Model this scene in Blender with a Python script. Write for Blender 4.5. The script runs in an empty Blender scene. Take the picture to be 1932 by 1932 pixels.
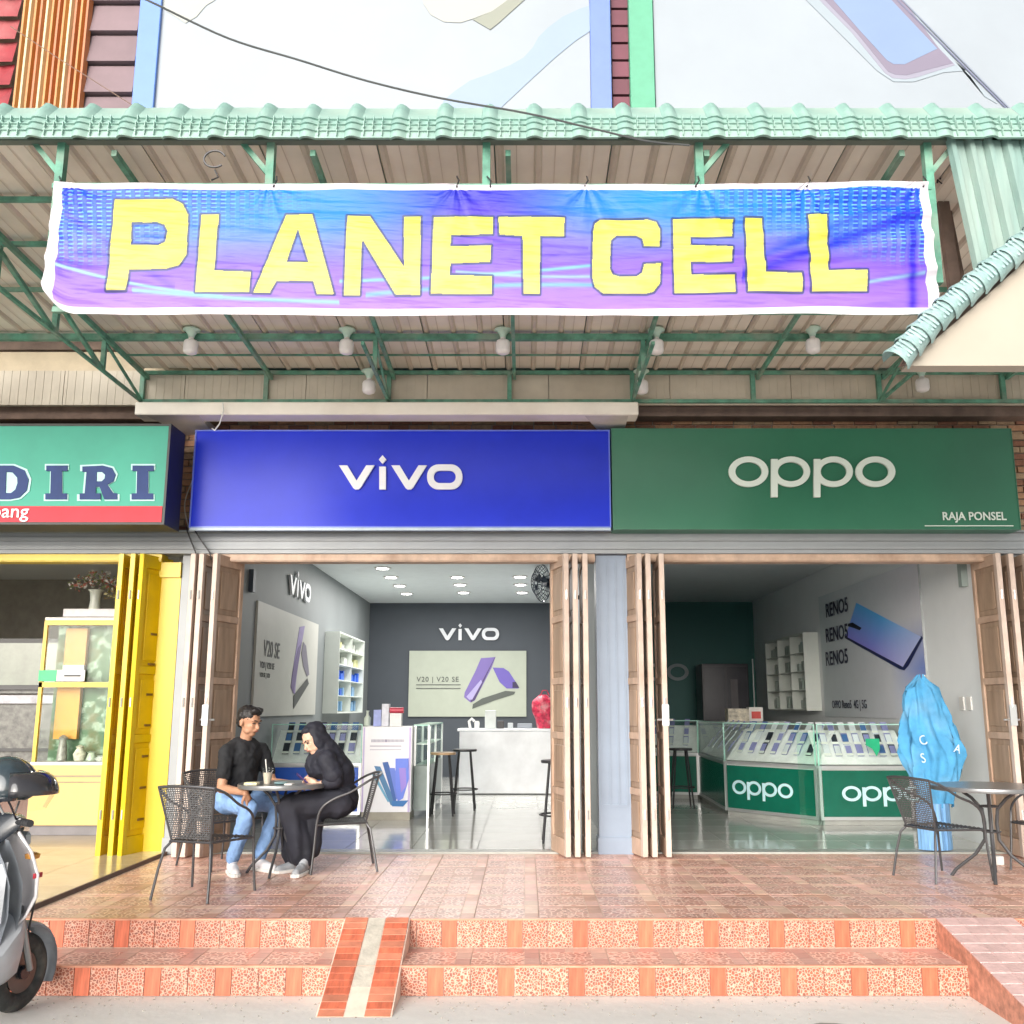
import bpy, bmesh, math, random
import numpy as np
from mathutils import Vector, Matrix, noise

random.seed(7)
SC = bpy.context.scene
WORK = bpy.data.scenes.new('workbench')      # holds one mesh at a time while its modifiers are worked out
COL = SC.collection
R = math.radians

# ---------------------------------------------------------------- camera, sky, sun, exposure
PITCH = R(11.2)
D, H = 9.1, 1.27            # metres from the shop fronts to the camera; eye height over the terrace
cam = bpy.data.cameras.new("camera")
camo = bpy.data.objects.new("camera", cam)
COL.objects.link(camo)
camo.location = (0, -D, H)
camo.rotation_euler = (math.pi / 2 + PITCH, 0, 0)
cam.sensor_width = 36
cam.lens = 36 * 1860 / 1932
cam.shift_x = -24 / 1932
cam.clip_start = 0.05
cam.clip_end = 400
SC.camera = camo

world = bpy.data.worlds.new("World")
SC.world = world
world.use_nodes = True
wn, wl = world.node_tree.nodes, world.node_tree.links
wn.clear()
SUN_EL, SUN_AZ = R(15), R(198)      # azimuth measured so that the light comes over the camera's left shoulder
sky = wn.new("ShaderNodeTexSky")
sky.sky_type = 'NISHITA'
sky.sun_disc = False
sky.sun_elevation = SUN_EL
sky.sun_rotation = SUN_AZ
sky.dust_density = 4.0
sky.air_density = 1.0
sky.ozone_density = 0.6
hsv = wn.new("ShaderNodeHueSaturation")
hsv.inputs['Saturation'].default_value = 0.35      # overcast: the blue is mostly gone
bg = wn.new("ShaderNodeBackground")
bg.inputs['Strength'].default_value = 0.11
wo = wn.new("ShaderNodeOutputWorld")
wl.new(sky.outputs[0], hsv.inputs['Color'])
wl.new(hsv.outputs[0], bg.inputs['Color'])
wl.new(bg.outputs[0], wo.inputs['Surface'])

sun = bpy.data.lights.new("sun", 'SUN')
sun.energy = 2.4
sun.angle = R(60)
sun.color = (1.0, 0.98, 0.95)
suno = bpy.data.objects.new("sun", sun)
COL.objects.link(suno)
suno.rotation_euler = (math.pi / 2 - SUN_EL, 0, R(-20))
SC.view_settings.view_transform = 'Standard'
SC.view_settings.look = 'None'
SC.view_settings.exposure = 0.8
SC.view_settings.gamma = 1.0
SC.view_settings.use_curve_mapping = False
SC.cycles.use_denoising = True
SC.cycles.max_bounces = 9
SC.cycles.diffuse_bounces = 7
SC.cycles.glossy_bounces = 4
SC.cycles.transparent_max_bounces = 12
SC.cycles.sample_clamp_indirect = 6

# ---------------------------------------------------------------- measuring helper (survey pixels -> metres on a real plane)
def ray(px, py):
    u = (px - 990) / 1860; v = -(py - 966) / 1860
    return (u, math.cos(PITCH) - v * math.sin(PITCH), math.sin(PITCH) + v * math.cos(PITCH))
def at(px, py, Y):
    d = ray(px, py); t = (Y + D) / d[1]
    return Vector((d[0] * t, Y, H + d[2] * t))
def atz(px, py, Z):
    d = ray(px, py); t = (Z - H) / d[2]
    return Vector((d[0] * t, -D + d[1] * t, Z))

# ---------------------------------------------------------------- materials
def s2l(c):
    return tuple(x / 12.92 if x <= .04045 else ((x + .055) / 1.055) ** 2.4 for x in c)
MATS = {}
def mat(name, col, rough=.55, metal=0, var=.12, scale=6, bump=0, bscale=60, coat=0, emit=None, estr=0,
        spec=None, coords='Object', dirt=0, dirtcol=(.12, .09, .06), attr=None, randv=0, stretch=None):
    if name in MATS: return MATS[name]
    m = bpy.data.materials.new(name); m.use_nodes = True
    n, l = m.node_tree.nodes, m.node_tree.links
    b = n['Principled BSDF']
    b.inputs['Roughness'].default_value = rough
    b.inputs['Metallic'].default_value = metal
    if spec is not None: b.inputs['Specular IOR Level'].default_value = spec
    if coat: b.inputs['Coat Weight'].default_value = coat; b.inputs['Coat Roughness'].default_value = .08
    tc = n.new('ShaderNodeTexCoord')
    src = tc.outputs[coords]
    if stretch:
        mp = n.new('ShaderNodeMapping'); mp.inputs['Scale'].default_value = stretch
        l.new(src, mp.inputs[0]); src = mp.outputs[0]
    nz = n.new('ShaderNodeTexNoise'); nz.inputs['Scale'].default_value = scale
    nz.inputs['Detail'].default_value = 5; nz.inputs['Roughness'].default_value = .6
    l.new(src, nz.inputs['Vector'])
    mr = n.new('ShaderNodeMapRange')
    mr.inputs['From Min'].default_value = .3; mr.inputs['From Max'].default_value = .7
    mr.inputs['To Min'].default_value = 1 - var; mr.inputs['To Max'].default_value = 1 + var
    l.new(nz.outputs[0], mr.inputs[0])
    val = mr.outputs[0]
    if randv:
        oi = n.new('ShaderNodeObjectInfo'); m2 = n.new('ShaderNodeMapRange')
        m2.inputs['To Min'].default_value = 1 - randv; m2.inputs['To Max'].default_value = 1 + randv
        l.new(oi.outputs['Random'], m2.inputs[0])
        mu = n.new('ShaderNodeMath'); mu.operation = 'MULTIPLY'
        l.new(val, mu.inputs[0]); l.new(m2.outputs[0], mu.inputs[1]); val = mu.outputs[0]
    mx = n.new('ShaderNodeVectorMath'); mx.operation = 'SCALE'
    if attr:
        a = n.new('ShaderNodeAttribute'); a.attribute_name = attr
        l.new(a.outputs['Color'], mx.inputs[0])
    else:
        mx.inputs[0].default_value = col
    l.new(val, mx.inputs['Scale'])
    out = mx.outputs[0]
    if dirt:
        n2 = n.new('ShaderNodeTexNoise'); n2.inputs['Scale'].default_value = scale * .45; n2.inputs['Detail'].default_value = 8
        l.new(src, n2.inputs['Vector'])
        m3 = n.new('ShaderNodeMapRange'); m3.inputs['From Min'].default_value = .48; m3.inputs['From Max'].default_value = .72
        m3.inputs['To Max'].default_value = dirt
        l.new(n2.outputs[0], m3.inputs[0])
        mc = n.new('ShaderNodeMix'); mc.data_type = 'RGBA'
        l.new(m3.outputs[0], mc.inputs[0]); l.new(out, mc.inputs[6]); mc.inputs[7].default_value = (*dirtcol, 1)
        out = mc.outputs[2]
    l.new(out, b.inputs['Base Color'])
    if bump:
        n3 = n.new('ShaderNodeTexNoise'); n3.inputs['Scale'].default_value = bscale; n3.inputs['Detail'].default_value = 3
        l.new(src, n3.inputs['Vector'])
        bp = n.new('ShaderNodeBump'); bp.inputs['Strength'].default_value = bump; bp.inputs['Distance'].default_value = .01
        l.new(n3.outputs[0], bp.inputs['Height']); l.new(bp.outputs[0], b.inputs['Normal'])
    if emit:
        b.inputs['Emission Color'].default_value = (*emit, 1); b.inputs['Emission Strength'].default_value = estr
    MATS[name] = m
    return m

def crackle(name, edge, ca, cb, scale, rough, width=.10, coat=0):
    """stone-chip print: cells of two colours between pale joints"""
    if name in MATS: return MATS[name]
    m = bpy.data.materials.new(name); m.use_nodes = True
    n, l = m.node_tree.nodes, m.node_tree.links
    b = n['Principled BSDF']; b.inputs['Roughness'].default_value = rough
    if coat: b.inputs['Coat Weight'].default_value = coat; b.inputs['Coat Roughness'].default_value = .1
    tc = n.new('ShaderNodeTexCoord'); oi = n.new('ShaderNodeObjectInfo')
    ad = n.new('ShaderNodeVectorMath'); ad.operation = 'ADD'
    sc = n.new('ShaderNodeVectorMath'); sc.operation = 'SCALE'; sc.inputs[0].default_value = (7, 3, 5)
    l.new(oi.outputs['Random'], sc.inputs['Scale'])
    l.new(tc.outputs['Object'], ad.inputs[0]); l.new(sc.outputs[0], ad.inputs[1])
    v1 = n.new('ShaderNodeTexVoronoi'); v1.feature = 'DISTANCE_TO_EDGE'; v1.inputs['Scale'].default_value = scale
    v2 = n.new('ShaderNodeTexVoronoi'); v2.inputs['Scale'].default_value = scale
    l.new(ad.outputs[0], v1.inputs['Vector']); l.new(ad.outputs[0], v2.inputs['Vector'])
    sp = n.new('ShaderNodeSeparateColor'); l.new(v2.outputs['Color'], sp.inputs[0])
    mc = n.new('ShaderNodeMix'); mc.data_type = 'RGBA'
    mc.inputs[6].default_value = (*ca, 1); mc.inputs[7].default_value = (*cb, 1)
    l.new(sp.outputs[0], mc.inputs[0])
    mr = n.new('ShaderNodeMapRange'); mr.inputs['From Min'].default_value = width * .5; mr.inputs['From Max'].default_value = width
    l.new(v1.outputs['Distance'], mr.inputs[0])
    me = n.new('ShaderNodeMix'); me.data_type = 'RGBA'; me.inputs[6].default_value = (*edge, 1)
    l.new(mr.outputs[0], me.inputs[0]); l.new(mc.outputs[2], me.inputs[7])
    nz = n.new('ShaderNodeTexNoise'); nz.inputs['Scale'].default_value = 3; l.new(ad.outputs[0], nz.inputs['Vector'])
    m4 = n.new('ShaderNodeMapRange'); m4.inputs['To Min'].default_value = .78; m4.inputs['To Max'].default_value = 1.2
    l.new(nz.outputs[0], m4.inputs[0])
    fin = n.new('ShaderNodeVectorMath'); fin.operation = 'SCALE'
    l.new(me.outputs[2], fin.inputs[0]); l.new(m4.outputs[0], fin.inputs['Scale'])
    l.new(fin.outputs[0], b.inputs['Base Color'])
    MATS[name] = m
    return m

def glass(name, col=(.9, 1, .96), gloss=.12):
    if name in MATS: return MATS[name]
    m = bpy.data.materials.new(name); m.use_nodes = True
    n, l = m.node_tree.nodes, m.node_tree.links
    n.clear()
    t = n.new('ShaderNodeBsdfTransparent'); t.inputs[0].default_value = (*col, 1)
    g = n.new('ShaderNodeBsdfGlossy'); g.inputs['Roughness'].default_value = .03
    fr = n.new('ShaderNodeFresnel'); fr.inputs[0].default_value = 1.5
    mx = n.new('ShaderNodeMixShader'); o = n.new('ShaderNodeOutputMaterial')
    ma = n.new('ShaderNodeMath'); ma.operation = 'MULTIPLY_ADD'; ma.inputs[1].default_value = .22; ma.inputs[2].default_value = gloss * .03
    l.new(fr.outputs[0], ma.inputs[0]); l.new(ma.outputs[0], mx.inputs[0])
    l.new(t.outputs[0], mx.inputs[1]); l.new(g.outputs[0], mx.inputs[2]); l.new(mx.outputs[0], o.inputs[0])
    MATS[name] = m
    return m

# ---------------------------------------------------------------- objects
def tag(o, label=None, cat=None, group=None, kind=None):
    if label: o['label'] = label
    if cat: o['category'] = cat
    if group: o['group'] = group
    if kind: o['kind'] = kind
    return o
def empty(name, loc=(0, 0, 0), rz=0, label=None, cat=None, group=None, kind=None):
    o = bpy.data.objects.new(name, None); COL.objects.link(o)
    o.location = loc; o.rotation_euler = (0, 0, rz); o.empty_display_size = .1
    return tag(o, label, cat, group, kind)
def wloc(o):
    v = Vector((0, 0, 0))
    while o is not None: v = v + Vector(o.location); o = o.parent
    return v
def link_mesh(name, me, m, parent=None, local=False, smooth=False):
    o = bpy.data.objects.new(name, me); COL.objects.link(o)
    if m is not None:
        ms = m if isinstance(m, (list, tuple)) else [m]
        for x in ms: me.materials.append(x)
    if smooth: me.polygons.foreach_set('use_smooth', [True] * len(me.polygons))
    if parent is not None:
        o.parent = parent
        if not local: o.location = -wloc(parent)
    return o
def copy_tree(o, parent=None):
    c = o.copy(); COL.objects.link(c); c.parent = parent
    for ch in list(o.children): copy_tree(ch, c)
    return c
def place(proto, first, loc, rz=0, label=None, group=None, cat=None):
    o = proto if first else copy_tree(proto)
    o.location = loc; o.rotation_euler = (0, 0, rz)
    return tag(o, label, cat, group)

class MB:
    def __init__(s): s.v = []; s.f = []; s.m = []
    def add(s, vs, fs, mi=0):
        k = len(s.v); s.v += [tuple(v) for v in vs]; s.f += [tuple(i + k for i in f) for f in fs]; s.m += [mi] * len(fs); return s
    def box(s, x0, x1, y0, y1, z0, z1, mi=0):
        return s.add([(x0, y0, z0), (x1, y0, z0), (x1, y1, z0), (x0, y1, z0), (x0, y0, z1), (x1, y0, z1), (x1, y1, z1), (x0, y1, z1)],
                     [(0, 3, 2, 1), (4, 5, 6, 7), (0, 1, 5, 4), (1, 2, 6, 5), (2, 3, 7, 6), (3, 0, 4, 7)], mi)
    def cbox(s, c, sz, M=None, mi=0, ch=0):
        hx, hy, hz = sz[0] / 2, sz[1] / 2, sz[2] / 2
        vs = [Vector((sx * hx, sy * hy, sz_ * hz)) for sz_ in (-1, 1) for sx, sy in ((-1, -1), (1, -1), (1, 1), (-1, 1))]
        if M is not None: vs = [M @ v for v in vs]
        c = Vector(c)
        return s.add([v + c for v in vs], [(0, 3, 2, 1), (4, 5, 6, 7), (0, 1, 5, 4), (1, 2, 6, 5), (2, 3, 7, 6), (3, 0, 4, 7)], mi)
    def bar(s, a, b, w, h=None, mi=0, up=(0, 0, 1)):
        """square bar from a to b"""
        a, b = Vector(a), Vector(b); h = h or w; d = (b - a).normalized(); up = Vector(up)
        if abs(d.dot(up)) > .98: up = Vector((0, 1, 0))
        x = d.cross(up).normalized(); y = x.cross(d).normalized()
        vs = []
        for p in (a, b):
            for i, j in ((-1, -1), (1, -1), (1, 1), (-1, 1)): vs.append(p + x * (i * w / 2) + y * (j * h / 2))
        return s.add(vs, [(0, 3, 2, 1), (4, 5, 6, 7), (0, 1, 5, 4), (1, 2, 6, 5), (2, 3, 7, 6), (3, 0, 4, 7)], mi)
    def tube(s, pts, r, n=8, mi=0, caps=True):
        pts = [Vector(p) for p in pts]; rs = r if isinstance(r, (list, tuple)) else [r] * len(pts)
        k = len(s.v); prev = None
        for i, p in enumerate(pts):
            d = (pts[min(i + 1, len(pts) - 1)] - pts[max(i - 1, 0)]).normalized()
            if prev is None:
                up = Vector((0, 0, 1)) if abs(d.z) < .9 else Vector((1, 0, 0))
                x = d.cross(up).normalized()
            else:
                x = (prev - d * prev.dot(d)).normalized()
            prev = x; y = d.cross(x)
            for j in range(n):
                a = 2 * math.pi * j / n
                s.v.append(tuple(p + (x * math.cos(a) + y * math.sin(a)) * rs[i]))
        for i in range(len(pts) - 1):
            for j in range(n):
                s.f.append((k + i * n + j, k + i * n + (j + 1) % n, k + (i + 1) * n + (j + 1) % n, k + (i + 1) * n + j)); s.m.append(mi)
        if caps:
            s.f.append(tuple(k + j for j in reversed(range(n)))); s.m.append(mi)
            s.f.append(tuple(k + (len(pts) - 1) * n + j for j in range(n))); s.m.append(mi)
        return s
    def lathe(s, prof, c=(0, 0, 0), n=20, mi=0):
        k = len(s.v); c = Vector(c)
        for r, z in prof:
            for j in range(n):
                a = 2 * math.pi * j / n; s.v.append((c.x + r * math.cos(a), c.y + r * math.sin(a), c.z + z))
        for i in range(len(prof) - 1):
            for j in range(n):
                s.f.append((k + i * n + j, k + i * n + (j + 1) % n, k + (i + 1) * n + (j + 1) % n, k + (i + 1) * n + j)); s.m.append(mi)
        s.f.append(tuple(k + j for j in reversed(range(n)))); s.m.append(mi)
        s.f.append(tuple(k + (len(prof) - 1) * n + j for j in range(n))); s.m.append(mi)
        return s
    def prism(s, poly, off, mi=0):
        """closed polygon (3-D points) extruded by vector off"""
        n = len(poly); off = Vector(off); vs = [Vector(p) for p in poly]; vs += [p + off for p in vs]
        fs = [tuple(range(n)), tuple(reversed(range(n, 2 * n)))] + [(i, i + n, (i + 1) % n + n, (i + 1) % n) for i in range(n)]
        return s.add(vs, fs, mi)
    def grid(s, P, mi=0):
        """P: rows of points"""
        k = len(s.v); h, w = len(P), len(P[0])
        for row in P: s.v += [tuple(p) for p in row]
        for i in range(h - 1):
            for j in range(w - 1):
                s.f.append((k + i * w + j, k + i * w + j + 1, k + (i + 1) * w + j + 1, k + (i + 1) * w + j)); s.m.append(mi)
        return s
    def mesh(s, name, normals=True):
        me = bpy.data.meshes.new(name); me.from_pydata(s.v, [], s.f)
        if any(s.m): me.polygons.foreach_set('material_index', s.m)
        if normals:
            bm = bmesh.new(); bm.from_mesh(me); bmesh.ops.recalc_face_normals(bm, faces=bm.faces); bm.to_mesh(me); bm.free()
        me.update(); return me
    def build(s, name, m, parent=None, local=False, smooth=False, bevel=0, seg=1, **kw):
        o = link_mesh(name, s.mesh(name), m, parent, local, smooth)
        if bevel:
            md = o.modifiers.new('b', 'BEVEL'); md.width = bevel; md.segments = seg; md.limit_method = 'ANGLE'; md.angle_limit = R(40)
        if smooth:
            try:
                md = o.modifiers.new('w', 'WEIGHTED_NORMAL'); md.keep_sharp = True
            except Exception: pass
            me = o.data
            bm = bmesh.new(); bm.from_mesh(me)
            for e in bm.edges:
                if len(e.link_faces) == 2 and e.calc_face_angle(0) > R(42): e.smooth = False
            bm.to_mesh(me); bm.free()
        return tag(o, **kw)

def to_mesh_obj(tmp, name, m, parent=None, local=False, smooth=False):
    vl = WORK.view_layers[0]; vl.update(); dg = vl.depsgraph
    me = bpy.data.meshes.new_from_object(tmp.evaluated_get(dg))
    bpy.data.objects.remove(tmp, do_unlink=True)
    me.materials.clear()
    return link_mesh(name, me, m, parent, local, smooth)
def shape2d(outlines, ext):
    cu = bpy.data.curves.new('shape', 'CURVE'); cu.dimensions = '2D'; cu.fill_mode = 'BOTH'; cu.extrude = ext
    for pts in outlines:
        sp = cu.splines.new('POLY'); sp.points.add(len(pts) - 1); sp.use_cyclic_u = True
        for i, p in enumerate(pts): sp.points[i].co = (p[0], p[1], 0, 1)
    o = bpy.data.objects.new('shape', cu)
    me = o.to_mesh().copy(); o.to_mesh_clear()
    bpy.data.objects.remove(o, do_unlink=True)
    return me
def sheet_obj(name, outlines, T, ext, m, parent=None):
    """flat shape with holes; T maps its (x, y, depth) to world metres"""
    me = shape2d(outlines, ext)
    for v in me.vertices: v.co = T(v.co.x, v.co.y, v.co.z)
    me.materials.clear()
    bm = bmesh.new(); bm.from_mesh(me); bmesh.ops.recalc_face_normals(bm, faces=bm.faces); bm.to_mesh(me); bm.free()
    return link_mesh(name, me, m, parent)
def text_obj(name, txt, size, origin, xdir, updir, m, parent=None, ext=.002, bold=0, align='LEFT', sx=1, shear=0, space=1):
    cu = bpy.data.curves.new('txt', 'FONT'); cu.body = txt; cu.size = size; cu.extrude = ext; cu.offset = bold
    cu.align_x = align; cu.resolution_u = 3; cu.shear = shear; cu.space_character = space
    o = bpy.data.objects.new('txt', cu)
    me = o.to_mesh().copy(); o.to_mesh_clear(); bpy.data.objects.remove(o, do_unlink=True)
    X, U, O = Vector(xdir).normalized(), Vector(updir).normalized(), Vector(origin); N = X.cross(U)
    for v in me.vertices: v.co = O + X * (v.co.x * sx) + U * v.co.y + N * v.co.z
    me.materials.clear()
    return link_mesh(name, me, m, parent)
def ellipse(cx, cy, rx, ry, n=36):
    return [(cx + rx * math.cos(2 * math.pi * i / n), cy + ry * math.sin(2 * math.pi * i / n)) for i in range(n)]
def rrect(x0, y0, x1, y1, r, n=8):
    pts = []
    for cx, cy, a0 in ((x1 - r, y1 - r, 0), (x0 + r, y1 - r, 90), (x0 + r, y0 + r, 180), (x1 - r, y0 + r, 270)):
        for i in range(n + 1):
            a = R(a0 + 90 * i / n); pts.append((cx + r * math.cos(a), cy + r * math.sin(a)))
    return pts
def vivo_glyphs():
    v = lambda dx: [[(35 + dx, 855), (80 + dx, 855), (130 + dx, 938), (182 + dx, 855), (227 + dx, 855), (152 + dx, 975), (140 + dx, 985), (122 + dx, 985), (110 + dx, 975)]]
    return [v(0), [[(252, 862), (288, 862), (288, 985), (252, 985)], [(270, 800), (290, 824), (270, 848), (250, 824)]], v(282),
            [rrect(510, 850, 700, 985, 62), rrect(546, 884, 664, 951, 32)]]
def oppo_glyphs():
    def p(cx):
        sx = cx - 105
        return [ellipse(cx, 888, 104, 82), ellipse(cx, 888, 70, 52)]
    stem = lambda cx: [[(cx - 107, 820), (cx - 71, 820), (cx - 71, 1025), (cx - 107, 1025)]]
    return [[ellipse(447, 888, 107, 82), ellipse(447, 888, 71, 52)], p(675), stem(675), p(905), stem(905), [ellipse(1130, 888, 107, 82), ellipse(1130, 888, 71, 52)]]
def brand_letters(glyphs, T, ext, m, parent, stems=()):
    """one child per letter; a letter made of two pieces is joined"""
    k = 0
    while k < len(glyphs):
        g = glyphs[k]
        # a ring followed by its stem is one letter; the stem stands 1.5 mm proud so the faces never coincide
        if k + 1 < len(glyphs) and len(glyphs[k + 1]) == 1 and len(glyphs[k + 1][0]) == 4 and len(g) == 2 and len(g[0]) == 36:
            o = sheet_obj('letter', g, T, ext, m, parent); o2 = sheet_obj('letter', glyphs[k + 1], lambda x, y, d: T(x, y, d * 1.12 + .0), ext, m, parent)
            bm = bmesh.new(); bm.from_mesh(o.data); bm.from_mesh(o2.data); bm.to_mesh(o.data); bm.free()
            bpy.data.objects.remove(o2, do_unlink=True); k += 2
        else:
            sheet_obj('letter', g, T, ext, m, parent); k += 1

def painted(name, P0, XV, UV, nx, ny, fn, m, parent=None, off=0.0, bend=None):
    """a flat printed sheet: fn(u, v) -> linear rgb arrays, u to the right, v up, both 0..1"""
    u, v = np.meshgrid(np.linspace(0, 1, nx), np.linspace(0, 1, ny))
    P0, XV, UV = np.array(P0), np.array(XV), np.array(UV)
    co = P0 + u[..., None] * XV + v[..., None] * UV
    if bend is not None: co = co + bend(u, v)
    rgb = np.clip(fn(u, v), 0, 1)
    me = bpy.data.meshes.new(name)
    idx = np.arange(nx * ny).reshape(ny, nx)
    q = np.stack([idx[:-1, :-1], idx[:-1, 1:], idx[1:, 1:], idx[1:, :-1]], -1).reshape(-1, 4)
    mesh_np(me, co.reshape(-1, 3), q)
    a = me.color_attributes.new('print', 'FLOAT_COLOR', 'POINT')
    a.data.foreach_set('color', np.concatenate([rgb.reshape(-1, 3), np.ones((nx * ny, 1))], 1).astype(np.float32).ravel())
    return link_mesh(name, me, m, parent)
def mesh_np(me, co, q):
    me.vertices.add(len(co)); me.vertices.foreach_set('co', np.asarray(co, dtype=np.float32).ravel())
    me.loops.add(q.size); me.loops.foreach_set('vertex_index', q.astype(np.int32).ravel())
    me.polygons.add(len(q)); me.polygons.foreach_set('loop_start', np.arange(0, q.size, q.shape[1], dtype=np.int32))
    try: me.polygons.foreach_set('loop_total', np.full(len(q), q.shape[1], dtype=np.int32))
    except Exception: pass
    me.update(calc_edges=True); me.validate()
def inpoly(x, y, poly):
    r = np.zeros(x.shape, bool); n = len(poly)
    for i in range(n):
        x0, y0 = poly[i]; x1, y1 = poly[(i + 1) % n]
        if y0 == y1: continue
        c = ((y0 > y) != (y1 > y)) & (x < (x1 - x0) * (y - y0) / (y1 - y0) + x0)
        r ^= c
    return r
def distpoly(x, y, poly):
    d = np.full(x.shape, 1e9); n = len(poly)
    for i in range(n):
        x0, y0 = poly[i]; x1, y1 = poly[(i + 1) % n]
        dx, dy = x1 - x0, y1 - y0; L = dx * dx + dy * dy + 1e-9
        t = np.clip(((x - x0) * dx + (y - y0) * dy) / L, 0, 1)
        d = np.minimum(d, np.hypot(x - x0 - t * dx, y - y0 - t * dy))
    return d
def snoise(x, y, seed=0, oct=4):
    """cheap smooth value noise on arrays"""
    tot = 0; amp = 1; nrm = 0
    for o in range(oct):
        xi, yi = np.floor(x).astype(int), np.floor(y).astype(int); xf, yf = x - xi, y - yi
        xf = xf * xf * (3 - 2 * xf); yf = yf * yf * (3 - 2 * yf)
        h = lambda a, b: np.modf(np.abs(np.sin(a * 127.1 + b * 311.7 + seed * 17.3 + o * 5.1) * 43758.5453))[0]
        tot = tot + amp * ((h(xi, yi) * (1 - xf) + h(xi + 1, yi) * xf) * (1 - yf) + (h(xi, yi + 1) * (1 - xf) + h(xi + 1, yi + 1) * xf) * yf)
        nrm += amp; amp *= .5; x = x * 2.03; y = y * 2.03
    return tot / nrm
def mixc(a, b, t):
    return np.asarray(a) * (1 - t[..., None]) + np.asarray(b) * t[..., None]

ICO = []
def blob(name, prims, vox, m, parent, smooth_it=6, disp=None):
    """one continuous skin over overlapping round volumes: ('c', a, b, ra, rb) limbs and ('e', centre, radii, matrix) masses"""
    if not ICO:
        bm = bmesh.new(); bmesh.ops.create_icosphere(bm, subdivisions=2, radius=1)
        ICO.append(np.array([v.co[:] for v in bm.verts])); ICO.append(np.array([[v.index for v in f.verts] for f in bm.faces])); bm.free()
    VS, FS = [], []
    def sph(M):
        A = np.array(M); VS.append(ICO[0] @ A[:3, :3].T + A[:3, 3]); FS.append(ICO[1] + 42 * len(FS))
    for p in prims:
        if p[0] == 'c':
            a, b = Vector(p[1]), Vector(p[2]); L = (b - a).length; k = max(2, int(L / (min(p[3], p[4]) * .38)) + 1)
            for i in range(k + 1):
                t = i / k; r = p[3] * (1 - t) + p[4] * t
                sph(Matrix.Translation(a.lerp(b, t)) @ Matrix.Scale(r, 4))
        else:
            M3 = p[3] if len(p) > 3 and p[3] is not None else Matrix.Identity(3)
            sph(Matrix.Translation(Vector(p[1])) @ M3.to_4x4() @ Matrix.Diagonal((*p[2], 1)))
    me = bpy.data.meshes.new('tmp'); mesh_np(me, np.concatenate(VS), np.concatenate(FS))
    o = bpy.data.objects.new('tmp', me); WORK.collection.objects.link(o)
    md = o.modifiers.new('r', 'REMESH'); md.mode = 'VOXEL'; md.voxel_size = vox
    md = o.modifiers.new('s', 'SMOOTH'); md.factor = .6; md.iterations = smooth_it
    r = to_mesh_obj(o, name, m, parent, False, True)
    if disp:
        n_ = len(r.data.vertices); C_ = np.empty(n_ * 3, np.float32); N_ = np.empty(n_ * 3, np.float32)
        r.data.vertices.foreach_get('co', C_); r.data.vertices.foreach_get('normal', N_)
        C_, N_ = C_.reshape(-1, 3).tolist(), N_.reshape(-1, 3).tolist()
        out = [disp(Vector(c), Vector(n))[:] for c, n in zip(C_, N_)]
        r.data.vertices.foreach_set('co', np.array(out, np.float32).ravel()); r.data.update()
    return r
# ================================================================ palette
WHITE = mat('white_paint', (.78, .77, .74), .5, var=.06, dirt=.25, dirtcol=(.42, .38, .32))
CREAM = mat('cream_render', (.62, .55, .43), .7, var=.06, scale=2, dirt=.12, dirtcol=(.4, .33, .24))
GREYP = mat('grey_shutter_metal', (.30, .325, .345), .42, var=.07, scale=3, dirt=.15, dirtcol=(.25, .24, .22))
BLUEGREY = mat('blue_grey_post_metal', (.24, .30, .39), .42, var=.07, scale=3)
WOOD = mat('tan_door_paint', (.52, .375, .28), .55, var=.2, scale=4, dirt=.55, dirtcol=(.27, .15, .09), stretch=(2, 2, 1))
WOODL = mat('pale_door_edge', (.60, .49, .42), .55, var=.14, scale=5, dirt=.5, dirtcol=(.38, .24, .16), stretch=(2, 2, 1))
WOODD = mat('brown_door_panel', (.38, .27, .19), .5, var=.2, scale=4, dirt=.4, dirtcol=(.16, .09, .05), stretch=(3, 3, .6))
YEL = mat('yellow_gloss_paint', (.66, .48, .0), .35, var=.07, scale=3, dirt=.16, dirtcol=(.42, .23, .02))
YELD = mat('yellow_recess_paint', (.72, .50, .0), .4, var=.12, scale=3, dirt=.3, dirtcol=(.3, .16, .02))
DARK = mat('dark_steel', (.03, .03, .033), .4)
CHROME = mat('aluminium', (.62, .64, .64), .3, metal=.7, var=.05)
GROUT = mat('cement_bed', (.72, .57, .48), .8, var=.15, scale=20)
CONC = mat('light_concrete', (.52, .51, .47), .85, var=.10, scale=1.3, bump=.35, bscale=18, dirt=.35, dirtcol=(.36, .34, .30), coords='Object')
GREEN = mat('green_truss_paint', (.10, .28, .20), .6, var=.4, scale=9, dirt=.8, dirtcol=(.28, .33, .27))
ROOFG = mat('weathered_mint_roof', (.23, .385, .34), .55, var=.2, scale=6, dirt=.6, dirtcol=(.40, .44, .38), bump=.1)
SHEET = mat('beige_roof_sheet', (.76, .70, .61), .55, var=.10, scale=2, dirt=.35, dirtcol=(.33, .25, .19))
RIBM = mat('beige_sheet_rib', (.56, .49, .41), .6, var=.12, scale=3)
PANEL = mat('beige_panel', (.56, .50, .41), .6, var=.12, scale=3, dirt=.3, dirtcol=(.30, .23, .16))
BROWN = mat('brown_stained_beam_and_wall_shade', (.20, .14, .115), .8, var=.3, scale=5, bump=.3, bscale=20)
BRICKM = [mat('brick_%s' % k, c, .85, var=.2, scale=20, bump=.4, bscale=90, randv=.2) for k, c in
          (('rust', (.40, .22, .13)), ('tan', (.48, .33, .21)), ('red', (.30, .14, .09)))]
MORTAR = mat('mortar', (.30, .26, .22), .9, var=.2, scale=30, bump=.4)
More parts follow.
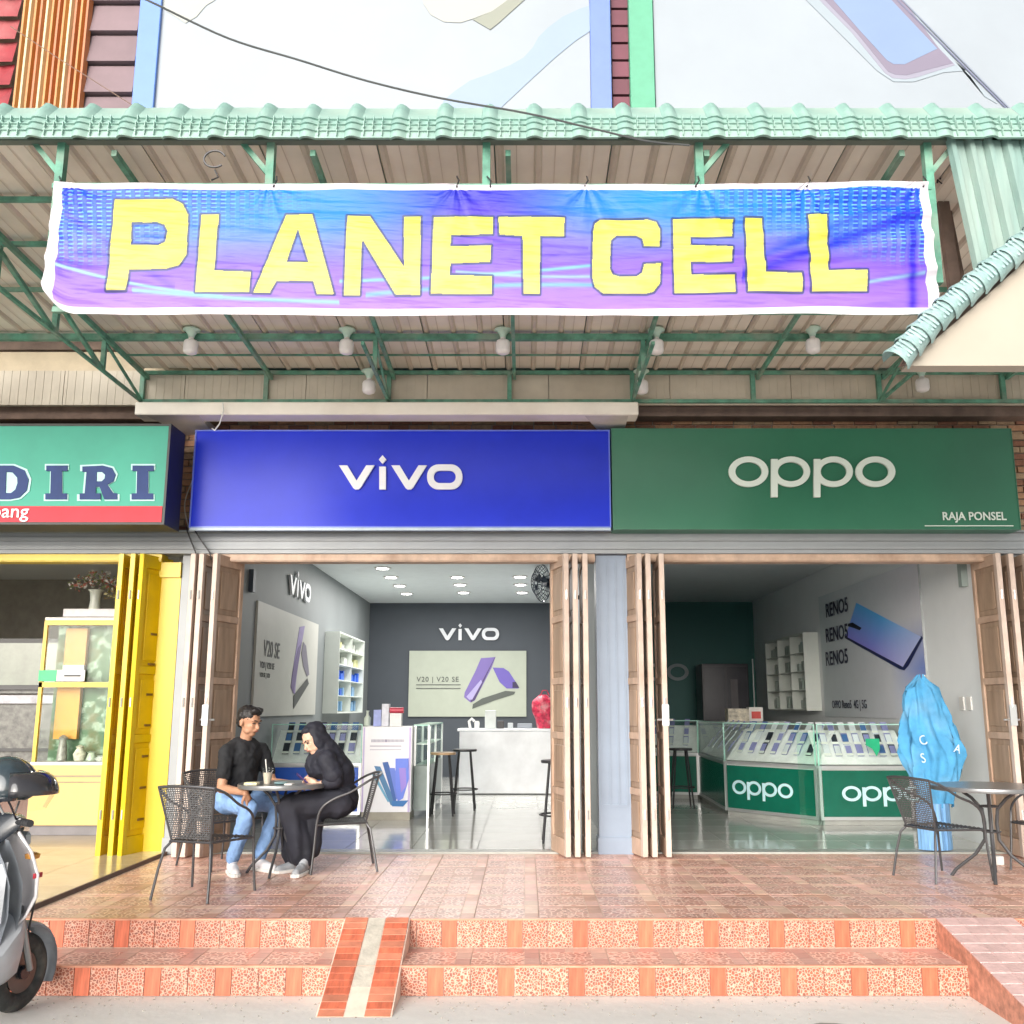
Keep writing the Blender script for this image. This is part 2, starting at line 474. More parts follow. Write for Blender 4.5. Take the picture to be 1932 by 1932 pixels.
BLUESIGN = mat('blue_acrylic', (.014, .035, .60), .25, var=.08, scale=2, spec=.14, bump=.06, bscale=3)
GREENSIGN = mat('green_acrylic', (.033, .17, .10), .3, var=.08, scale=1.5, dirt=.12, dirtcol=(.12, .26, .2), spec=.35)
LETW = mat('white_letter', (.80, .82, .86), .4, var=.02)
LETM = mat('pale_mint_letter', (.72, .82, .76), .4, var=.02)
EDGEB = mat('sign_edge_blue', (.10, .16, .65), .3)
PRINT = mat('printed_sheet', None, .45, var=.02, attr='print')
VINYL = mat('printed_vinyl', None, .5, var=.03, attr='print', scale=10)

# ================================================================ ground
g = MB()
g.box(-60, 60, -60, -3.0, -.40, -.33)
g.box(-60, 60, -3.0, 30, -.60, -.40)
gr = g.build('ground', mat('ground_concrete', (.72, .715, .68), .85, var=.10, scale=.9, bump=.3, bscale=14, dirt=.45, dirtcol=(.50, .48, .43)), kind='structure')
rp = random.Random(2); gb_ = MB()
for i in range(420):
    x_, y_, s_ = rp.uniform(-3.6, 2.6), -3.13 - abs(rp.gauss(0, .22)), rp.uniform(.003, .010)
    gb_.add([(x_ - s_, y_, -.33), (x_, y_ - s_, -.33), (x_ + s_, y_, -.33), (x_, y_ + s_ * .8, -.33), (x_, y_, -.33 + s_ * .8)], [(0, 1, 4), (1, 2, 4), (2, 3, 4), (3, 0, 4)])
gb_.build('grit', mat('grit_stone', (.34, .31, .27), .9, var=.4, scale=30), gr, kind='stuff')
st = MB(); random.seed(3)
pts = []
for i in range(40):
    a = 2 * math.pi * i / 40; r = 1 + .16 * math.sin(3 * a + 1) + .10 * math.sin(7 * a)
    pts.append((1.72 + .36 * r * math.cos(a), -3.83 + .21 * r * math.sin(a), -.326))
st.prism(pts, (0, 0, -.002))
o = st.build('dark_patch', mat('dark_patch_concrete', (.30, .285, .24), .5, var=.2, scale=6), gr)  # irregular darker patch on the ground concrete

# ---------------------------------------------------------------- terrace, steps
TZ1, TZ2, TZ3 = 0.0, -.168, -.33
Y1, Y2 = -2.69, -3.11
TX0, TX1 = -3.62, 5.6
COBR = crackle('cobble_riser', (.68, .40, .30), (.46, .115, .06), (.25, .09, .065), 60, .4, .12)
COBF = crackle('cobble_floor', (.86, .60, .50), (.62, .27, .20), (.38, .18, .14), 30, .32, .16)
FLP = [mat('floor_glaze_%s' % k, c, .34, var=.26, scale=14, randv=.16, spec=.4, bump=.08, bscale=25, stretch=(1, 6, 1)) for k, c in
       (('pink', (.78, .47, .39)), ('brown', (.62, .35, .26)), ('sand', (.76, .52, .40)))]
TREADP = [mat('tread_glaze_%s' % k, c, .3, var=.2, scale=9, randv=.12, stretch=(1, 6, 1)) for k, c in
          (('pink', (.58, .37, .32)), ('rose', (.52, .30, .26)), ('sand', (.60, .42, .35)))]
ORANGE = mat('orange_strip_glaze', (.58, .15, .08), .4, var=.3, scale=7, randv=.18, stretch=(5, 1, .6))
bed = MB()
bed.box(TX0, TX1, Y1 + .008, .25, -.4, TZ1 - .006)
bed.box(TX0, TX1, Y2 + .008, Y1 + .008, -.4, TZ2 - .006)
terrace = bed.build('terrace_floor', mat('cream_grout', (.68, .52, .42), .7, var=.15, scale=20), kind='structure')

def tile_mesh(w, d, name, mats, layout):
    """one ceramic tile whose face carries raised fields: layout = [(x0,x1,y0,y1,mat index)]"""
    m = MB()
    m.box(0, w, 0, d, -.008, -.0016, 0)
    for x0, x1, y0, y1, k in layout: m.box(x0 + .002, x1 - .002, y0 + .002, y1 - .002, -.0016, 0, k)
    me = m.mesh(name)
    for x in mats: me.materials.append(x)
    return me
cuts = [(0, .155), (.155, .31), (.31, .397)]
def lay(kind):
    L = []
    for i, (a, b) in enumerate(cuts):
        for j, (c, d) in enumerate(cuts):
            if i == 2 or j == 2: k = 1 + (i + j) % 2
            else: k = 3
            if j == 2 and i == 2: k = 2
            L.append((a, b, c, d, k))
    return L
tmeshes = [tile_mesh(.397, .397, 'floor_tile_%s' % n, [GROUT, FLP[i % 3], FLP[(i + 1) % 3], COBF], lay(i % 2)) for i, n in enumerate('abcd')]
T0 = -3.11
random.seed(5)
for j in range(7):
    for i in range(22):
        x = T0 + i * .4 - .0
        o = bpy.data.objects.new('tile', random.choice(tmeshes)); COL.objects.link(o); o.parent = terrace
        o.location = (x, Y1 + .002 + j * .4, random.uniform(-.0006, .0006)); 
        if j == 6: o.scale = (1, .72, 1)
        o.rotation_euler = (0, random.uniform(-.0012, .0012), 0)
tr = [tile_mesh(.397, .408, 'tread_tile_%s' % n, [GROUT, TREADP[i % 3], TREADP[(i + 1) % 3], COBF], lay(i % 2)) for i, n in enumerate('abc')]
for i in range(-1, 22):
    x = T0 + i * .4
    if x < TX0 - .1: continue
    o = bpy.data.objects.new('tile', random.choice(tr)); COL.objects.link(o); o.parent = terrace
    o.location = (x, Y2 + .002, TZ2)
# nosing strips and riser tiles
def rmesh(w, h, m, name):
    b = MB(); b.box(0, w, -.008, 0, 0, h); me = b.mesh(name); me.materials.append(m); return me
for yy, z0, hh, xoff in ((Y1, TZ2, .158, 0), (Y2, TZ3, .152, -.045)):
    pats = [(.09, ORANGE), (.152, COBR), (.152, COBR)]
    ms = [rmesh(w - .002, hh, m_, 'riser_tile') for w, m_ in pats]
    x = -2.905 - .4 + xoff
    ntile = 0
    while x < TX1 - .4:
        for (w, m_), me in zip(pats, ms):
            if x > TX0:
                o = bpy.data.objects.new('riser_tile', me); COL.objects.link(o); o.parent = terrace
                o.location = (x, yy + .003 + random.uniform(-.0012, .0008), z0 + .003)
            x += w + .002
ns = MB()
ns.box(TX0, TX1, Y1 - .010, Y1 + .02, TZ1 - .010, TZ1 + .001)
ns.box(TX0, TX1, Y2 - .010, Y2 + .02, TZ2 - .010, TZ2 + .001)
ns.build('step_nosing', mat('nosing_glaze', (.62, .30, .20), .3, var=.25, scale=8), terrace)

# ---------------------------------------------------------------- wheel ramp laid over the steps (left) and wide ramp (right)
def ramp(name, x0, x1, ytop, yend, rows, label, left):
    zt, zb = TZ1 + .012, TZ3 + .004
    root = empty(name, ((x0 + x1) / 2, (ytop + yend) / 2, TZ3), 0, label, 'ramp')
    b = MB()
    b.add([(x0, ytop, zt - .01), (x0, yend, zb - .003), (x0, ytop + .02, zb - .06), (x1, ytop, zt - .01), (x1, yend, zb - .003), (x1, ytop + .02, zb - .06)],
          [(0, 1, 4, 3), (0, 2, 1), (3, 4, 5), (0, 3, 5, 2), (1, 2, 5, 4)])
    b.build('ramp_body', mat('ramp_grout', (.74, .58, .48), .75, var=.12, scale=15) if left else mat('ramp_side', (.50, .22, .15), .5, var=.4, scale=22), root)
    dy, dz = yend - ytop, zb - zt
    random.seed(11)
    cols = 1 if left else 4
    for r in range(rows):
        t0, t1 = (r + .06) / rows, (r + .94) / rows
        for c in range(cols if not left else 1):
            if left:
                xs = [(x0 + .008, x0 + .145), (x1 - .145, x1 - .008)]
            else:
                wdt = (x1 - x0) / cols; xs = [(x0 + c * wdt + .001, x0 + (c + 1) * wdt - .001)]
            for xa, xb in xs:
                m = MB()
                P = lambda x, t, h: (x, ytop + dy * t, zt + dz * t + h)
                m.add([P(xa, t0, -.01), P(xb, t0, -.01), P(xb, t1, -.01), P(xa, t1, -.01), P(xa, t0, 0), P(xb, t0, 0), P(xb, t1, 0), P(xa, t1, 0)],
                      [(0, 3, 2, 1), (4, 5, 6, 7), (0, 1, 5, 4), (1, 2, 6, 5), (2, 3, 7, 6), (3, 0, 4, 7)])
                if left: mm = random.choice([ORANGE, mat('orange_brick_glaze', (.55, .20, .12), .4, var=.25, scale=8, randv=.2)])
                else: mm = mat('pale_pink_glaze', (.64, .44, .42), .4, var=.14, scale=16, bump=.4, randv=.07)
                m.build('tile', mm, root)
    if left:
        m = MB()
        m.add([(x0 + .15, ytop, zt - .004), (x1 - .15, ytop, zt - .004), (x1 - .15, yend + .01, zb - .001), (x0 + .15, yend + .01, zb - .001),
               (x0 + .15, ytop, zt - .012), (x1 - .15, ytop, zt - .012), (x1 - .15, yend + .01, zb - .006), (x0 + .15, yend + .01, zb - .006)],
              [(0, 1, 2, 3), (7, 6, 5, 4), (0, 4, 5, 1), (1, 5, 6, 2), (2, 6, 7, 3), (3, 7, 4, 0)])
        m.build('centre_strip', mat('worn_cement', (.52, .48, .41), .8, var=.2, scale=12, bump=.3), root)
    return root
ramp('wheel_ramp', -1.10, -.70, Y1 - .02, -3.50, 15, 'narrow orange tiled wheel ramp with worn pale centre strip over the steps', True)
ramp('access_ramp', 2.51, 2.98, Y1 - .02, -4.35, 14, 'plain pinkish tiled ramp at the right end of the steps', False)

# ---------------------------------------------------------------- left porch
b = MB(); b.box(-9, -3.16, Y1, .25, -.4, .018)
porch = b.build('porch_floor', mat('porch_grout', (.50, .44, .34), .7), kind='structure')
CRT = mat('cream_porch_glaze', (.53, .46, .34), .22, var=.1, scale=3, randv=.05, coat=.2)
pm = MB(); pm.box(.002, .498, .002, .498, 0, .006); pme = pm.mesh('porch_tile'); pme.materials.append(CRT)
for i in range(5):
    for j in range(6):
        o = bpy.data.objects.new('tile', pme); COL.objects.link(o); o.parent = porch
        o.location = (-3.66 - i * .5, Y1 + .02 + j * .48, .018); o.scale = (1, .96, 1)
b = MB(); b.box(-3.162, -3.145, Y1, .1, -.02, .026); b.build('porch_edge', mat('porch_edge_strip', (.16, .11, .09), .6), porch)

# ================================================================ shop fronts
def post(x0, x1, m, label):
    root = empty('shop_post', ((x0 + x1) / 2, .05, 0), 0, label, 'post')
    b = MB(); b.box(x0, x1, 0, .22, .14, 2.66); b.build('shaft', m, root)
    b = MB(); b.box(x0 - .012, x1 + .012, -.014, .22, 0, .14); b.build('plinth', m, root)
    w = x1 - x0
    if w > .2:
        b = MB()
        for k in range(4):
            xx = x0 + .03 + k * (w - .06) / 3
            b.box(xx - .007, xx + .007, -.012, 0, .42, 2.62)
        b.box(x0 + .03, x1 - .03, -.010, 0, .40, .42)
        b.build('raised_bead', m, root)
    return root
post(-3.185, -3.09, GREYP, 'slim grey metal post between the yellow shop and the blue sign shop')
post(.66, .945, BLUEGREY, 'wide blue grey metal post between the two phone shops')
post(4.42, 4.7, GREYP, 'grey metal post at the far right of the green sign shop')

lint = empty('shutter_housing', (0, 0, 2.66), 0, 'long ribbed grey metal shutter housing running above all the shop doors', 'shutter housing')
b = MB()
zz = 2.665
for k in range(5):
    b.box(-8, 6.2, -.085 - .012 * (k % 2), .16, zz, zz + .036); zz += .0385
b.build('ribbed_cover', GREYP, lint)
b = MB(); b.box(-8, 6.2, -.14, .16, 2.857, 2.875); b.build('drip_edge', mat('grey_edge', (.25, .28, .29), .5), lint)

def rail(x0, x1, m, label):
    b = MB(); b.box(x0, x1, -.06, .10, 2.592, 2.662)
    b.box(x0, x1, -.075, -.06, 2.60, 2.628)
    o = b.build('door_rail', m); tag(o, label, 'door rail')
rail(-3.08, .65, WOOD, 'tan wooden top rail of the door opening under the blue sign')
rail(.95, 4.41, WOOD, 'tan wooden top rail of the door opening under the green sign')
rail(-8, -3.36, YEL, 'bright yellow top rail over the left shop opening')

# folding door leaves ------------------------------------------------------------------
def leaf(x, yf, ang, width, label, group, yellow=False, edge_only=False, knob=False, z1=2.635):
    """one folding leaf: hinge edge at (x, yf), running back into the opening, turned by ang"""
    F, E, Pn = (YEL, YEL, YELD) if yellow else (WOOD, WOODL, WOODD)
    root = empty('folding_door', (x, yf, 0.012), ang, label, 'folding door', group)
    t = .046; z1 -= .012
    b = MB()
    b.box(-t / 2, t / 2, 0, .055, 0, z1, 1)
    b.box(-t / 2, t / 2, width - .055, width, 0, z1)
    zs = [0, .16, .95, 1.02, 1.55, 1.62, z1 - .12, z1] if yellow else [0, .14, .50, .56, .98, 1.04, 1.46, 1.52, 2.02, 2.08, z1 - .10, z1]
    for k in range(0, len(zs), 2): b.box(-t / 2 + .001, t / 2 - .001, .055, width - .055, zs[k], zs[k + 1])
    b.build('frame', [F, E], root, local=True, bevel=.003)
    for k in range(1, len(zs) - 1, 2):
        p = MB(); h0, h1 = zs[k], zs[k + 1]
        p.box(-.008, .008, .055, width - .055, h0, h1)
        for s_ in (-1, 1): p.box(min(s_ * .008, s_ * .017), max(s_ * .008, s_ * .017), .10, width - .10, h0 + .05, h1 - .05)
        p.build('panel', Pn, root, local=True, bevel=.004)
    if yellow:
        for k in range(7):
            p = MB(); p.box(-.026, .026, width * .42, width * .60, .28 + k * .27, .30 + k * .27)
            p.build('finger_slot', mat('slot_dark', (.16, .09, .02), .6), root, local=True)
    for zh in (.35, 1.3, 2.25):
        p = MB(); p.tube([(0, -.006, zh - .04), (0, -.006, zh + .04)], .008, 6); p.build('hinge', CHROME, root, local=True)
    if knob:
        p = MB(); p.tube([(-.07, .03, 1.15), (.07, .03, 1.15)], .009, 6); p.box(-.03, .03, -.012, .0, 1.1, 1.28)
        p.build('handle', CHROME, root, local=True)
    return root
leaf(-3.00, -.27, R(-4), .46, 'tan folding door leaf nearest the slim grey post', 'tan folding doors of the blue sign shop')
leaf(-2.925, -.27, R(-5), .46, 'tan folding door leaf, second from the slim grey post', 'tan folding doors of the blue sign shop')
leaf(-2.80, -.27, R(-15), .47, 'tan folding door leaf turned to show its panels left of the seated man', 'tan folding doors of the blue sign shop', knob=True)
leaf(.375, -.27, R(14), .48, 'mottled tan leaf facing the white counter at the right of the blue sign shop', 'tan folding doors of the blue sign shop')
leaf(.455, -.27, R(3), .46, 'tan folding leaf in the middle of the stack right of the counter', 'tan folding doors of the blue sign shop')
leaf(.545, -.27, R(1), .46, 'tan folding leaf beside the blue grey post on its left side', 'tan folding doors of the blue sign shop')
leaf(1.035, -.27, R(15), .44, 'tan folding leaf next to the blue grey post on its right side', 'tan folding doors of the green sign shop')
leaf(1.115, -.27, R(2), .46, 'tan folding leaf, second right of the blue grey post', 'tan folding doors of the green sign shop')
leaf(1.235, -.27, R(0), .46, 'tan folding leaf with metal bolt beside the green room', 'tan folding doors of the green sign shop', knob=True)
leaf(4.27, -.30, R(1), .50, 'brown panelled leaf facing the blue cloth at the far right', 'tan folding doors of the green sign shop', knob=True)
leaf(4.40, -.27, R(-3), .44, 'tan folding leaf second from the frame edge at the far right', 'tan folding doors of the green sign shop')
leaf(4.54, -.27, R(-3), .44, 'tan folding leaf outermost at the right edge', 'tan folding doors of the green sign shop')
leaf(-3.65, -.27, R(2), .46, 'yellow folding leaf at the left front of its stack', 'yellow folding doors', True)
leaf(-3.545, -.27, R(0), .46, 'yellow folding leaf in the middle of its stack', 'yellow folding doors', True)
leaf(-3.465, -.27, R(-16), .44, 'yellow folding leaf showing its row of dark slots', 'yellow folding doors', True)
b = MB(); b.box(-3.50, -3.19, .0, .10, 0.02, 2.59); b.box(-3.50, -3.19, -.03, .0, 2.45, 2.59)
o = b.build('door_frame', YEL); tag(o, 'broad flat yellow door frame panel beside the slim grey post', 'door frame')

# ---------------------------------------------------------------- wall above the signs
brick = empty('brick_wall', (0, 0, 2.87), 0, 'rough brown brick wall showing between and above the shop signs', 'wall')
b = MB(); b.box(-8, 6.2, .02, .22, 2.876, 4.02); b.build('wall_core', MORTAR, brick)
random.seed(9)
bb = [MB(), MB(), MB()]
def course(x0, x1, z):
    x = x0 - random.uniform(0, .2)
    while x < x1:
        w = random.uniform(.17, .215)
        a, c = max(x, x0), min(x + w - .012, x1)
        if c - a > .03: random.choice(bb).box(a, c, random.uniform(-.012, .004), .03, z, z + .052)
        x += w
z = 3.80
while z < 4.0: course(-3.2, 6.1, z); z += .064
z = 2.88
while z < 3.80: course(-3.26, -2.98, z); course(4.51, 5.3, z); z += .064
for k in range(3): bb[k].build('bricks', BRICKM[k], brick, kind='stuff')
b = MB(); b.box(-8, -3.25, -.18, .02, 3.93, 4.05); b.box(1.02, 6.2, -.18, .02, 3.955, 4.05)
b.box(-8, -3.25, -.12, .02, 3.70, 3.90)
o = b.build('concrete_beam', BROWN); tag(o, 'stained dark brown concrete beam above the signs at both sides', 'beam')

lg = empty('concrete_ledge', (-1.2, -.5, 3.86), 0, 'long cream concrete ledge on two stubby brackets above the blue sign', 'ledge')
b = MB(); b.box(-3.53, 1.03, -.53, -.30, 3.865, 3.985); b.build('slab', mat('cream_ledge', (.88, .84, .76), .7, var=.06, scale=3, dirt=.3, dirtcol=(.5, .42, .33)), lg, bevel=.008)
for x0, x1 in ((-3.36, -2.96), (.62, .94)):
    b = MB(); b.add([(x0 - .08, -.50, 3.866), (x1, -.50, 3.866), (x1, .0, 3.82), (x0 + .12, .0, 3.82), (x0 - .08, -.50, 3.90), (x1, -.50, 3.90), (x1, .0, 3.90), (x0 + .12, .0, 3.90)],
                    [(0, 3, 2, 1), (4, 5, 6, 7), (0, 1, 5, 4), (1, 2, 6, 5), (2, 3, 7, 6), (3, 0, 4, 7)])
    b.build('bracket', mat('cream_bracket', (.66, .62, .56), .7, var=.08), lg)

b = MB(); b.box(6.2, 9.5, .03, .22, 2.876, 4.015); b.box(4.71, 9.5, .03, .20, .011, .12)
for k in range(24): b.box(4.71, 9.5, .04 + .012 * (k % 2), .19, .125 + k * .104, .125 + (k + 1) * .104 - .006)
tag(b.build('roller_shutter', GREYP), 'closed grey roller shutter of the next shop beyond the right edge', 'shutter')
# ================================================================ signs
def sign_box(name, x0, x1, z0, z1, yf, yb, m, edge, label, frame=.012):
    root = empty(name, ((x0 + x1) / 2, yf, z0), 0, label, 'shop sign')
    b = MB(); b.box(x0, x1, yf + .006, yb, z0, z1); b.build('casing', edge, root)
    b = MB(); b.box(x0 + frame, x1 - frame, yf, yf + .012, z0 + frame, z1 - frame); b.build('face_panel', m, root)
    b = MB()
    for a in ((x0, x1, z0, z0 + frame), (x0, x1, z1 - frame, z1), (x0, x0 + frame, z0 + frame, z1 - frame), (x1 - frame, x1, z0 + frame, z1 - frame)):
        b.box(a[0], a[1], yf - .008, yf + .006, a[2], a[3])
    b.build('frame_trim', edge, root)
    return root
s = sign_box('shop_sign', -3.045, .785, 2.868, 3.785, -.30, -.01, BLUESIGN, EDGEB, 'large glossy blue shop sign with white lettering vivo')
b = MB(); b.box(-3.04, .78, -.302, -.296, 2.842, 2.868); b.build('bottom_trim', mat('pale_trim', (.42, .52, .60), .4), s)
def Tz(f, ox, oy, Y):      # zoomed survey units -> metres on the sign's plane, depth runs towards the street
    return lambda x, y, d: at(ox + x * f, oy + y * f, Y) + Vector((0, d, 0))
brand_letters(vivo_glyphs(), Tz(.3498, 627.6, 579.3, -.322), .012, LETW, s)
s = sign_box('shop_sign', .80, 4.50, 2.850, 3.80, -.30, -.01, GREENSIGN, mat('sign_edge_green', (.05, .20, .13), .4), 'large green shop sign with pale lettering oppo and small RAJA PONSEL', .006)
brand_letters(oppo_glyphs(), Tz(.3503, 1255.2, 579.3, -.322), .012, LETM, s)
p0 = at(1778, 981, -.312)
text_obj('small_lettering', 'RAJA PONSEL', .105, p0, (1, 0, 0), (0, 0, 1), LETM, s, .003, .0016, sx=.92)
b = MB(); q0, q1 = at(1745, 992, -.31), at(1912, 992, -.31); b.box(q0.x, q1.x, -.311, -.305, q0.z - .004, q0.z + .004); b.build('thin_underline', LETM, s)

TURQ = mat('turquoise_sign_face', (.045, .33, .24), .6, var=.12, scale=1.2)
s = sign_box('shop_sign', -6.2, -3.10, 2.81, 3.71, -.76, -.40, TURQ, mat('black_casing', (.02, .022, .022), .5), 'turquoise and red lightbox sign with navy letters DIRI cut by the left edge', .02)
b = MB(); z_a, z_b = at(150, 985, -.765).z, at(150, 955, -.765).z
b.box(-6.18, -3.125, -.768, -.760, z_a, z_b); b.build('red_stripe', mat('red_stripe', (.55, .02, .04), .6), s)
NAVY = mat('navy_letter', (.020, .045, .16), .7)
def slab(kind, x):
    # slab-serif capitals, unit height 200 (y down), x = left
    if kind == 'I': return [[(x, 855), (x + 115, 855), (x + 115, 885), (x + 85, 885), (x + 85, 1005), (x + 112, 1005), (x + 112, 1038), (x - 5, 1038), (x - 5, 1005), (x + 22, 1005), (x + 25, 885), (x, 885)]]
    if kind == 'R': return [[(x, 860), (x + 110, 855), (x + 160, 868), (x + 180, 905), (x + 168, 940), (x + 135, 958), (x + 165, 1003), (x + 188, 1005), (x + 188, 1038), (x + 118, 1038), (x + 92, 970), (x + 72, 970), (x + 72, 1005), (x + 98, 1005), (x + 98, 1038), (x - 15, 1038), (x - 15, 1005), (x + 12, 1005), (x + 22, 890), (x, 890)],
                            [(x + 78, 890), (x + 105, 890), (x + 122, 905), (x + 120, 925), (x + 104, 940), (x + 76, 940)]]
    if kind == 'D': return [[(x, 855), (x + 120, 855), (x + 178, 880), (x + 200, 930), (x + 190, 990), (x + 150, 1028), (x + 100, 1038), (x - 5, 1038), (x - 5, 1005), (x + 20, 1005), (x + 26, 888), (x, 888)],
                            [(x + 80, 890), (x + 112, 892), (x + 138, 920), (x + 140, 950), (x + 128, 985), (x + 105, 1003), (x + 76, 1003)]]
TT = Tz(.3498, 0, 579.3, -.770)
for k, x in (('D', -45), ('I', 250), ('R', 445), ('I', 715)):
    g_ = slab(k, x)
    cx = sum(p[0] for p in g_[0]) / len(g_[0])
    gb = [[(cx + (px_ - cx) * 1.13, 946 + (py_ - 946) * 1.09) for px_, py_ in g_[0]]]
    sheet_obj('letter_outline', gb, Tz(.3498, 0, 579.3, -.764), .003, mat('mint_outline', (.35, .62, .60), .4), s)
    sheet_obj('letter', g_, TT, .004, NAVY, s)
p0 = at(-17, 976, -.775)
text_obj('small_lettering', 'pang', .165, p0, (1, 0, 0), (0, 0, 1), LETW, s, .003, .0008, sx=1.05)

for k, (xa, dx) in enumerate(((-3.13, .10), (-3.07, .17))):
    w = MB(); w.tube([(xa, -.13, 2.90), (xa + dx * .2, -.15, 2.86), (xa + dx * .6, -.14, 2.76), (xa + dx, -.13, 2.67), (xa + dx * 1.1, -.12, 2.60)], .007, 5)
    tag(w.build('loose_cable', DARK), ('dark loose cable running down the shutter housing, left one of the pair above the slim post', 'dark loose cable running down the shutter housing, right one of the pair above the slim post')[k][:95].rsplit(' ', 0)[0] if False else ('left one of two dark cables slanting over the shutter housing', 'right one of two dark cables slanting over the shutter housing')[k], 'cable')
# wires hanging on the brick strip
for k, (xa, za, xb, zb) in enumerate(((-3.14, 3.6, -3.16, 2.9), (-3.10, 3.72, -3.08, 2.95))):
    w = MB(); pts = [(xa + (xb - xa) * t + .035 * math.sin(7 * t + k), -.05 - .02 * math.sin(5 * t), za + (zb - za) * t) for t in [i / 14 for i in range(15)]]
    w.tube(pts, .006, 5)
    tag(w.build('wall_cable', mat('pale_cable', (.6, .56, .5), .6)), ('pale cable loop hanging on the brick strip beside the blue sign', 'thin pale cable hanging near the black casing of the turquoise sign')[1 - k], 'cable')
w = MB(); pts = [at(420, 760, -.56), at(422, 775, -.58), at(414, 800, -.56), at(405, 812, -.52), at(400, 808, -.5)]
w.tube(pts, .006, 6); tag(w.build('hook_cable', mat('white_cable', (.75, .75, .72), .5)), 'short white cable hook dangling from the cream ledge over the blue sign', 'cable')
# ================================================================ canopy over the terrace
ZC = 4.345                  # underside of the roof sheets
YF, YB, YBL = -4.10, -.42, -1.25
CX0, CX1 = -5.6, 5.2
def zc(y): return ZC + (-y - .42) * .030
can = empty('canopy', (0, -2.2, ZC), 0, 'long green framed metal canopy with beige ribbed underside over the terrace', 'canopy')
# roof sheets: one per rib pitch group
pitch = .226
x = CX0; i = 0
while x < CX1:
    yb = YB if x > -3.60 else YBL
    b = MB(); w = pitch * 3
    x2 = min(x + w, CX1)
    za, zb_ = zc(YF + .12), zc(yb)
    b.add([(x + .004, YF + .12, za), (x2 - .004, YF + .12, za), (x2 - .004, yb, zb_), (x + .004, yb, zb_), (x + .004, YF + .12, za + .006), (x2 - .004, YF + .12, za + .006), (x2 - .004, yb, zb_ + .006), (x + .004, yb, zb_ + .006)],
          [(0, 3, 2, 1), (4, 5, 6, 7), (0, 1, 5, 4), (1, 2, 6, 5), (2, 3, 7, 6), (3, 0, 4, 7)])
    k = 0
    xx = x
    while xx < x2 - .02:
        # pressed rib, a shallow trapezoid hanging on the under side
        b.add([(xx + .004, YF + .12, za), (xx + .018, YF + .12, za - .022), (xx + .040, YF + .12, za - .022), (xx + .054, YF + .12, za),
               (xx + .004, yb, zb_), (xx + .018, yb, zb_ - .022), (xx + .040, yb, zb_ - .022), (xx + .054, yb, zb_)],
              [(0, 1, 5, 4), (1, 2, 6, 5), (2, 3, 7, 6), (0, 3, 2, 1), (4, 5, 6, 7)], 1)
        b.add([(xx + .125, YF + .12, za - .005), (xx + .131, YF + .12, za - .005), (xx + .131, yb, zb_ - .005), (xx + .125, yb, zb_ - .005)], [(0, 1, 2, 3)], 1)
        xx += pitch
    b.build('roof_sheet', [SHEET, RIBM], can)
    x = x2
# roof cover plus unseen pieces added at rear and left to block sky light
b = MB(); b.box(-3.55, CX1, YF + .14, .015, ZC + .13, ZC + .15); b.box(-9, -3.56, YF + .14, YBL, ZC + .13, ZC + .15); b.box(-9, -3.3, YBL - .05, .015, 4.90, 4.93); b.box(-3.555, -3.545, YBL, 0, ZC + .15, 4.9)
b.build('roof_deck_light_block', ROOFG, can)
# members
def member(name, a, bb_, w, h=None, m=GREEN):
    q = MB(); q.bar(a, bb_, w, h); return q.build(name, m, can)
zt = ZC - .045
zl = H + 2.755               # lower chord level
for y, w, x0, x1 in ((-3.42, .03, CX0, 2.4), (-2.85, .03, CX0, 2.4), (-2.15, .03, CX0, CX1), (-1.27, .052, CX0, CX1), (-.85, .016, -3.5, CX1), (-.42, .032, -3.5, CX1)):
    zz_ = zc(y) - .045 - (.012 if w > .05 else 0)
    member('purlin', (x0, y, zz_), (x1, y, zz_), w)
member('bottom_rail', (-3.5, -.42, zl), (CX1, -.42, zl), .03)
xs = [-4.65, -3.52, -2.38, -1.25, -.14, .99, 2.10, 3.26, 4.40]
for i, x in enumerate(xs):
    member('rafter', (x + .045, YF + .1, zc(YF) - .095), (x + .045, -.42 if x > -3.55 else -1.27, zt - .05), .030, .038)
    if x > -3.6: member('truss_post', (x, -.42, zl), (x, -.42, zt), .040)
    if i in (1, 3, 5, 7):
        member('truss_post', (x, -1.27, zl), (x, -1.27, zt), .036)
        member('lower_chord', (x, -.42, zl), (x, YF + .35 if i == 1 else -1.9, zl), .026)
        member('truss_brace', (x, -.45, zl + .02), (x, -1.24, zt - .03), .020)
        if i == 1:
            for k in range(3):
                ya = -1.27 - k * .85
                member('truss_post', (x, ya - .85, zl), (x, ya - .85, zt), .04)
                member('truss_brace', (x, ya, zl), (x, ya - .83, zt - .03), .03)
for px in (118, 512, 918, 1318, 1748):
    p = at(px, 300, YF + .12)
    q = MB(); q.box(p.x - .022, p.x + .022, YF + .09, YF + .14, H + 2.3, zc(YF)); q.build('front_post', GREEN, can)
    sgn = -1 if px < 900 else 1
    if px != 918: member('front_brace', (p.x + sgn * .17, YF + .12, zc(YF) - .02), (p.x, YF + .12, zc(YF) - .23), .03)
pA, pB = at(100, 352, YF + .1), at(1755, 352, YF + .1)
member('front_rail', (pA.x, YF + .10, pA.z), (pB.x, YF + .10, pB.z - .01), .03)
pA, pB = at(100, 585, YF + .1), at(1745, 588, YF + .1)
member('front_rail', (pA.x, YF + .10, pA.z), (pB.x, YF + .10, pB.z), .03)

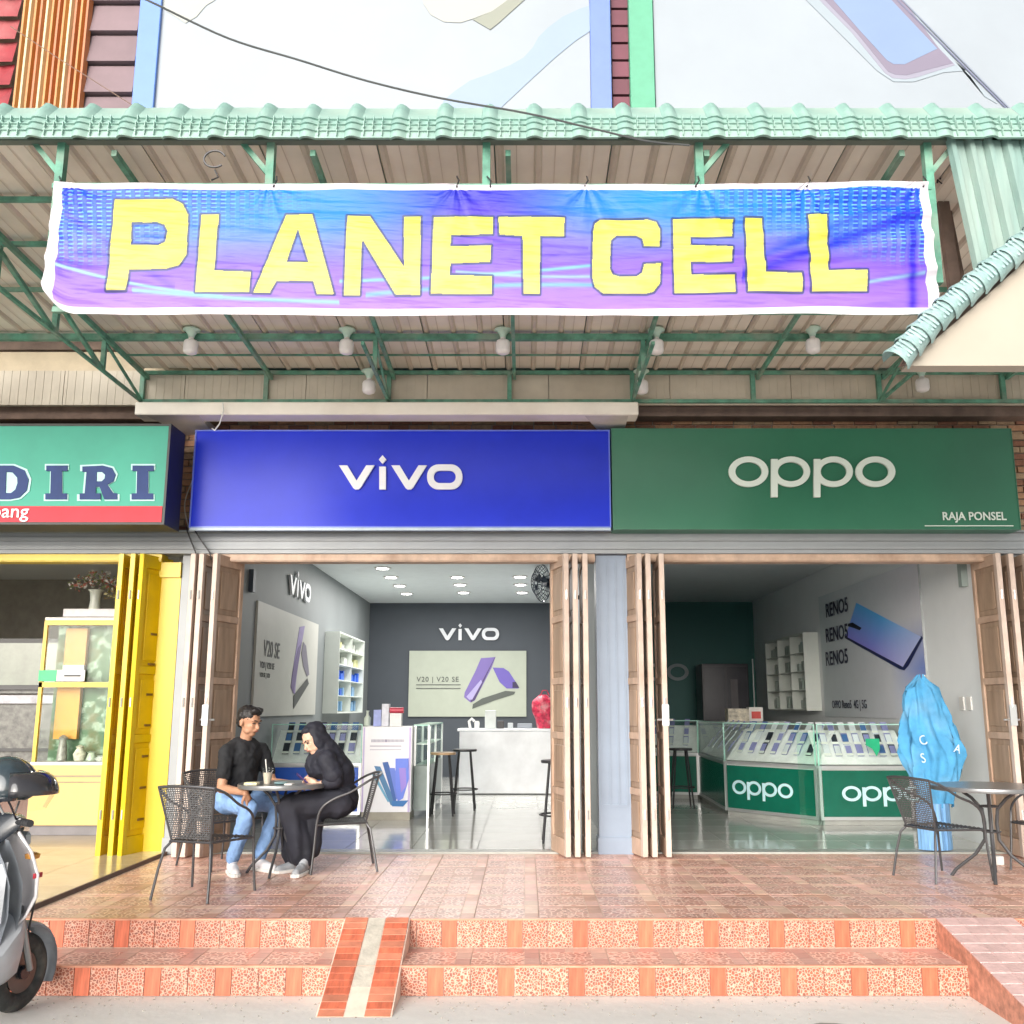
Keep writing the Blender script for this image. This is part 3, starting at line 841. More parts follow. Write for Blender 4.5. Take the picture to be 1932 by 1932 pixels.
# scalloped mint roof tiles along the eave ---------------------------------------------
def eave_tile(seed):
    rr = random.Random(seed)
    m = MB(); W = .257; n = 14; rows = []
    z0, z1 = H + 3.125, H + 3.405
    prof = [(0, z0), (.012, z0 + .045), (.0, z0 + .047), (.03, z0 + .095), (.018, z0 + .098), (.05, z0 + .14), (.038, z0 + .143), (.075, z0 + .19), (.15, z1)]
    def P(j, y, z, t):
        u = j / n
        bump = .036 * math.cos(math.pi / 2 * min(1, abs(u - .17) / .17)) ** .9
        dome = .012 * math.sin(math.pi * min(1, max(0, (u - .27) / .73)))
        return (u * W, YF + y - bump - dome * (1 - t), z - dome * (1 - t) * .6 + bump * (.28 if t > .8 else -.25))
    for k, (y, z) in enumerate(prof):
        t = k / (len(prof) - 1)
        rows.append([P(j, y, z, t) for j in range(n + 1)])
    m.grid(rows)
    rows2 = [[(p[0], p[1] + .02, p[2]) for p in r] for r in (rows[0], rows[-1])]
    m.grid([rows[0], rows2[0]]); 
    # two upright ridges
    for u in (.42, .62, .82):
        for a in range(3):
            y, z = prof[2 * a]; m.box(u * W, u * W + .004, YF + y - .018, YF + y + .01, z + .006, z + .04)
    me = m.mesh('eave_tile', normals=False)
    me.materials.append(ROOFG)
    me.polygons.foreach_set('use_smooth', [True] * len(me.polygons))
    bm = bmesh.new(); bm.from_mesh(me)
    for e in bm.edges:
        if len(e.link_faces) == 2 and e.calc_face_angle(0) > R(35): e.smooth = False
    bm.to_mesh(me); bm.free()
    return me
em = [eave_tile(i) for i in range(1)]
x = CX0; k = 0
while x < CX1:
    o = bpy.data.objects.new('roof_tile', em[0]); COL.objects.link(o); o.parent = can
    o.location = (x, 0 + random.uniform(-.004, .004), -ZC + random.uniform(-.004, .004)); o.location.y += 2.2
    x += .255; k += 1
b = MB(); b.box(CX0, CX1, YF + .07, YF + .12, H + 3.15, H + 3.22); b.build('eave_board', mat('eave_dark', (.14, .17, .14), .7), can)

# beige panel closing the back, cream strips at far left
pn = empty('rear_cladding', (0, -.4, 4.04), 0, 'beige fluted cladding panel closing the gap behind the canopy posts', 'cladding')
xx = -6.5; k = 0
while xx < 5.3:
    b = MB()
    top = 4.33
    w = min(1.12, 5.3 - xx)
    b.box(xx + .003, xx + w - .003, -.388, -.37, 4.0, top)
    q = xx
    while q < xx + w - .05: b.box(q + .02, q + .032, -.392, -.388, 4.0, top); q += .075
    b.build('panel', PANEL, pn); xx += w
wall = MB(); wall.box(-8, 9.5, .021, .25, 4.021, 10.8)
up = wall.build('upper_wall', mat('upper_wall_paint', (.55, .50, .42), .8, var=.1, scale=1.5)); tag(up, 'plain upper wall of the shop building behind the canopy and billboards', 'wall')
b = MB()
b.box(-8, -3.0, -.06, .02, 4.66, 4.80, 1); b.box(-8, -3.0, -.10, .02, 4.42, 4.62, 0)  # upper band: shade on the wall put in as dark brown colour
o = b.build('wall_band', [mat('cream_band', (.55, .46, .33), .7, var=.1), BROWN]); tag(o, 'cream wall band and shaded wall painted dark brown under the canopy at far left', 'wall band')

# ================================================================ hanging lamps
def lamp_proto():
    root = empty('hanging_lamp')
    b = MB(); b.tube([(0, 0, .10), (.01, 0, .05), (0, 0, .0)], .007, 6); b.build('cord', DARK, root, True)
    b = MB(); b.lathe([(.012, .03), (.03, .02), (.068, .004), (.072, -.006), (.05, -.016), (.03, -.045), (.024, -.07)], n=20)
    b.build('cap', mat('lamp_cap_mint', (.52, .70, .60), .45, dirt=.3, dirtcol=(.3, .4, .34)), root, True, smooth=True)
    b = MB(); b.lathe([(.02, -.066), (.024, -.085), (.052, -.10), (.060, -.118), (.060, -.185), (.052, -.205), (.03, -.216), (.005, -.219)], n=20)
    b.build('bulb', mat('milk_bulb', (.80, .78, .78), .35, var=.04), root, True, smooth=True)
    return root
lp = lamp_proto(); first = True
lamps = [(362, 622, -1.34), (655, 622, -1.34), (949, 622, -1.34), (1238, 622, -1.34), (1532, 620, -1.34), (697, 700, -.60), (1210, 700, -.60), (1738, 696, -.60)]
names = ['white bulb lamp under the canopy, leftmost of the upper row', 'white bulb lamp, second from left in the upper row', 'white bulb lamp in the middle of the upper row',
         'white bulb lamp, fourth from left in the upper row', 'white bulb lamp, rightmost of the upper row', 'lower white bulb lamp under the middle of the word PLANET',
         'lower white bulb lamp under the gap before CELL', 'lower white bulb lamp under the cream gable at the right']
for (px, py, Y), nm in zip(lamps, names):
    p = at(px, py, Y); place(lp, first, p, random.uniform(0, 6), nm, 'lamps hanging under the canopy', 'lamp'); first = False

# ================================================================ banner
Fz = .3498
def zt1(P): return [(x * Fz, y * Fz) for x, y in P]
def zt2(P): return [(627.6 + x * Fz, y * Fz) for x, y in P]
def zt3(P): return [(1255.2 + x * .3503, y * .3503) for x, y in P]
LET = [
 (zt1([(620, 1078), (930, 1075), (985, 1100), (1015, 1160), (1012, 1240), (1005, 1370), (965, 1432), (900, 1450), (695, 1455), (680, 1568), (575, 1568)]), zt1([(710, 1200), (850, 1200), (890, 1215), (905, 1250), (890, 1300), (850, 1322), (705, 1322)])),
 (zt1([(1085, 1160), (1180, 1160), (1155, 1460), (1350, 1465), (1345, 1575), (1055, 1575)]), None),
 (zt1([(1545, 1160), (1685, 1160), (1800, 1585), (1710, 1585), (1690, 1515), (1490, 1515), (1455, 1580), (1365, 1580)]), zt1([(1608, 1235), (1665, 1415), (1545, 1415)])),
 (zt2([(80, 1165), (200, 1165), (385, 1440), (385, 1170), (475, 1170), (470, 1590), (340, 1590), (160, 1290), (145, 1590), (60, 1590)]), None),
 (zt2([(545, 1170), (865, 1170), (862, 1262), (640, 1268), (635, 1330), (855, 1325), (850, 1412), (635, 1420), (632, 1485), (860, 1490), (858, 1585), (530, 1585)]), None),
 (zt2([(895, 1170), (1250, 1175), (1248, 1275), (1120, 1272), (1115, 1585), (1030, 1585), (1025, 1272), (900, 1265)]), None),
 (zt2([(1440, 1190), (1700, 1185), (1745, 1200), (1765, 1240), (1765, 1325), (1680, 1325), (1670, 1290), (1640, 1275), (1530, 1275), (1500, 1300), (1495, 1450), (1510, 1480), (1545, 1490), (1640, 1490), (1670, 1470), (1680, 1425), (1770, 1420), (1765, 1530), (1730, 1575), (1690, 1585), (1460, 1585), (1415, 1550), (1400, 1490), (1405, 1250), (1415, 1205)]), None),
 (zt3([(40, 1182), (365, 1182), (360, 1272), (135, 1275), (135, 1322), (362, 1330), (360, 1408), (138, 1408), (140, 1482), (372, 1482), (378, 1575), (50, 1578)]), None),
 (zt3([(430, 1175), (520, 1175), (525, 1260), (540, 1465), (738, 1465), (738, 1570), (445, 1570)]), None),
 (zt3([(770, 1155), (868, 1155), (880, 1455), (1085, 1455), (1088, 1568), (790, 1568)]), None)]
ban = empty('banner', (0, YF - .02, 4.3), 0, 'wide creased vinyl banner reading PLANET CELL hanging from the canopy front', 'banner')
NX, NY = 1401, 221
u, v = np.meshgrid(np.linspace(0, 1, NX), np.linspace(0, 1, NY))
def edge_l(v): return 104 - 28 * (1 - v) + 13 * np.clip(1 - v / .13, 0, 1) ** 2
def edge_r(v): return 1751 + 24 * (1 - v)
top = 344 + 3 * np.sin(np.pi * u) - 5 * np.exp(-((u - .93) / .04) ** 2) + 1.2 * np.abs(np.sin(u * np.pi * 9))
bot = 592 + 3 * np.sin(np.pi * u) + 1.0 * np.sin(u * 21) - 34 * np.clip(1 - u / .035, 0, 1) ** 2.2 * 1.0 + 0 * u
px = edge_l(v) * (1 - u) + edge_r(v) * u
py = bot * (1 - v) + top * v
Yb = YF - .03
uu = (px - 990) / 1860; vv = -(py - 966) / 1860
dy = math.cos(PITCH) - vv * math.sin(PITCH); dz = math.sin(PITCH) + vv * math.cos(PITCH)
tt = (Yb + D) / dy
co = np.stack([uu * tt, np.full_like(uu, Yb), H + dz * tt], -1)
# creases: long horizontal waves, radial pulls from the tie points, fans in both lower and upper corners
wr = .010 * (snoise(u * 9, v * 5 + 3, 1) - .5) + .010 * (snoise(u * 22 + v * 9, v * 26, 2) - .5)
right = np.clip((u - .5) / .5, 0, 1)
wr += .012 * right * np.sin((v * 30 - u * 34) + 4 * snoise(u * 6, v * 4, 4)) * (.3 + snoise(u * 7, v * 5, 5))
leftm = np.clip((.22 - u) / .22, 0, 1)
wr += .007 * leftm * np.sin(v * 24 + u * 46 + 3 * snoise(u * 5, v * 4, 7))
for tu in (.02, .245, .46, .61, .74, .86, .985):
    ang = np.arctan2((1 - v) * .16, (u - tu)); rr_ = np.hypot((1 - v) * .16, u - tu)
    wr += .0035 * np.sin(ang * 9 + tu * 40 + 4 * snoise(ang * 3, rr_ * 20, 31)) * np.exp(-rr_ * 16)
wr += .004 * np.sin(v * 46 + 3 * snoise(u * 12, v * 3, 9)) * np.clip(snoise(u * 10, v * 3, 8) - .35, 0, 1) * 2
co[..., 1] += wr * 1.1
# print
cy_ = np.array(s2l((.06, .66, .97))); bl = np.array(s2l((.10, .22, .90))); pu = np.array(s2l((.56, .45, .93))); li = np.array(s2l((.73, .58, .95))); dv = np.array(s2l((.26, .22, .80)))
skyb = np.array(s2l((.50, .64, .97)))
cen = np.exp(-((px - 905) / 190) ** 2)
topc = mixc(mixc(cy_, bl, np.clip(np.abs(px - 960) / 900, 0, 1) ** 2.2 * .9), dv, cen)
vv_ = np.clip(v + .12 * np.sin(u * 7) * .3 + .10 * (snoise(u * 5, v * 3, 11) - .5), 0, 1)
rgb = mixc(li, pu, np.clip(vv_ / .45, 0, 1)); rgb = mixc(rgb, skyb, np.clip((vv_ - .38) / .22, 0, 1) * (1 - cen) * .8)
rgb = mixc(rgb, topc, np.clip((vv_ - .55) / .32, 0, 1))
# dot grids in both upper corners
for cx0, sgn, ph in ((110, 1, 0), (1745, -1, 1)):
    dx = (px - cx0) * sgn
    colm = np.mod(dx, 18) ; rowm = np.mod(py - 345, 7.6)
    reach = np.clip(1 - dx / 520, 0, 1) * np.clip(1.15 - (1 - v) * (1.5 + dx / 300), 0, 1)
    band = np.clip((.85 - (1 - v)) * 3 - dx / 210, 0, 1) 
    dark = (colm < 9) & (reach > .02)
    rgb = mixc(rgb, np.array(s2l((.12, .16, .82))), np.where(dark, .62 * np.clip(reach * 2.2, 0, 1), 0))
    dash = (colm > 1) & (colm < 11) & (rowm < 2.6) & (reach > .05) & (1 - v < .62)
    rgb = mixc(rgb, np.array(s2l((.62, .88, 1.0))), np.where(dash, .75 * np.clip(reach * 2.4, 0, 1), 0))
# deep blue beams and light streaks
def streak(x0, y0, x1, y1, w, c, s_, curve=0):
    global rgb
    t = np.clip((px - x0) / (x1 - x0), 0, 1); yc = y0 + (y1 - y0) * t + curve * np.sin(np.pi * t)
    m = np.exp(-((py - yc) / w) ** 2) * ((px > min(x0, x1)) & (px < max(x0, x1))) * s_
    rgb = mixc(rgb, np.array(s2l(c)), m)
streak(1400, 520, 1735, 400, 13, (.16, .20, .88), .75)
streak(1440, 480, 1720, 370, 9, (.20, .35, .95), .6)
streak(120, 400, 330, 545, 9, (.42, .32, .88), .5)
streak(98, 498, 420, 560, 3.2, (.70, .90, 1), .9, 8)
streak(250, 548, 640, 570, 4, (.62, .86, 1), .8, 3)
streak(640, 530, 1130, 500, 3.2, (.58, .86, 1), .8, 5)
streak(690, 556, 1160, 538, 4.5, (.55, .84, .98), .7, -8)
streak(860, 512, 1170, 520, 3, (.70, .88, 1), .7, 5)
streak(1560, 545, 1745, 515, 3, (.72, .86, 1), .9)
streak(930, 455, 1110, 468, 3, (.40, .30, .85), .7)
streak(1000, 484, 1115, 478, 2.5, (.40, .30, .85), .5)
m_ = np.exp(-((px - 1722) / 9) ** 2) * np.clip((py - 400) / 40, 0, 1); rgb = mixc(rgb, np.array(s2l((.24, .18, .85))), m_ * .8)
# letters: own faces, print outline on the banner
inside = np.full(px.shape, -1)
dist = np.full(px.shape, 1e9)
for k, (outer, hole) in enumerate(LET):
    xs_ = [p[0] for p in outer]; ys_ = [p[1] for p in outer]
    mbox = (px > min(xs_) - 12) & (px < max(xs_) + 12) & (py > min(ys_) - 12) & (py < max(ys_) + 12)
    X_, Y_ = px[mbox], py[mbox]
    ins = inpoly(X_, Y_, outer)
    dd = distpoly(X_, Y_, outer)
    if hole: ins &= ~inpoly(X_, Y_, hole); dd = np.minimum(dd, distpoly(X_, Y_, hole))
    tmp = inside[mbox]; tmp[ins] = k; inside[mbox] = tmp
    # drop outline shifted up-right
    d2 = np.where(ins, 0, dd); td = dist[mbox]; dist[mbox] = np.minimum(td, d2)
ol = np.clip(1 - (dist - 3.6) / 1.4, 0, 1) * (inside < 0)
rgb = mixc(rgb, np.array(s2l((.20, .26, .42))), ol * .85)
lum = rgb.mean(-1, keepdims=True); rgb = np.clip(lum + (rgb - lum) * 1.12, 0.004, 1) * .93
yl = mixc(np.array(s2l((.93, .90, .22))), np.array(s2l((.97, .93, .50))), np.clip(1.15 - v * 1.1 + .5 * (snoise(u * 30, v * 6, 21) - .5), 0, 1))
lum = rgb.mean(-1, keepdims=True); rgb = np.clip(lum + (rgb - lum) * 1.12, 0.004, 1) * .93
yl = mixc(yl, np.array(s2l((.82, .90, .22))), np.clip(snoise(u * 40, v * 8, 22) - .55, 0, 1) * 1.6)
rgb = np.where((inside >= 0)[..., None], yl, rgb)
# white hem
hem = (px < edge_l(v) + 17 + 4 * (1 - v)) | (px > edge_r(v) - 16 - 6 * (1 - v)) | (py < top + 11) | (py > bot - 13)
rgb = np.where(hem[..., None], np.array(s2l((.95, .93, .96))), rgb)
rgb *= .60
allidx = np.arange(NX * NY).reshape(NY, NX)
quads = np.stack([allidx[:-1, :-1], allidx[:-1, 1:], allidx[1:, 1:], allidx[1:, :-1]], -1).reshape(-1, 4)
lab = inside[:-1, :-1].reshape(-1)
hemq = hem[:-1, :-1].reshape(-1)
def sub(name, mask, off=0.0):
    q = quads[mask]; used, inv = np.unique(q, return_inverse=True)
    me = bpy.data.meshes.new(name)
    c = co.reshape(-1, 3)[used].copy(); c[:, 1] += off
    mesh_np(me, c, inv.reshape(-1, 4))
    a = me.color_attributes.new('print', 'FLOAT_COLOR', 'POINT')
    cc = np.concatenate([rgb.reshape(-1, 3)[used], np.ones((len(used), 1))], 1).astype(np.float32)
    if len(a.data) == len(cc): a.data.foreach_set('color', cc.ravel())
    return link_mesh(name, me, VINYL, ban, smooth=True)
sub('cloth', (lab < 0) & ~hemq)
sub('white_hem', hemq & (lab < 0))
for k in range(len(LET)): sub('letter', lab == k, -.0015)
# dark ties
for px_, dx_ in ((112, 0), (516, 6), (862, 0), (925, -6), (1103, 4), (1312, 5), (1522, 3), (1742, 0)):
    a, c = at(px_, 352, Yb - .005), at(px_ + dx_, 333, YF + .08)
    q = MB(); q.tube([a, (a + c) / 2 + Vector((.012, -.01, 0)), c], .005, 5); q.build('tie', DARK, ban)

c = at(405, 300, YF + .02)
q = MB(); q.tube([c + Vector((.06 * math.cos(a_), 0, .05 * math.sin(a_))) for a_ in [R(20 + 14 * i) for i in range(22)]], .006, 5)
q.tube([c + Vector((.0, .01, -.06)), c + Vector((.02, .02, -.10)), c + Vector((-.01, 0, -.13))], .005, 5)
tag(q.build('wire_coil', DARK), 'small coil of dark wire hanging from the roof edge above the letter A', 'wire coil')
# overhead cable crossing in front of the roof
w = MB()
P = [at(250, -12, -4.6), at(290, 6, -4.6), at(430, 72, -4.5), at(560, 112, -4.45), at(690, 152, -4.4), at(830, 185, -4.35), at(990, 213, -4.3), at(1120, 243, -4.25), at(1220, 266, -4.2), at(1300, 274, -4.14)]
def crom(P, n=6):
    out = []
    for i in range(len(P) - 1):
        p0, p1, p2, p3 = P[max(i - 1, 0)], P[i], P[i + 1], P[min(i + 2, len(P) - 1)]
        out += [.5 * ((2 * p1) + (p2 - p0) * t + (2 * p0 - 5 * p1 + 4 * p2 - p3) * t * t + (3 * p1 - p0 - 3 * p2 + p3) * t ** 3) for t in [k / n for k in range(n)]]
    return out + [P[-1]]
w.tube(crom(P), .0055, 6); tag(w.build('overhead_cable', mat('weathered_cable', (.07, .075, .075), .7)), 'dark sagging overhead cable crossing from top left to the canopy eave', 'cable')
w = MB(); w.tube([at(20, 50, -.25), at(110, 110, -.25), at(260, 205, -.25)], .005, 5)
tag(w.build('thin_wire', mat('thin_wire_brown', (.2, .13, .1), .6)), 'thin brown wire slanting across the orange and mauve cladding', 'cable')
# ================================================================ billboards and cladding above the canopy
def band(name, px0, px1, m, y, label, cat, z0=4.9, z1=10.6, t=.05):
    a, c = at(px0, 100, y), at(px1, 100, y)
    root = empty(name, ((a.x + c.x) / 2, y, z0), 0, label, cat)
    return root, a.x, c.x
# red metal tiles
RED = mat('red_roof_tile', (.30, .04, .05), .4, var=.25, scale=4, dirt=.3, dirtcol=(.55, .35, .33))
root, x0, x1 = band('red_tile_cladding', -200, 30, RED, -.12, 'red ribbed tile cladding at the top left corner', 'cladding')
for r in range(16):
    for c in range(5):
        xa = x1 - (c + 1) * .26; za = 6.4 + r * .26
        b = MB()
        b.add([(xa, -.17, za), (xa + .13, -.21, za - .03), (xa + .26, -.17, za), (xa + .26, -.11, za + .27), (xa + .13, -.13, za + .24), (xa, -.11, za + .27)],
              [(0, 1, 4, 5), (1, 2, 3, 4)])
        b.build('tile', RED, root)
# orange / cream corrugated strips
root, x0, x1 = band('striped_cladding', 40, 160, None, -.10, 'orange and cream upright corrugated cladding beside the red tiles', 'cladding')
OR = [mat('orange_sheet', (.48, .20, .05), .45, var=.15, scale=3, stretch=(6, 1, .3)), mat('cream_sheet', (.58, .46, .27), .45, var=.1, stretch=(6, 1, .3)), mat('deep_orange_sheet', (.42, .14, .05), .45, var=.15, stretch=(6, 1, .3))]
ws = [0, 1, 0, 2, 1, 0, 2, 0, 1, 2, 0, 2]
n = len(ws); dx = (x1 - x0 + .06) / n
for i, k in enumerate(ws):
    b = MB(); xa = x0 - .03 + i * dx
    b.add([(xa, -.08, 5), (xa + dx * .35, -.14, 5), (xa + dx * .7, -.14, 5), (xa + dx, -.08, 5), (xa, -.08, 10.6), (xa + dx * .35, -.14, 10.6), (xa + dx * .7, -.14, 10.6), (xa + dx, -.08, 10.6)],
          [(0, 1, 5, 4), (1, 2, 6, 5), (2, 3, 7, 6)])
    b.build('strip', OR[k], root)
# mauve boards
MAU = mat('mauve_board', (.20, .14, .155), .55, var=.1, scale=3, randv=.06)
root, x0, x1 = band('mauve_cladding', 162, 256, None, -.09, 'mauve brown horizontal board cladding left of the blue strip', 'cladding')
z = 6.0
while z < 10.5:
    b = MB(); b.add([(x0, -.10, z), (x1, -.10, z), (x1, -.045, z + .33), (x0, -.045, z + .33), (x0, .02, z), (x1, .02, z), (x1, .02, z + .33), (x0, .02, z + .33)],
                    [(0, 1, 2, 3), (0, 4, 5, 1), (3, 2, 6, 7), (0, 3, 7, 4), (1, 5, 6, 2)])
    b.build('board', MAU, root); z += .352
def strip(px0, px1, m, y, label, cat='billboard frame'):
    a, c = at(px0, 100, y), at(px1, 100, y)
    b = MB(); b.box(a.x, c.x, y, 0.015, 4.9, 10.6); o = b.build('frame_strip', m, bevel=.006); tag(o, label, cat)
strip(256, 297, mat('sky_blue_frame', (.10, .21, .55), .4, var=.05), -.16, 'sky blue upright strip at the left edge of the left billboard')
strip(1114, 1153, mat('periwinkle_frame', (.13, .20, .52), .4, var=.05), -.16, 'periwinkle blue upright strip at the right edge of the left billboard')
strip(1188, 1234, mat('mint_frame', (.095, .33, .21), .4, var=.08), -.16, 'green upright strip at the left edge of the right billboard')
DR = mat('dark_red_board', (.13, .03, .05), .5, var=.1, randv=.15)
root, x0, x1 = band('dark_red_cladding', 1155, 1186, None, -.08, 'narrow dark red slatted cladding between the two billboards', 'cladding')
z = 6.0
while z < 10.5:
    b = MB(); b.box(x0, x1, -.07, .02, z, z + .17); b.build('slat', DR, root); z += .2
BILL = mat('pale_billboard_vinyl', (.30, .335, .375), .5, var=.05, scale=.8)
def bill(px0, px1, label):
    a, c = at(px0, 100, -.12), at(px1, 100, -.12)
    root = empty('billboard', ((a.x + c.x) / 2, -.12, 5), 0, label, 'billboard')
    b = MB(); b.box(a.x, c.x, -.12, .012, 4.9, 10.6); b.build('face', BILL, root)
    return root
b1 = bill(298, 1113, 'huge pale blue white billboard with a pale hand and a light blue ribbon')
b2 = bill(1235, 2010, 'huge pale billboard showing the lower end of a slanted phone')
def decal(root, name, pts, col, lvl, f=1, ox=0, oy=0, var=.03):
    m = mat('print_%s_%s' % (name, lvl), tuple(.42 * q for q in s2l(col)), .5, var=var, scale=2)
    T = lambda x, y, d: at(ox + x * f, oy + y * f, -.124 - .002 * lvl) + Vector((0, d, 0))
    return sheet_obj(name, [pts], T, .001, m, root)
d2 = dict(f=.3498, ox=627.6)
decal(b1, 'ribbon', [(1400, 25), (1330, 48), (1240, 90), (1160, 150), (1110, 200), (1080, 255), (1030, 310), (960, 350), (840, 400), (740, 435), (660, 490), (600, 540), (560, 640), (850, 640), (930, 560), (1080, 420), (1200, 310), (1310, 220), (1400, 160)], (.78, .87, .99), 1, **d2)
decal(b1, 'hand', [(470, -60), (490, 20), (530, 80), (600, 118), (690, 122), (760, 100), (860, 60), (980, 10), (1060, -60)], (.93, .94, .92), 1, **d2)
decal(b1, 'finger_edge', [(755, 105), (790, 125), (850, 160), (900, 120), (1010, 20), (1100, -60), (1010, -60), (930, 10), (860, 60)], (.77, .79, .73), 2, **d2)
decal(b1, 'corner_shape', [(860, -60), (850, 10), (900, 60), (1000, 125), (1060, 90), (1110, 30), (1160, 0), (1180, -60)], (.91, .93, .91), 1, f=.3498, ox=0)
d3 = dict(f=.3503, ox=1255.2)
decal(b2, 'phone_shadow', [(700, -60), (790, 30), (1140, 380), (1230, 440), (1340, 440), (1500, 390), (1620, 380), (1720, 520), (1790, 560), (1560, 330), (1230, -60)], (.84, .90, .95), 1, **d3)
decal(b2, 'phone_body', [(790, -60), (830, 0), (1000, 170), (1185, 395), (1225, 420), (1290, 427), (1350, 418), (1560, 350), (1480, 265), (1215, -60)], (.80, .79, .88), 2, **d3)
decal(b2, 'phone_bezel', [(815, -60), (860, 0), (1030, 175), (1200, 385), (1240, 402), (1300, 405), (1550, 340), (1475, 262), (1240, -60)], (.70, .66, .76), 3, **d3)
decal(b2, 'phone_screen', [(860, -60), (905, 0), (1040, 155), (1195, 325), (1230, 345), (1290, 346), (1465, 262), (1180, -40)], (.69, .80, .98), 4, **d3)
for k, (dx, c) in enumerate(((0, (.62, .64, .78)), (28, (.72, .76, .86)))):
    decal(b2, 'slanted_line', [(1205 + dx, -40), (1215 + dx, -40), (1870 + dx * .6, 610), (1860 + dx * .6, 610)], c, 5 + k, **d3)

# ================================================================ neighbouring lower roof at the right
nb = empty('gable_roof', (3.4, -3.85, 3.2), 0, 'cream gable end with weathered mint verge tiles at the right edge', 'roof')
YG = -4.20
poly = [(1712, 690), (1722, 676), (1830, 585), (1940, 488), (2060, 388), (2380, 690)]
b = MB(); b.prism([at(x, y, YG) for x, y in poly], (0, .10, 0)); b.build('gable_panel', mat('cream_gable', (.40, .36, .30), .7, var=.05, scale=2, dirt=.15, dirtcol=(.45, .35, .25)), nb)
b = MB(); b.prism([at(x, y, YG + .12) for x, y in [(1700, 688), (1712, 668), (1830, 570), (1940, 476), (2060, 376), (2392, 688), (2380, 688), (2060, 390), (1940, 492), (1830, 588), (1722, 682)]], (0, .05, 0)); b.build('barge_board', BROWN, nb)
MINT2 = mat('pale_mint_tile', (.27, .41, .40), .5, var=.2, scale=14, dirt=.4, dirtcol=(.42, .50, .49), bump=.5, bscale=40)
pts = [at(x, y, YG - .03) for x, y in ((1688, 684), (1760, 606), (1850, 530), (1940, 455), (2060, 358))]
def along(t):
    n = len(pts) - 1; k = min(int(t * n), n - 1); f = t * n - k; return pts[k].lerp(pts[k + 1], f), (pts[k + 1] - pts[k]).normalized()
NT = 13
for i in range(NT):
    a, d_ = along(i / NT); c, _ = along((i + 1.12) / NT if i < NT - 1 else 1)
    up_ = Vector((-d_.z, 0, d_.x))
    m = MB(); rows = []
    for t, rad in ((0, .088), (.08, .094), (.5, .080), (1, .072)):
        p = a.lerp(c, t)
        rows.append([p + Vector((0, -math.cos(R(g_)) * rad * 1.0, 0)) + up_ * (math.sin(R(g_)) * rad * .85) for g_ in range(-70, 151, 20)])
    m.grid(rows)
    q = MB(); q.v, q.f, q.m = m.v, m.f, m.m
    for s_ in range(3):
        p = a.lerp(c, .3 + s_ * .2)
        q.add([p + Vector((0, -.088, 0)) + up_ * -.03 - d_ * .006, p + Vector((0, -.088, 0)) + up_ * -.03 + d_ * .006, p + Vector((0, -.07, 0)) + up_ * .065 + d_ * .006, p + Vector((0, -.07, 0)) + up_ * .065 - d_ * .006], [(0, 1, 2, 3)])
    q.build('ridge_tile', MINT2, nb, smooth=True)
# upright mint corrugated sheet above it
cs = empty('corrugated_sheet', (3.0, -3.7, 3.6), 0, 'upright pale mint corrugated sheets between the eave and the gable at right', 'cladding')
YS = -4.03
def edge_x(t): return (at(1784, 258, YS).lerp(at(1858, 600, YS), t))
ribs = 26
for i in range(ribs):
    a0, a1 = edge_x(0) + Vector((i * .105, 0, 0)), edge_x(1) + Vector((i * .105, 0, 0))
    m = MB(); rows = []
    for p in (a0, a1):
        rows.append([p + Vector((k / 8 * .105, -.022 * (1 if (k in (1, 2, 3)) else 0) + (.012 if k == 8 or k == 0 else 0), 0)) for k in range(9)])
    m.grid(rows); m.build('sheet', mat('pale_mint_sheet', (.20, .31, .285), .55, var=.2, scale=4, dirt=.4, dirtcol=(.40, .44, .38), stretch=(4, 1, .5)), cs)
b = MB(); p, q = at(1760, 262, -3.3), at(1812, 620, -3.3)
b.bar(p, q, .07, .05); b.bar(at(1772, 300, -3.2), at(1835, 620, -3.2), .02)
o = b.build('side_beam', BROWN); tag(o, 'dark brown slanting beam in the gap right of the banner', 'beam')
b = MB(); c = at(1772, 310, -3.6)
for k in range(9):
    aa = k * 1.7; b.tube([c + Vector((.03 * math.cos(aa + j * .6), .02 * math.sin(aa + j), .16 - .035 * k + .02 * math.sin(j))) for j in range(5)], .005, 4)
o = b.build('cable_tangle', DARK); tag(o, 'tangle of dark cable tied at the canopy corner above the right banner end', 'cable')
# ================================================================ shop interiors
def atx(px, py, X):
    d = ray(px, py); t = X / d[0]
    return Vector((X, -D + d[1] * t, H + d[2] * t))
WALLG = mat('grey_wall_paint', (.205, .225, .23), .6, var=.05, scale=1.5)
WALLD = mat('charcoal_wall_paint', (.07, .082, .10), .6, var=.05, scale=1.5)
WALLGR = mat('dark_green_wall_paint', (.022, .14, .13), .5, var=.06, scale=1.5)
WALLL = mat('pale_grey_wall_paint', (.80, .83, .84), .6, var=.04, scale=1.5)
CEIL = mat('white_ceiling', (.72, .77, .79), .7, var=.03)
def S(name, m, x0, x1, y0, y1, z0, z1):
    b = MB(); b.box(x0, x1, y0, y1, z0, z1); return b.build(name, m, kind='structure')
CZ = 3.22
S('shop_wall', WALLG, -3.12, -2.95, .23, 9.9, 0, CZ)
S('shop_wall', WALLD, -2.95, .77, 9.70, 9.9, 0, CZ)
S('shop_wall', WALLG, .77, .80, .23, 9.7, 0, CZ)
S('shop_wall', WALLL, .80, .86, .23, 9.5, 0, CZ)
S('shop_wall', WALLGR, .86, 4.30, 9.50, 9.9, 0, CZ)
S('shop_wall', WALLL, 4.30, 4.45, .23, 9.9, 0, CZ)
S('shop_ceiling', CEIL, -3.12, 4.45, .23, 9.9, CZ, CZ + .1)
S('shop_wall', mat('left_shop_wall', (.42, .40, .36), .6, var=.1), -3.30, -3.12, .23, 5.6, 0, CZ)
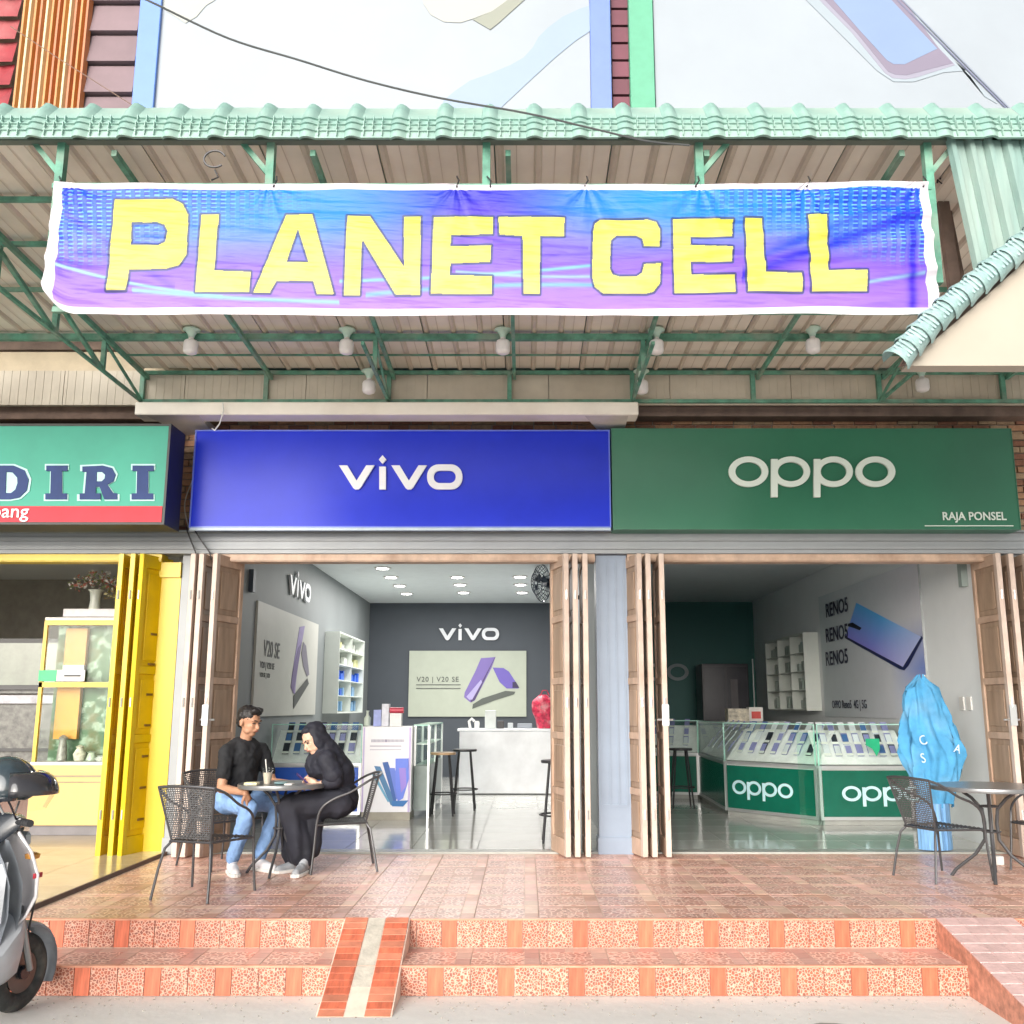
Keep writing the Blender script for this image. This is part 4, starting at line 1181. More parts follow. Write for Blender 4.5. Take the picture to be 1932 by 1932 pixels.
S('shop_wall', mat('left_shop_back', (.32, .30, .26), .6, var=.15), -8.2, -3.30, 5.4, 5.6, 0, CZ)
S('shop_wall', mat('left_shop_back', None), -8.3, -8.15, .2, 5.4, 0, CZ)
S('shop_ceiling', CEIL, -8.2, -3.12, .23, 5.6, CZ - .1, CZ)
# tiled shop floors
FT = mat('grey_polished_tile', (.62, .62, .58), .12, var=.08, scale=2, randv=.05, coat=.3)
JT = mat('dark_tile_joint', (.16, .16, .15), .7)
for x0, x1, nx in ((-2.95, .77, 7), (.86, 4.30, 6)):
    fl = S('shop_floor', JT, x0, x1, .25, 9.7, -.3, .004)
    w = .6
    m = MB(); m.box(.003, w - .003, .003, w - .003, 0, .006); me = m.mesh('shop_tile'); me.materials.append(FT)
    for i in range(nx):
        for j in range(16):
            xx = x1 - (i + 1) * w
            o = bpy.data.objects.new('tile', me); COL.objects.link(o); o.parent = fl; o.location = (xx, .22 + j * w, .003)
            if xx < x0: o.scale = ((w - (x0 - xx)) / w, 1, 1); o.location.x = x0
S('shop_floor', CRT, -8.2, -3.28, .25, 5.4, -.3, .02)
S('door_threshold', mat('threshold_stone', (.40, .41, .38), .3, var=.1), -3.27, 4.7, .06, .25, -.02, .010)

# downlights -----------------------------------------------------------------------
LAMP = mat('lit_diffuser', (.9, .9, .9), .5, emit=(1, .97, .92), estr=14)
def downlight(x, y, label):
    root = empty('ceiling_downlight', (x, y, CZ), 0, label, 'ceiling light', 'lit round ceiling lights of the grey shop')
    b = MB(); b.lathe([(.075, -.001), (.12, -.001), (.12, -.014), (.085, -.016)], n=20); b.build('trim_ring', WHITE, root, True)
    b = MB(); b.lathe([(.001, -.012), (.084, -.012), (.084, -.018), (.001, -.019)], n=20); b.build('diffuser', LAMP, root, True)
    L = bpy.data.lights.new('lamp_glow', 'AREA'); L.shape = 'DISK'; L.size = .16; L.energy = 12; L.color = (1, .97, .93)
    lo = bpy.data.objects.new('lamp_glow', L); COL.objects.link(lo); lo.parent = root; lo.location = (0, 0, -.03)
rows_ = [[(722, 1071), (738, 1088), (754, 1104), (767, 1119)], [(863, 1088), (868, 1102), (875, 1117)], [(981, 1087), (982, 1102), (985, 1117)]]
rn = ['left row', 'middle row', 'right row']; on = ['nearest', 'second', 'third', 'deepest']
for r, row in enumerate(rows_):
    for k, (px_, py_) in enumerate(row):
        p = atz(px_, py_, CZ); off = 1 if r else 0
        downlight(p.x, p.y, 'lit round ceiling light, %s in the %s of the grey shop' % ((on if r == 0 else ['nearest', 'middle', 'deepest'])[k], rn[r]))

# posters --------------------------------------------------------------------------
def flat(root, name, pts, T, col, rough=.5, m=None, holes=()):
    mm = m or mat('print_' + name + '_%d_%d_%d' % tuple(int(c * 99) for c in col), s2l(col), rough, var=.03)
    return sheet_obj(name, [pts] + list(holes), T, .0008, mm, root)
def TX(f, ox, oy, X, off): return lambda x, y, d: atx(ox + x * f, oy + y * f, X) + Vector((off + d, 0, 0))
def TY(f, ox, oy, Y, off): return lambda x, y, d: at(ox + x * f, oy + y * f, Y) + Vector((0, -off + d, 0))
F4 = (.1999, 444.1, 1042.8); F5 = (.2199, 733.8, 1042.8); F8 = (.2254, 1496.6, 1023.5)
# left wall poster
root = empty('wall_poster', (-2.94, 3.5, 1.8), 0, 'large pale poster with a leaning lilac phone on the left wall of the grey shop', 'poster')
y0, y1 = atx(480, 1200, -2.95).y, atx(597, 1200, -2.95).y
b = MB(); b.box(-2.95, -2.925, y0, y1, 1.17, 2.42); b.build('board', mat('pale_poster_board', (.50, .50, .46), .5, var=.03), root)
T = lambda lvl: TX(*F4, -2.924, .002 * lvl)
flat(root, 'phone_print', [(605, 700), (655, 690), (600, 1000), (575, 1180), (560, 1340), (525, 1280), (530, 1180)], T(1), (.55, .50, .68))
flat(root, 'phone_side', [(625, 840), (600, 1000), (545, 1330), (520, 1270), (540, 1120), (590, 900)], T(2), (.40, .34, .52))
flat(root, 'phone_print', [(640, 840), (665, 880), (695, 1150), (672, 1170), (640, 1080), (620, 950)], T(2), (.46, .44, .50))
flat(root, 'shadow_print', [(545, 1475), (545, 1350), (675, 1185), (690, 1235)], T(3), (.27, .28, .28))
text_obj('lettering', 'V20 SE', .26, atx(497, 1237, -2.921), (0, 1, 0), (0, 0, 1), DARK, root, .001, .002, sx=1.0)
for k, zz in enumerate((1.70, 1.60)):
    text_obj('lettering', ('delightful beyond imagination', 'more to explore every day')[k] if False else ('V20 | V20 SE' if k == 0 else 'V20 SE | V20'), .10 - .03 * k, (-2.921, atx(492, 1240, -2.92).y, zz), (0, 1, 0), (0, 0, 1), DARK, root, .001, .001, sx=1.2)
Tw = lambda x, y, d: Vector((-2.945 + .02 + d, 3.08 + (x - 35) * .00180, 2.655 + (985 - y) * .0018))
root = empty('wall_lettering', (-2.93, 3.7, 2.65), 0, 'white raised lettering vivo high on the left wall', 'lettering')
brand_letters(vivo_glyphs(), Tw, .015, LETW, root)
b = MB(); p = atx(472, 1090, -2.95); b.box(-2.95, -2.90, p.y - .05, p.y + .05, 2.48, 2.72); o = b.build('wall_switch_box', mat('slate_box', (.06, .08, .11), .5)); tag(o, 'small dark box high on the left wall near the doors', 'box')
# back wall
root = empty('wall_poster', (-1, 9.68, 1.7), 0, 'wide pale green grey poster with lilac phones on the charcoal back wall', 'poster')
a, c = at(770, 1352, 9.68), at(993, 1228, 9.68)
b = MB(); b.box(a.x, c.x, 9.66, 9.70, a.z, c.z); b.build('board', mat('sage_poster_board', (.48, .52, .43), .5, var=.03), root)
T = lambda lvl: TY(*F5, 9.66, .004 * lvl)
flat(root, 'phone_print', [(790, 905), (915, 895), (880, 990), (735, 1270), (700, 1285), (645, 1240), (650, 1200), (740, 1020)], T(1), (.50, .43, .70))
flat(root, 'phone_side', [(905, 905), (915, 890), (740, 1262), (705, 1285), (700, 1262), (730, 1235)], T(2), (.33, .27, .45))
flat(root, 'phone_sheen', [(790, 1090), (800, 1110), (715, 1260), (690, 1262), (665, 1235)], T(3), (.70, .66, .84))
flat(root, 'phone_print', [(890, 985), (985, 990), (1030, 1020), (1115, 1150), (1110, 1165), (1010, 1165), (950, 1110)], T(2), (.44, .38, .72))
flat(root, 'phone_side', [(1060, 1110), (1090, 1108), (1120, 1160), (1060, 1160)], T(3), (.24, .20, .34))
flat(root, 'shadow_print', [(715, 1340), (720, 1300), (800, 1250), (1000, 1185), (1085, 1192), (1075, 1215), (900, 1270)], T(2), (.36, .38, .36))
p = at(786, 1286, 9.652); text_obj('lettering', 'V20 | V20 SE', .13, p, (1, 0, 0), (0, 0, 1), mat('grey_ink', (.12, .13, .12), .5), root, .001, .001, sx=1.0, space=1.15)
for k, yy in enumerate((1292, 1299)):
    a, c = at(785, yy, 9.652), at(869, yy, 9.652); b = MB(); b.box(a.x, c.x, 9.650, 9.654, a.z - .006, a.z + .008); b.build('thin_text_line', mat('grey_ink', None), root)
root = empty('wall_lettering', (-1, 9.68, 2.5), 0, 'white raised lettering vivo on the charcoal back wall', 'lettering')
sc_ = (at(942, 1200, 9.68).x - at(828, 1200, 9.68).x) / 667; bx = at(828, 1200, 9.68).x; bz = at(880, 1208, 9.68).z
brand_letters(vivo_glyphs(), lambda x, y, d: Vector((bx + (x - 35) * sc_, 9.66 + d, bz + (985 - y) * sc_)), .015, LETW, root)

# wall shelf with goods on the left wall
def wall_shelf(x, sgn, y0, y1, z0, z1, label, goods, nv, nh, m):
    root = empty('wall_shelf', (x, (y0 + y1) / 2, z0), 0, label, 'shelf')
    xa, xb = sorted((x, x + sgn * .22)); t = .02
    b = MB(); b.box(x if sgn > 0 else x - .01, x + .01 if sgn > 0 else x, y0, y1, z0, z1); b.build('back_board', m, root)
    b = MB(); b.box(xa, xb, y0, y1, z0 - t, z0); b.box(xa, xb, y0, y1, z1, z1 + t); b.box(xa, xb, y0 - t, y0, z0 - t, z1 + t); b.box(xa, xb, y1, y1 + t, z0 - t, z1 + t)
    b.build('case', m, root)
    for i in range(1, nh):
        b = MB(); zz = z0 + (z1 - z0) * i / nh; b.box(xa + .01, xb - .01, y0, y1, zz, zz + .012); b.build('shelf_board', m, root)
    for i in range(1, nv):
        b = MB(); yy = y0 + (y1 - y0) * i / nv; b.box(xa + .01, xb - .012, yy, yy + .012, z0, z1); b.build('divider', m, root)
    rr = random.Random(len(label)); cnt = []
    for i in range(nh):
        for j in range(nv):
            y_ = y0 + (y1 - y0) * j / nv + .03; ye = y0 + (y1 - y0) * (j + 1) / nv - .03
            zb = z0 + (z1 - z0) * i / nh + .013; hz = (z1 - z0) / nh - .06
            while y_ < ye - .07:
                w = rr.uniform(.06, .13)
                if rr.random() < .8:
                    b = MB(); hh = hz * rr.uniform(.55, .95); xc = x + sgn * rr.uniform(.06, .12)
                    b.box(xc - .03, xc + .03, y_, min(y_ + w, ye), zb, zb + hh)
                    nm, mm, adj = rr.choice(goods[min(i, len(goods) - 1)])
                    seat_ = sum(1 for q_ in cnt if q_ == (i, j)); cnt.append((i, j))
                    bay = ['nearest', 'farther', 'farthest'][j] if sgn > 0 or nv == 2 else ['nearest', 'middle', 'farthest'][j]
                    tier = (['lowest', 'second', 'third', 'fourth', 'top'] if nh == 5 else ['lowest', 'second', 'third', 'top'])[i]
                    adj = adj + ', number %d of the %s bay' % (seat_ + 1, bay) if False else '%s on %s tier, %s bay, %s wall shelf, %s along' % (adj, tier, bay, 'left' if sgn > 0 else 'right', ['first', 'second', 'third', 'fourth', 'fifth', 'sixth', 'seventh', 'eighth', 'ninth'][min(seat_, 8)])
                    o = b.build(nm, mm, bevel=.004)
                    tag(o, adj, 'box' if 'box' in nm else 'accessory', 'accessories on the ' + ('left' if sgn > 0 else 'right') + ' wall shelf')
                y_ += w + .02
    return root
SHW = mat('white_shelf', (.66, .70, .66), .4, var=.03, emit=None)
gm = lambda n_, c: mat('goods_' + n_, c, .4, var=.05, randv=.1)
A_ = [('accessory_box', gm('pale_blue', (.25, .45, .70)), 'pale blue box')]
B_ = [('accessory_pack', gm('blue', (.03, .12, .62)), 'deep blue pack')]
C_ = [('accessory_pack', gm('white', (.62, .64, .60)), 'white pack'), ('accessory_pack', gm('yellow', (.55, .55, .28)), 'yellowish pack')]
wall_shelf(-2.95, 1, atx(612, 1250, -2.95).y, atx(662, 1250, -2.95).y, 1.20, 2.35, 'white wall shelf packed with small accessories beside the phone poster', [A_, A_ + B_, B_, C_, C_], 2, 5, SHW)
W_ = [('accessory_pack', gm('grey', (.35, .42, .38)), 'grey pack')]
wall_shelf(4.30, -1, atx(1545, 1250, 4.3).y, atx(1470, 1250, 4.3).y, 1.24, 2.33, 'white wall shelf with few small packs on the right wall', [W_] * 4, 3, 4, SHW)

# right wall poster
root = empty('wall_poster', (4.29, 3.5, 1.8), 0, 'big grey poster with a tilted blue phone and repeated dark lettering on the right wall', 'poster')
ya, yb = atx(1745, 1200, 4.3).y, atx(1551, 1200, 4.3).y
def grad(u, v):
    c = mixc(np.array(s2l((.80, .84, .85))), np.array(s2l((.87, .87, .90))), u)
    return mixc(c, np.array(s2l((.45, .55, .85))), np.clip((u - .72) / .25, 0, 1) * np.clip(1 - np.abs(v - .32) / .34, 0, 1) * .9)
b = MB(); b.box(4.278, 4.30, ya, yb, 1.14, 2.84); b.build('board', mat('grey_poster_board', (.4, .43, .44), .5), root)
painted('printed_sheet', (4.277, yb, 1.14), (0, ya - yb, 0), (0, 0, 1.70), 120, 60, grad, PRINT, root)
quad8 = [(535, 500), (925, 655), (1100, 780), (1075, 800), (940, 1060), (900, 1040), (440, 790), (430, 770)]
def ph(x, y, d): return atx(F8[1] + x * F8[0], F8[2] + y * F8[0], 4.27) + Vector((d, 0, 0))
flat(root, 'phone_edge', [(435, 765), (1075, 785), (1085, 800), (965, 1030), (930, 1070), (890, 1060), (440, 805)], ph, (.12, .16, .36))
ph2 = lambda x, y, d: ph(x, y, d) + Vector((-.003, 0, 0)); ph3 = lambda x, y, d: ph(x, y, d) + Vector((-.006, 0, 0))
def pgrad(u, v): return mixc(mixc(np.array(s2l((.38, .74, 1.0))), np.array(s2l((.60, .58, .97))), 1 - v), np.array(s2l((.82, .83, 1.0))), np.clip(u * 1.5 - .7, 0, 1))
# blue phone back as a warped printed sheet
corners = [np.array(ph2(x, y, 0)) for x, y in ((440, 785), (920, 1042), (1072, 790), (530, 505))]
me_co = None
def bendf(u, v):
    c = (corners[0][None, None] * ((1 - u) * (1 - v))[..., None] + corners[1][None, None] * (u * (1 - v))[..., None] + corners[2][None, None] * (u * v)[..., None] + corners[3][None, None] * ((1 - u) * v)[..., None])
    return c
painted('phone_print', (0, 0, 0), (0, 0, 0), (0, 0, 0), 60, 40, pgrad, PRINT, root, bend=bendf)
flat(root, 'camera_print', [(465, 680), (500, 670), (575, 715), (560, 735), (510, 715), (460, 700)], ph3, (.05, .06, .14))
INK = mat('navy_ink', (.03, .035, .075), .5)
for k, (py_, s_) in enumerate(((1165, .0), (1212, 0), (1256, .0))):
    p = atx(1558, py_, 4.262); text_obj('lettering', 'RENO5', .27, p, (0, -1, 0), (0, 0, 1), INK, root, .001, .004, sx=1.15)
p = atx(1570, 1336, 4.262); text_obj('lettering', 'OPPO Reno5  4G | 5G', .15, p, (0, -1, 0), (0, 0, 1), INK, root, .001, .001, sx=1.0)
# oppo ring lettering on the green wall
root = empty('wall_lettering', (2.2, 9.48, 1.9), 0, 'grey raised lettering oppo low on the dark green back wall', 'lettering')
xo = at(1299, 1268, 9.48).x; zo = at(1280, 1268, 9.48).z
brand_letters(oppo_glyphs(), lambda x, y, d: Vector((xo + (x - 1237) * .0019, 9.47 + d, zo + (888 - y) * .0019)), .012, mat('grey_letter', (.30, .36, .38), .5), root)
# tall dark cabinet at the back of the green room
root = empty('tall_cabinet', (3.5, 8.6, 0), 0, 'tall dark cabinet against the back of the green walled shop', 'cabinet')
b = MB(); b.box(3.10, 3.92, 8.4, 9.0, 0, 2.02); b.build('body', mat('dark_cabinet', (.022, .022, .032), .3), root, bevel=.01)
b = MB(); b.box(3.13, 3.50, 8.385, 8.40, .1, 1.96); b.build('door', mat('dark_cabinet_door', (.028, .028, .04), .25), root)
b = MB(); b.box(3.54, 3.89, 8.385, 8.40, .1, 1.96); b.build('door', mat('dark_cabinet_door', None), root)
b = MB(); b.box(3.60, 3.72, 8.375, 8.385, 1.0, 1.75); b.build('panel_strip', mat('mauve_panel', (.09, .08, .09), .4), root)
b = MB(); b.box(3.985, 4.0, 8.35, 8.37, .1, 2.1); b.build('side_trim', CHROME, root)

# conduit and switches on the right wall
b = MB(); p = atx(1822, 1085, 4.3); b.box(4.24, 4.30, p.y - .04, p.y + .04, 2.42, 2.66); o = b.build('wall_socket', mat('grey_socket', (.3, .36, .34), .5)); tag(o, 'small grey fitting high on the right wall beside the door leaf', 'socket')
for k in range(2):
    b = MB(); b.box(4.285, 4.30, .55 + k * .16, .65 + k * .16, 1.24, 1.37); o = b.build('light_switch', WHITE, bevel=.004)
    tag(o, ('nearer white light switch on the pale right wall', 'farther white light switch on the pale right wall')[k], 'switch', 'switches on the right wall')
b = MB(); b.box(.98 + 3.2, 4.28, .9, .93, 0, .12)

# ---------------------------------------------------------------- counters
GL = glass('showcase_glass', (.97, 1, .985)); GLG = glass('green_tinted_glass', (.92, .99, .96), .2)
BED = mat('white_display_bed', (.88, .89, .88), .35)
BLUEP = mat('blue_counter_panel', (.01, .10, .55), .3)
GRP = mat('green_counter_panel', (.003, .12, .075), .25, var=.1)
def seg_counter(root, A, B, zr, ztop, panel, inset=.42):
    """one straight run of glass showcase from A to B (street side on the right hand)"""
    A, B = Vector((*A, 0)), Vector((*B, 0)); d = (B - A); L = d.length; d.normalize(); n = Vector((-d.y, d.x, 0))   # n points to the staff side
    def q(s, off, z): return A + d * s + n * off + Vector((0, 0, z))
    def bx(name, s0, s1, o0, o1, z0, z1, m):
        b = MB(); b.add([q(s0, o0, z0), q(s1, o0, z0), q(s1, o1, z0), q(s0, o1, z0), q(s0, o0, z1), q(s1, o0, z1), q(s1, o1, z1), q(s0, o1, z1)],
                        [(0, 3, 2, 1), (4, 5, 6, 7), (0, 1, 5, 4), (1, 2, 6, 5), (2, 3, 7, 6), (3, 0, 4, 7)]); return b.build(name, m, root)
    bx('plinth', .03, L - .03, .03, inset, 0.01, .07, mat('plinth_grey', (.33, .34, .32), .4))
    bx('lower_body', .01, L - .01, .012, inset, .07, zr - .03, mat('counter_body', (.50, .54, .52), .4))
    bx('front_panel', .035, L - .035, 0.0, .012, .10, zr - .05, panel)
    bx('rail', 0, L, -.006, inset, zr - .03, zr, CHROME)
    bx('base_rail', 0, L, -.006, .02, .065, .10, CHROME)
    for s0 in (0, L - .03): bx('corner_post', s0, s0 + .03, -.004, .02, .07, zr - .03, CHROME)
    b = MB(); b.add([q(.01, .03, zr + .01), q(L - .01, .03, zr + .01), q(L - .01, inset - .02, ztop - .07), q(.01, inset - .02, ztop - .07)], [(0, 1, 2, 3)]); b.build('display_bed', BED, root)
    bx('front_glass', .004, L - .004, 0, .005, zr, ztop, GL)
    bx('top_glass', .004, L - .004, 0.006, inset, ztop, ztop + .006, GL)
    bx('top_edge', 0, L, -.003, .003, ztop - .003, ztop + .009, mat('glass_edge_green', (.42, .72, .62), .15))
    for s0 in (0, L - .012): bx('glass_post', s0, s0 + .012, -.002, .008, zr, ztop, mat('glass_edge_green', None))
    return q
PHB = [gm('phone_black', (.02, .025, .04)), gm('phone_blue', (.05, .14, .36)), gm('phone_violet', (.25, .25, .50)), gm('phone_white', (.65, .68, .72))]
def phones(q, L, zr, ztop, rows, n, inset, label, group, mats_, s0=.08):
    for r in range(rows):
        for c in range(n):
            t = (r + .5) / rows; s_ = s0 + (L - 2 * s0) * (c + .5) / n
            o_ = .05 + (inset - .10) * t; z = zr + .03 + (ztop - .08 - zr) * t
            P = q(s_, o_, z); ex = (q(s_ + 1, o_, z) - P); up_ = Vector((0, 0, 1)); nn = (q(s_, o_ + 1, z) - P)
            upd = (up_ * .8 + nn * .6).normalized(); nr = ex.cross(upd)
            b = MB()
            w, h, t_ = .036, .078, .005
            def c8(hw, hh, z0, z1, mi=0):
                vs = [P + ex * (a * hw) + upd * (bb_) + nr * zz for zz in (z0, z1) for a, bb_ in ((-1, 0), (1, 0), (1, hh), (-1, hh))]
                b.add(vs, [(0, 3, 2, 1), (4, 5, 6, 7), (0, 1, 5, 4), (1, 2, 6, 5), (2, 3, 7, 6), (3, 0, 4, 7)], mi)
            c8(w, h * 1.9, .012, .020)
            c8(w * .86, h * 1.7, .0205, .022, 1)
            c8(w * 1.1, .03, .024, .026, 2)
            o = b.build('display_phone', [random.choice(mats_), random.choice(mats_), gm('price_card', (.75, .76, .72))])
            tag(o, label % (['first', 'second', 'third', 'fourth', 'fifth', 'sixth', 'last'][c] + ' phone', ['front', 'middle', 'back'][r]), 'phone', group)
# blue shop counter
ct = empty('display_counter', (-2.1, 2.8, 0), 0, 'glass display counter with blue lower panel and white poster end in the grey shop', 'counter')
q = seg_counter(ct, (-2.93, 2.60), (-1.88, 2.60), .64, 1.07, BLUEP)
phones(q, 1.05, .64, 1.07, 3, 7, .42, '%s from the left in the %s row of the blue panelled counter', 'phones shown in the blue panelled counter', PHB[:3])
def bxp(root, name, x0, x1, y0, y1, z0, z1, m, bevel=0):
    b = MB(); b.box(x0, x1, y0, y1, z0, z1); return b.build(name, m, root, bevel=bevel)
bxp(ct, 'poster_end', -1.87, -1.30, 2.56, 3.05, .10, 1.05, mat('white_cabinet', (.80, .80, .82), .35))
bxp(ct, 'poster_plinth', -1.86, -1.31, 2.58, 3.04, .01, .10, mat('plinth_beige', (.36, .34, .28), .5))
def pposter(u, v):
    c = np.ones(u.shape + (3,)) * np.array(s2l((.93, .93, .95)))
    edge = (u < .03) | (u > .96); c = mixc(c, np.array(s2l((.66, .55, .82))), np.where(edge, .7, 0))
    txt = (np.abs(v - .84) < .018) & (u > .16) & (u < .86) & (np.mod(u * 37, 1) > .3); c = mixc(c, np.array(s2l((.45, .42, .55))), np.where(txt, .8, 0))
    for vv__ in (.775, .735): c = mixc(c, np.array(s2l((.62, .60, .68))), np.where((np.abs(v - vv__) < .008) & (u > .14) & (u < .8), .7, 0))
    return c
painted('poster_print', (-1.86, 2.556, .10), (.55, 0, 0), (0, 0, .94), 110, 180, pposter, PRINT, ct)
FP = lambda lvl: (lambda x, y, d: at(656.5 + x * .2599, 1303.4 + y * .2599, 2.553 - .002 * lvl) + Vector((0, d, 0)))
for k, (pts_, c_) in enumerate([([(190, 545), (235, 550), (330, 780), (330, 835), (310, 830)], (.30, .50, .68)), ([(250, 520), (290, 515), (350, 700), (350, 810), (330, 800)], (.22, .38, .66)),
                                ([(300, 560), (340, 560), (380, 760), (350, 790)], (.40, .50, .85)), ([(345, 492), (440, 490), (442, 640), (400, 780), (360, 805), (345, 700)], (.42, .52, .90)),
                                ([(370, 560), (420, 560), (425, 690), (385, 740)], (.60, .52, .86)), ([(320, 800), (440, 795), (400, 840), (320, 838)], (.20, .46, .72)), ([(170, 600), (200, 610), (300, 800), (290, 810)], (.45, .68, .80))]):
    flat(ct, 'phone_print', pts_, FP(k + 1), c_)
# return run of glass going back
bxp(ct, 'side_case', -1.29, -1.12, 2.75, 4.6, .10, .60, mat('side_case_grey', (.20, .25, .24), .3))
bxp(ct, 'side_glass', -1.29, -1.12, 2.75, 4.6, .62, 1.05, GLG)
for yy in (2.74, 3.6, 4.58):
    bxp(ct, 'side_post', -1.135, -1.11, yy, yy + .03, .01, 1.07, CHROME); bxp(ct, 'side_post', -1.295, -1.27, yy, yy + .03, .6, 1.07, CHROME)
bxp(ct, 'side_top', -1.30, -1.11, 2.73, 4.62, 1.055, 1.07, mat('glass_edge_green', None))
bxp(ct, 'bed_shelf', -1.28, -1.13, 2.78, 4.58, .84, .85, BED)

# green shop counter
gc = empty('display_counter', (3.3, 2.5, 0), 0, 'long angled glass display counter with green panels lettered oppo', 'counter')
GLT = mat('mint_panel_letter', (.55, .80, .86), .4)
pp = [((1.25, 5.55), (2.45, 5.20), GRP), ((2.45, 5.20), (2.40, 3.12), GRP), ((2.40, 3.12), (3.20, 2.07), GRP), ((3.22, 2.05), (4.24, 2.05), GRP)]
for k, (A, B, pm_) in enumerate(pp):
    q = seg_counter(gc, A, B, .64, 1.08, pm_)
    L = (Vector(A) - Vector(B)).length
    phones(q, L, .64, 1.08, 3, 7 if k >= 2 else 5, .42, '%s from the left in the %s row, ' + ['far left', 'receding', 'angled front', 'right front'][k] + ' run of the green counter',
           'phones shown in the green counter', (PHB + PHB[2:] * 2) if k > 1 else PHB[2:])
    if k >= 2:
        A3, B3 = Vector((*A, 0)), Vector((*B, 0)); d_ = (B3 - A3).normalized(); n_ = Vector((-d_.y, d_.x, 0)); s0 = (.12, .24)[k - 2]
        f_ = .00098
        brand_letters(oppo_glyphs(), lambda x, y, d, A3=A3, d_=d_, n_=n_, s0=s0: A3 + d_ * (s0 + (x - 340) * f_) + n_ * (-.008 + d) + Vector((0, 0, .345 + (888 - y) * f_)), .003, GLT, gc)
bxp(gc, 'glass_side_panel', 2.98, 3.24, 1.985, 1.99, .02, 1.0, GLG)
b = MB(); b.prism([(3.75, 2.03, .93), (3.90, 2.03, .93), (3.90, 2.03, .82), (3.86, 2.03, .74), (3.82, 2.03, .82), (3.75, 2.03, .86)], (0, -.008, 0)); b.build('heart_sticker', mat('green_sticker', (.01, .42, .20), .4), gc)
bk = empty('back_counter', (3.1, 5.6, 0), 0, 'low grey back counter behind the angled glass counter', 'counter')
bxp(bk, 'body', 2.5, 3.7, 5.3, 5.9, .01, 1.04, mat('grey_laminate', (.25, .29, .28), .4)); bxp(bk, 'top', 2.46, 3.74, 5.26, 5.94, 1.042, 1.07, mat('grey_top', (.4, .44, .42), .3))
a, c = at(1374, 1362, 5.4), at(1412, 1336, 5.4)
bx_ = MB(); bx_.box(a.x, c.x, 5.38, 5.6, 1.072, 1.25); o = bx_.build('goods_box', mat('yellow_white_box', (.55, .50, .40), .5, var=.5, scale=16)); tag(o, 'patterned yellow and white box on the grey back counter', 'box')
a, c = at(1414, 1362, 5.38), at(1438, 1330, 5.38)
root = empty('goods_box', ((a.x + c.x) / 2, 5.38, 1.07), 0, 'white box with red square print on the grey back counter', 'box')
bxp(root, 'carton', a.x, c.x, 5.36, 5.55, 1.073, 1.27, WHITE); bxp(root, 'red_print', a.x + .03, c.x - .03, 5.352, 5.358, 1.11, 1.21, mat('red_print', (.6, .05, .04), .4))

# objects on the blue shop counter end
def tagged(mb, name, m, label, cat, **k):
    return tag(mb.build(name, m, **k), label, cat)
b = MB(); b.lathe([(.035, 0), (.04, .01), (.04, .09), (.018, .12), (.014, .16), (.02, .165), (.02, .175)], (-1.85, 2.75, 1.056), 14); tagged(b, 'spray_bottle', mat('white_green_plastic', (.62, .70, .60), .3), 'slim whitish green bottle at the left end of the poster cabinet', 'bottle', smooth=True)
for (x0, x1, z1, c_, lb) in ((-1.77, -1.68, 1.24, (.30, .36, .72), 'periwinkle blue box standing left on the poster cabinet'), (-1.675, -1.59, 1.31, (.62, .64, .72), 'tallest white and lilac box on the poster cabinet')):
    b = MB(); b.box(x0, x1, 2.68, 2.80, 1.052, z1); tagged(b, 'goods_box', mat('box_%d' % int(z1 * 100), c_, .4, var=.15, scale=12), lb, 'box', bevel=.003)
root = empty('tissue_box', (-1.50, 2.72, 1.05), 0, 'white box with a red roll lying on top on the poster cabinet', 'box')
bxp(root, 'carton', -1.575, -1.44, 2.66, 2.78, 1.052, 1.20, mat('box_white', (.70, .70, .70), .4))
b = MB(); b.tube([(-1.58, 2.70, 1.235), (-1.42, 2.70, 1.235)], .034, 14); b.build('red_roll', mat('red_paper', (.55, .06, .10), .4), root, smooth=True)

# marble counter
mc_ = empty('reception_counter', (-.1, 6.1, 0), 0, 'white marbled reception counter in front of the charcoal back wall', 'counter')
MARB = mat('white_marble', (.82, .84, .88), .18, var=.12, scale=2.2, dirt=.2, dirtcol=(.42, .45, .52))
xl = at(866, 1450, 5.95).x
bxp(mc_, 'front', xl, .74, 5.95, 6.5, .02, .92, MARB, .01); bxp(mc_, 'worktop', xl - .03, .75, 5.90, 6.55, .92, .955, MARB, .006)
b = MB(); b.tube([(-.82, 6.1, .96), (-.84, 6.1, 1.06), (-.80, 6.1, 1.10), (-.76, 6.1, 1.06)], .02, 8); b.lathe([(.035, 0), (.04, .08), (.03, .11)], (-.72, 6.1, .956), 12)
tagged(b, 'soap_dispenser', WHITE, 'small curved white dispensers at the left of the marbled counter', 'dispenser', smooth=True)
for (px0, px1, py0, c_, nm, lb, cat) in ((915, 936, 1340, (.62, .66, .64), 'paper_box', 'upright white box in the middle of the marbled counter', 'box'),
                                         (938, 951, 1360, (.03, .03, .035), 'card_reader', 'small black device right of the white box on the marbled counter', 'device'),
                                         (958, 968, 1364, (.5, .54, .56), 'small_cup', 'small pale cup on the marbled counter beside the black device', 'cup'),
                                         (976, 1004, 1365, (.25, .28, .32), 'keyboard_tray', 'low dark grey tray on the marbled counter', 'tray')):
    a, c = at(px0, 1372, 6.1), at(px1, py0, 6.1); b = MB(); b.box(a.x, c.x, 6.05, 6.17, .957, c.z); tagged(b, nm, mat('m_' + nm, c_, .4, var=.08), lb, cat, bevel=.006)
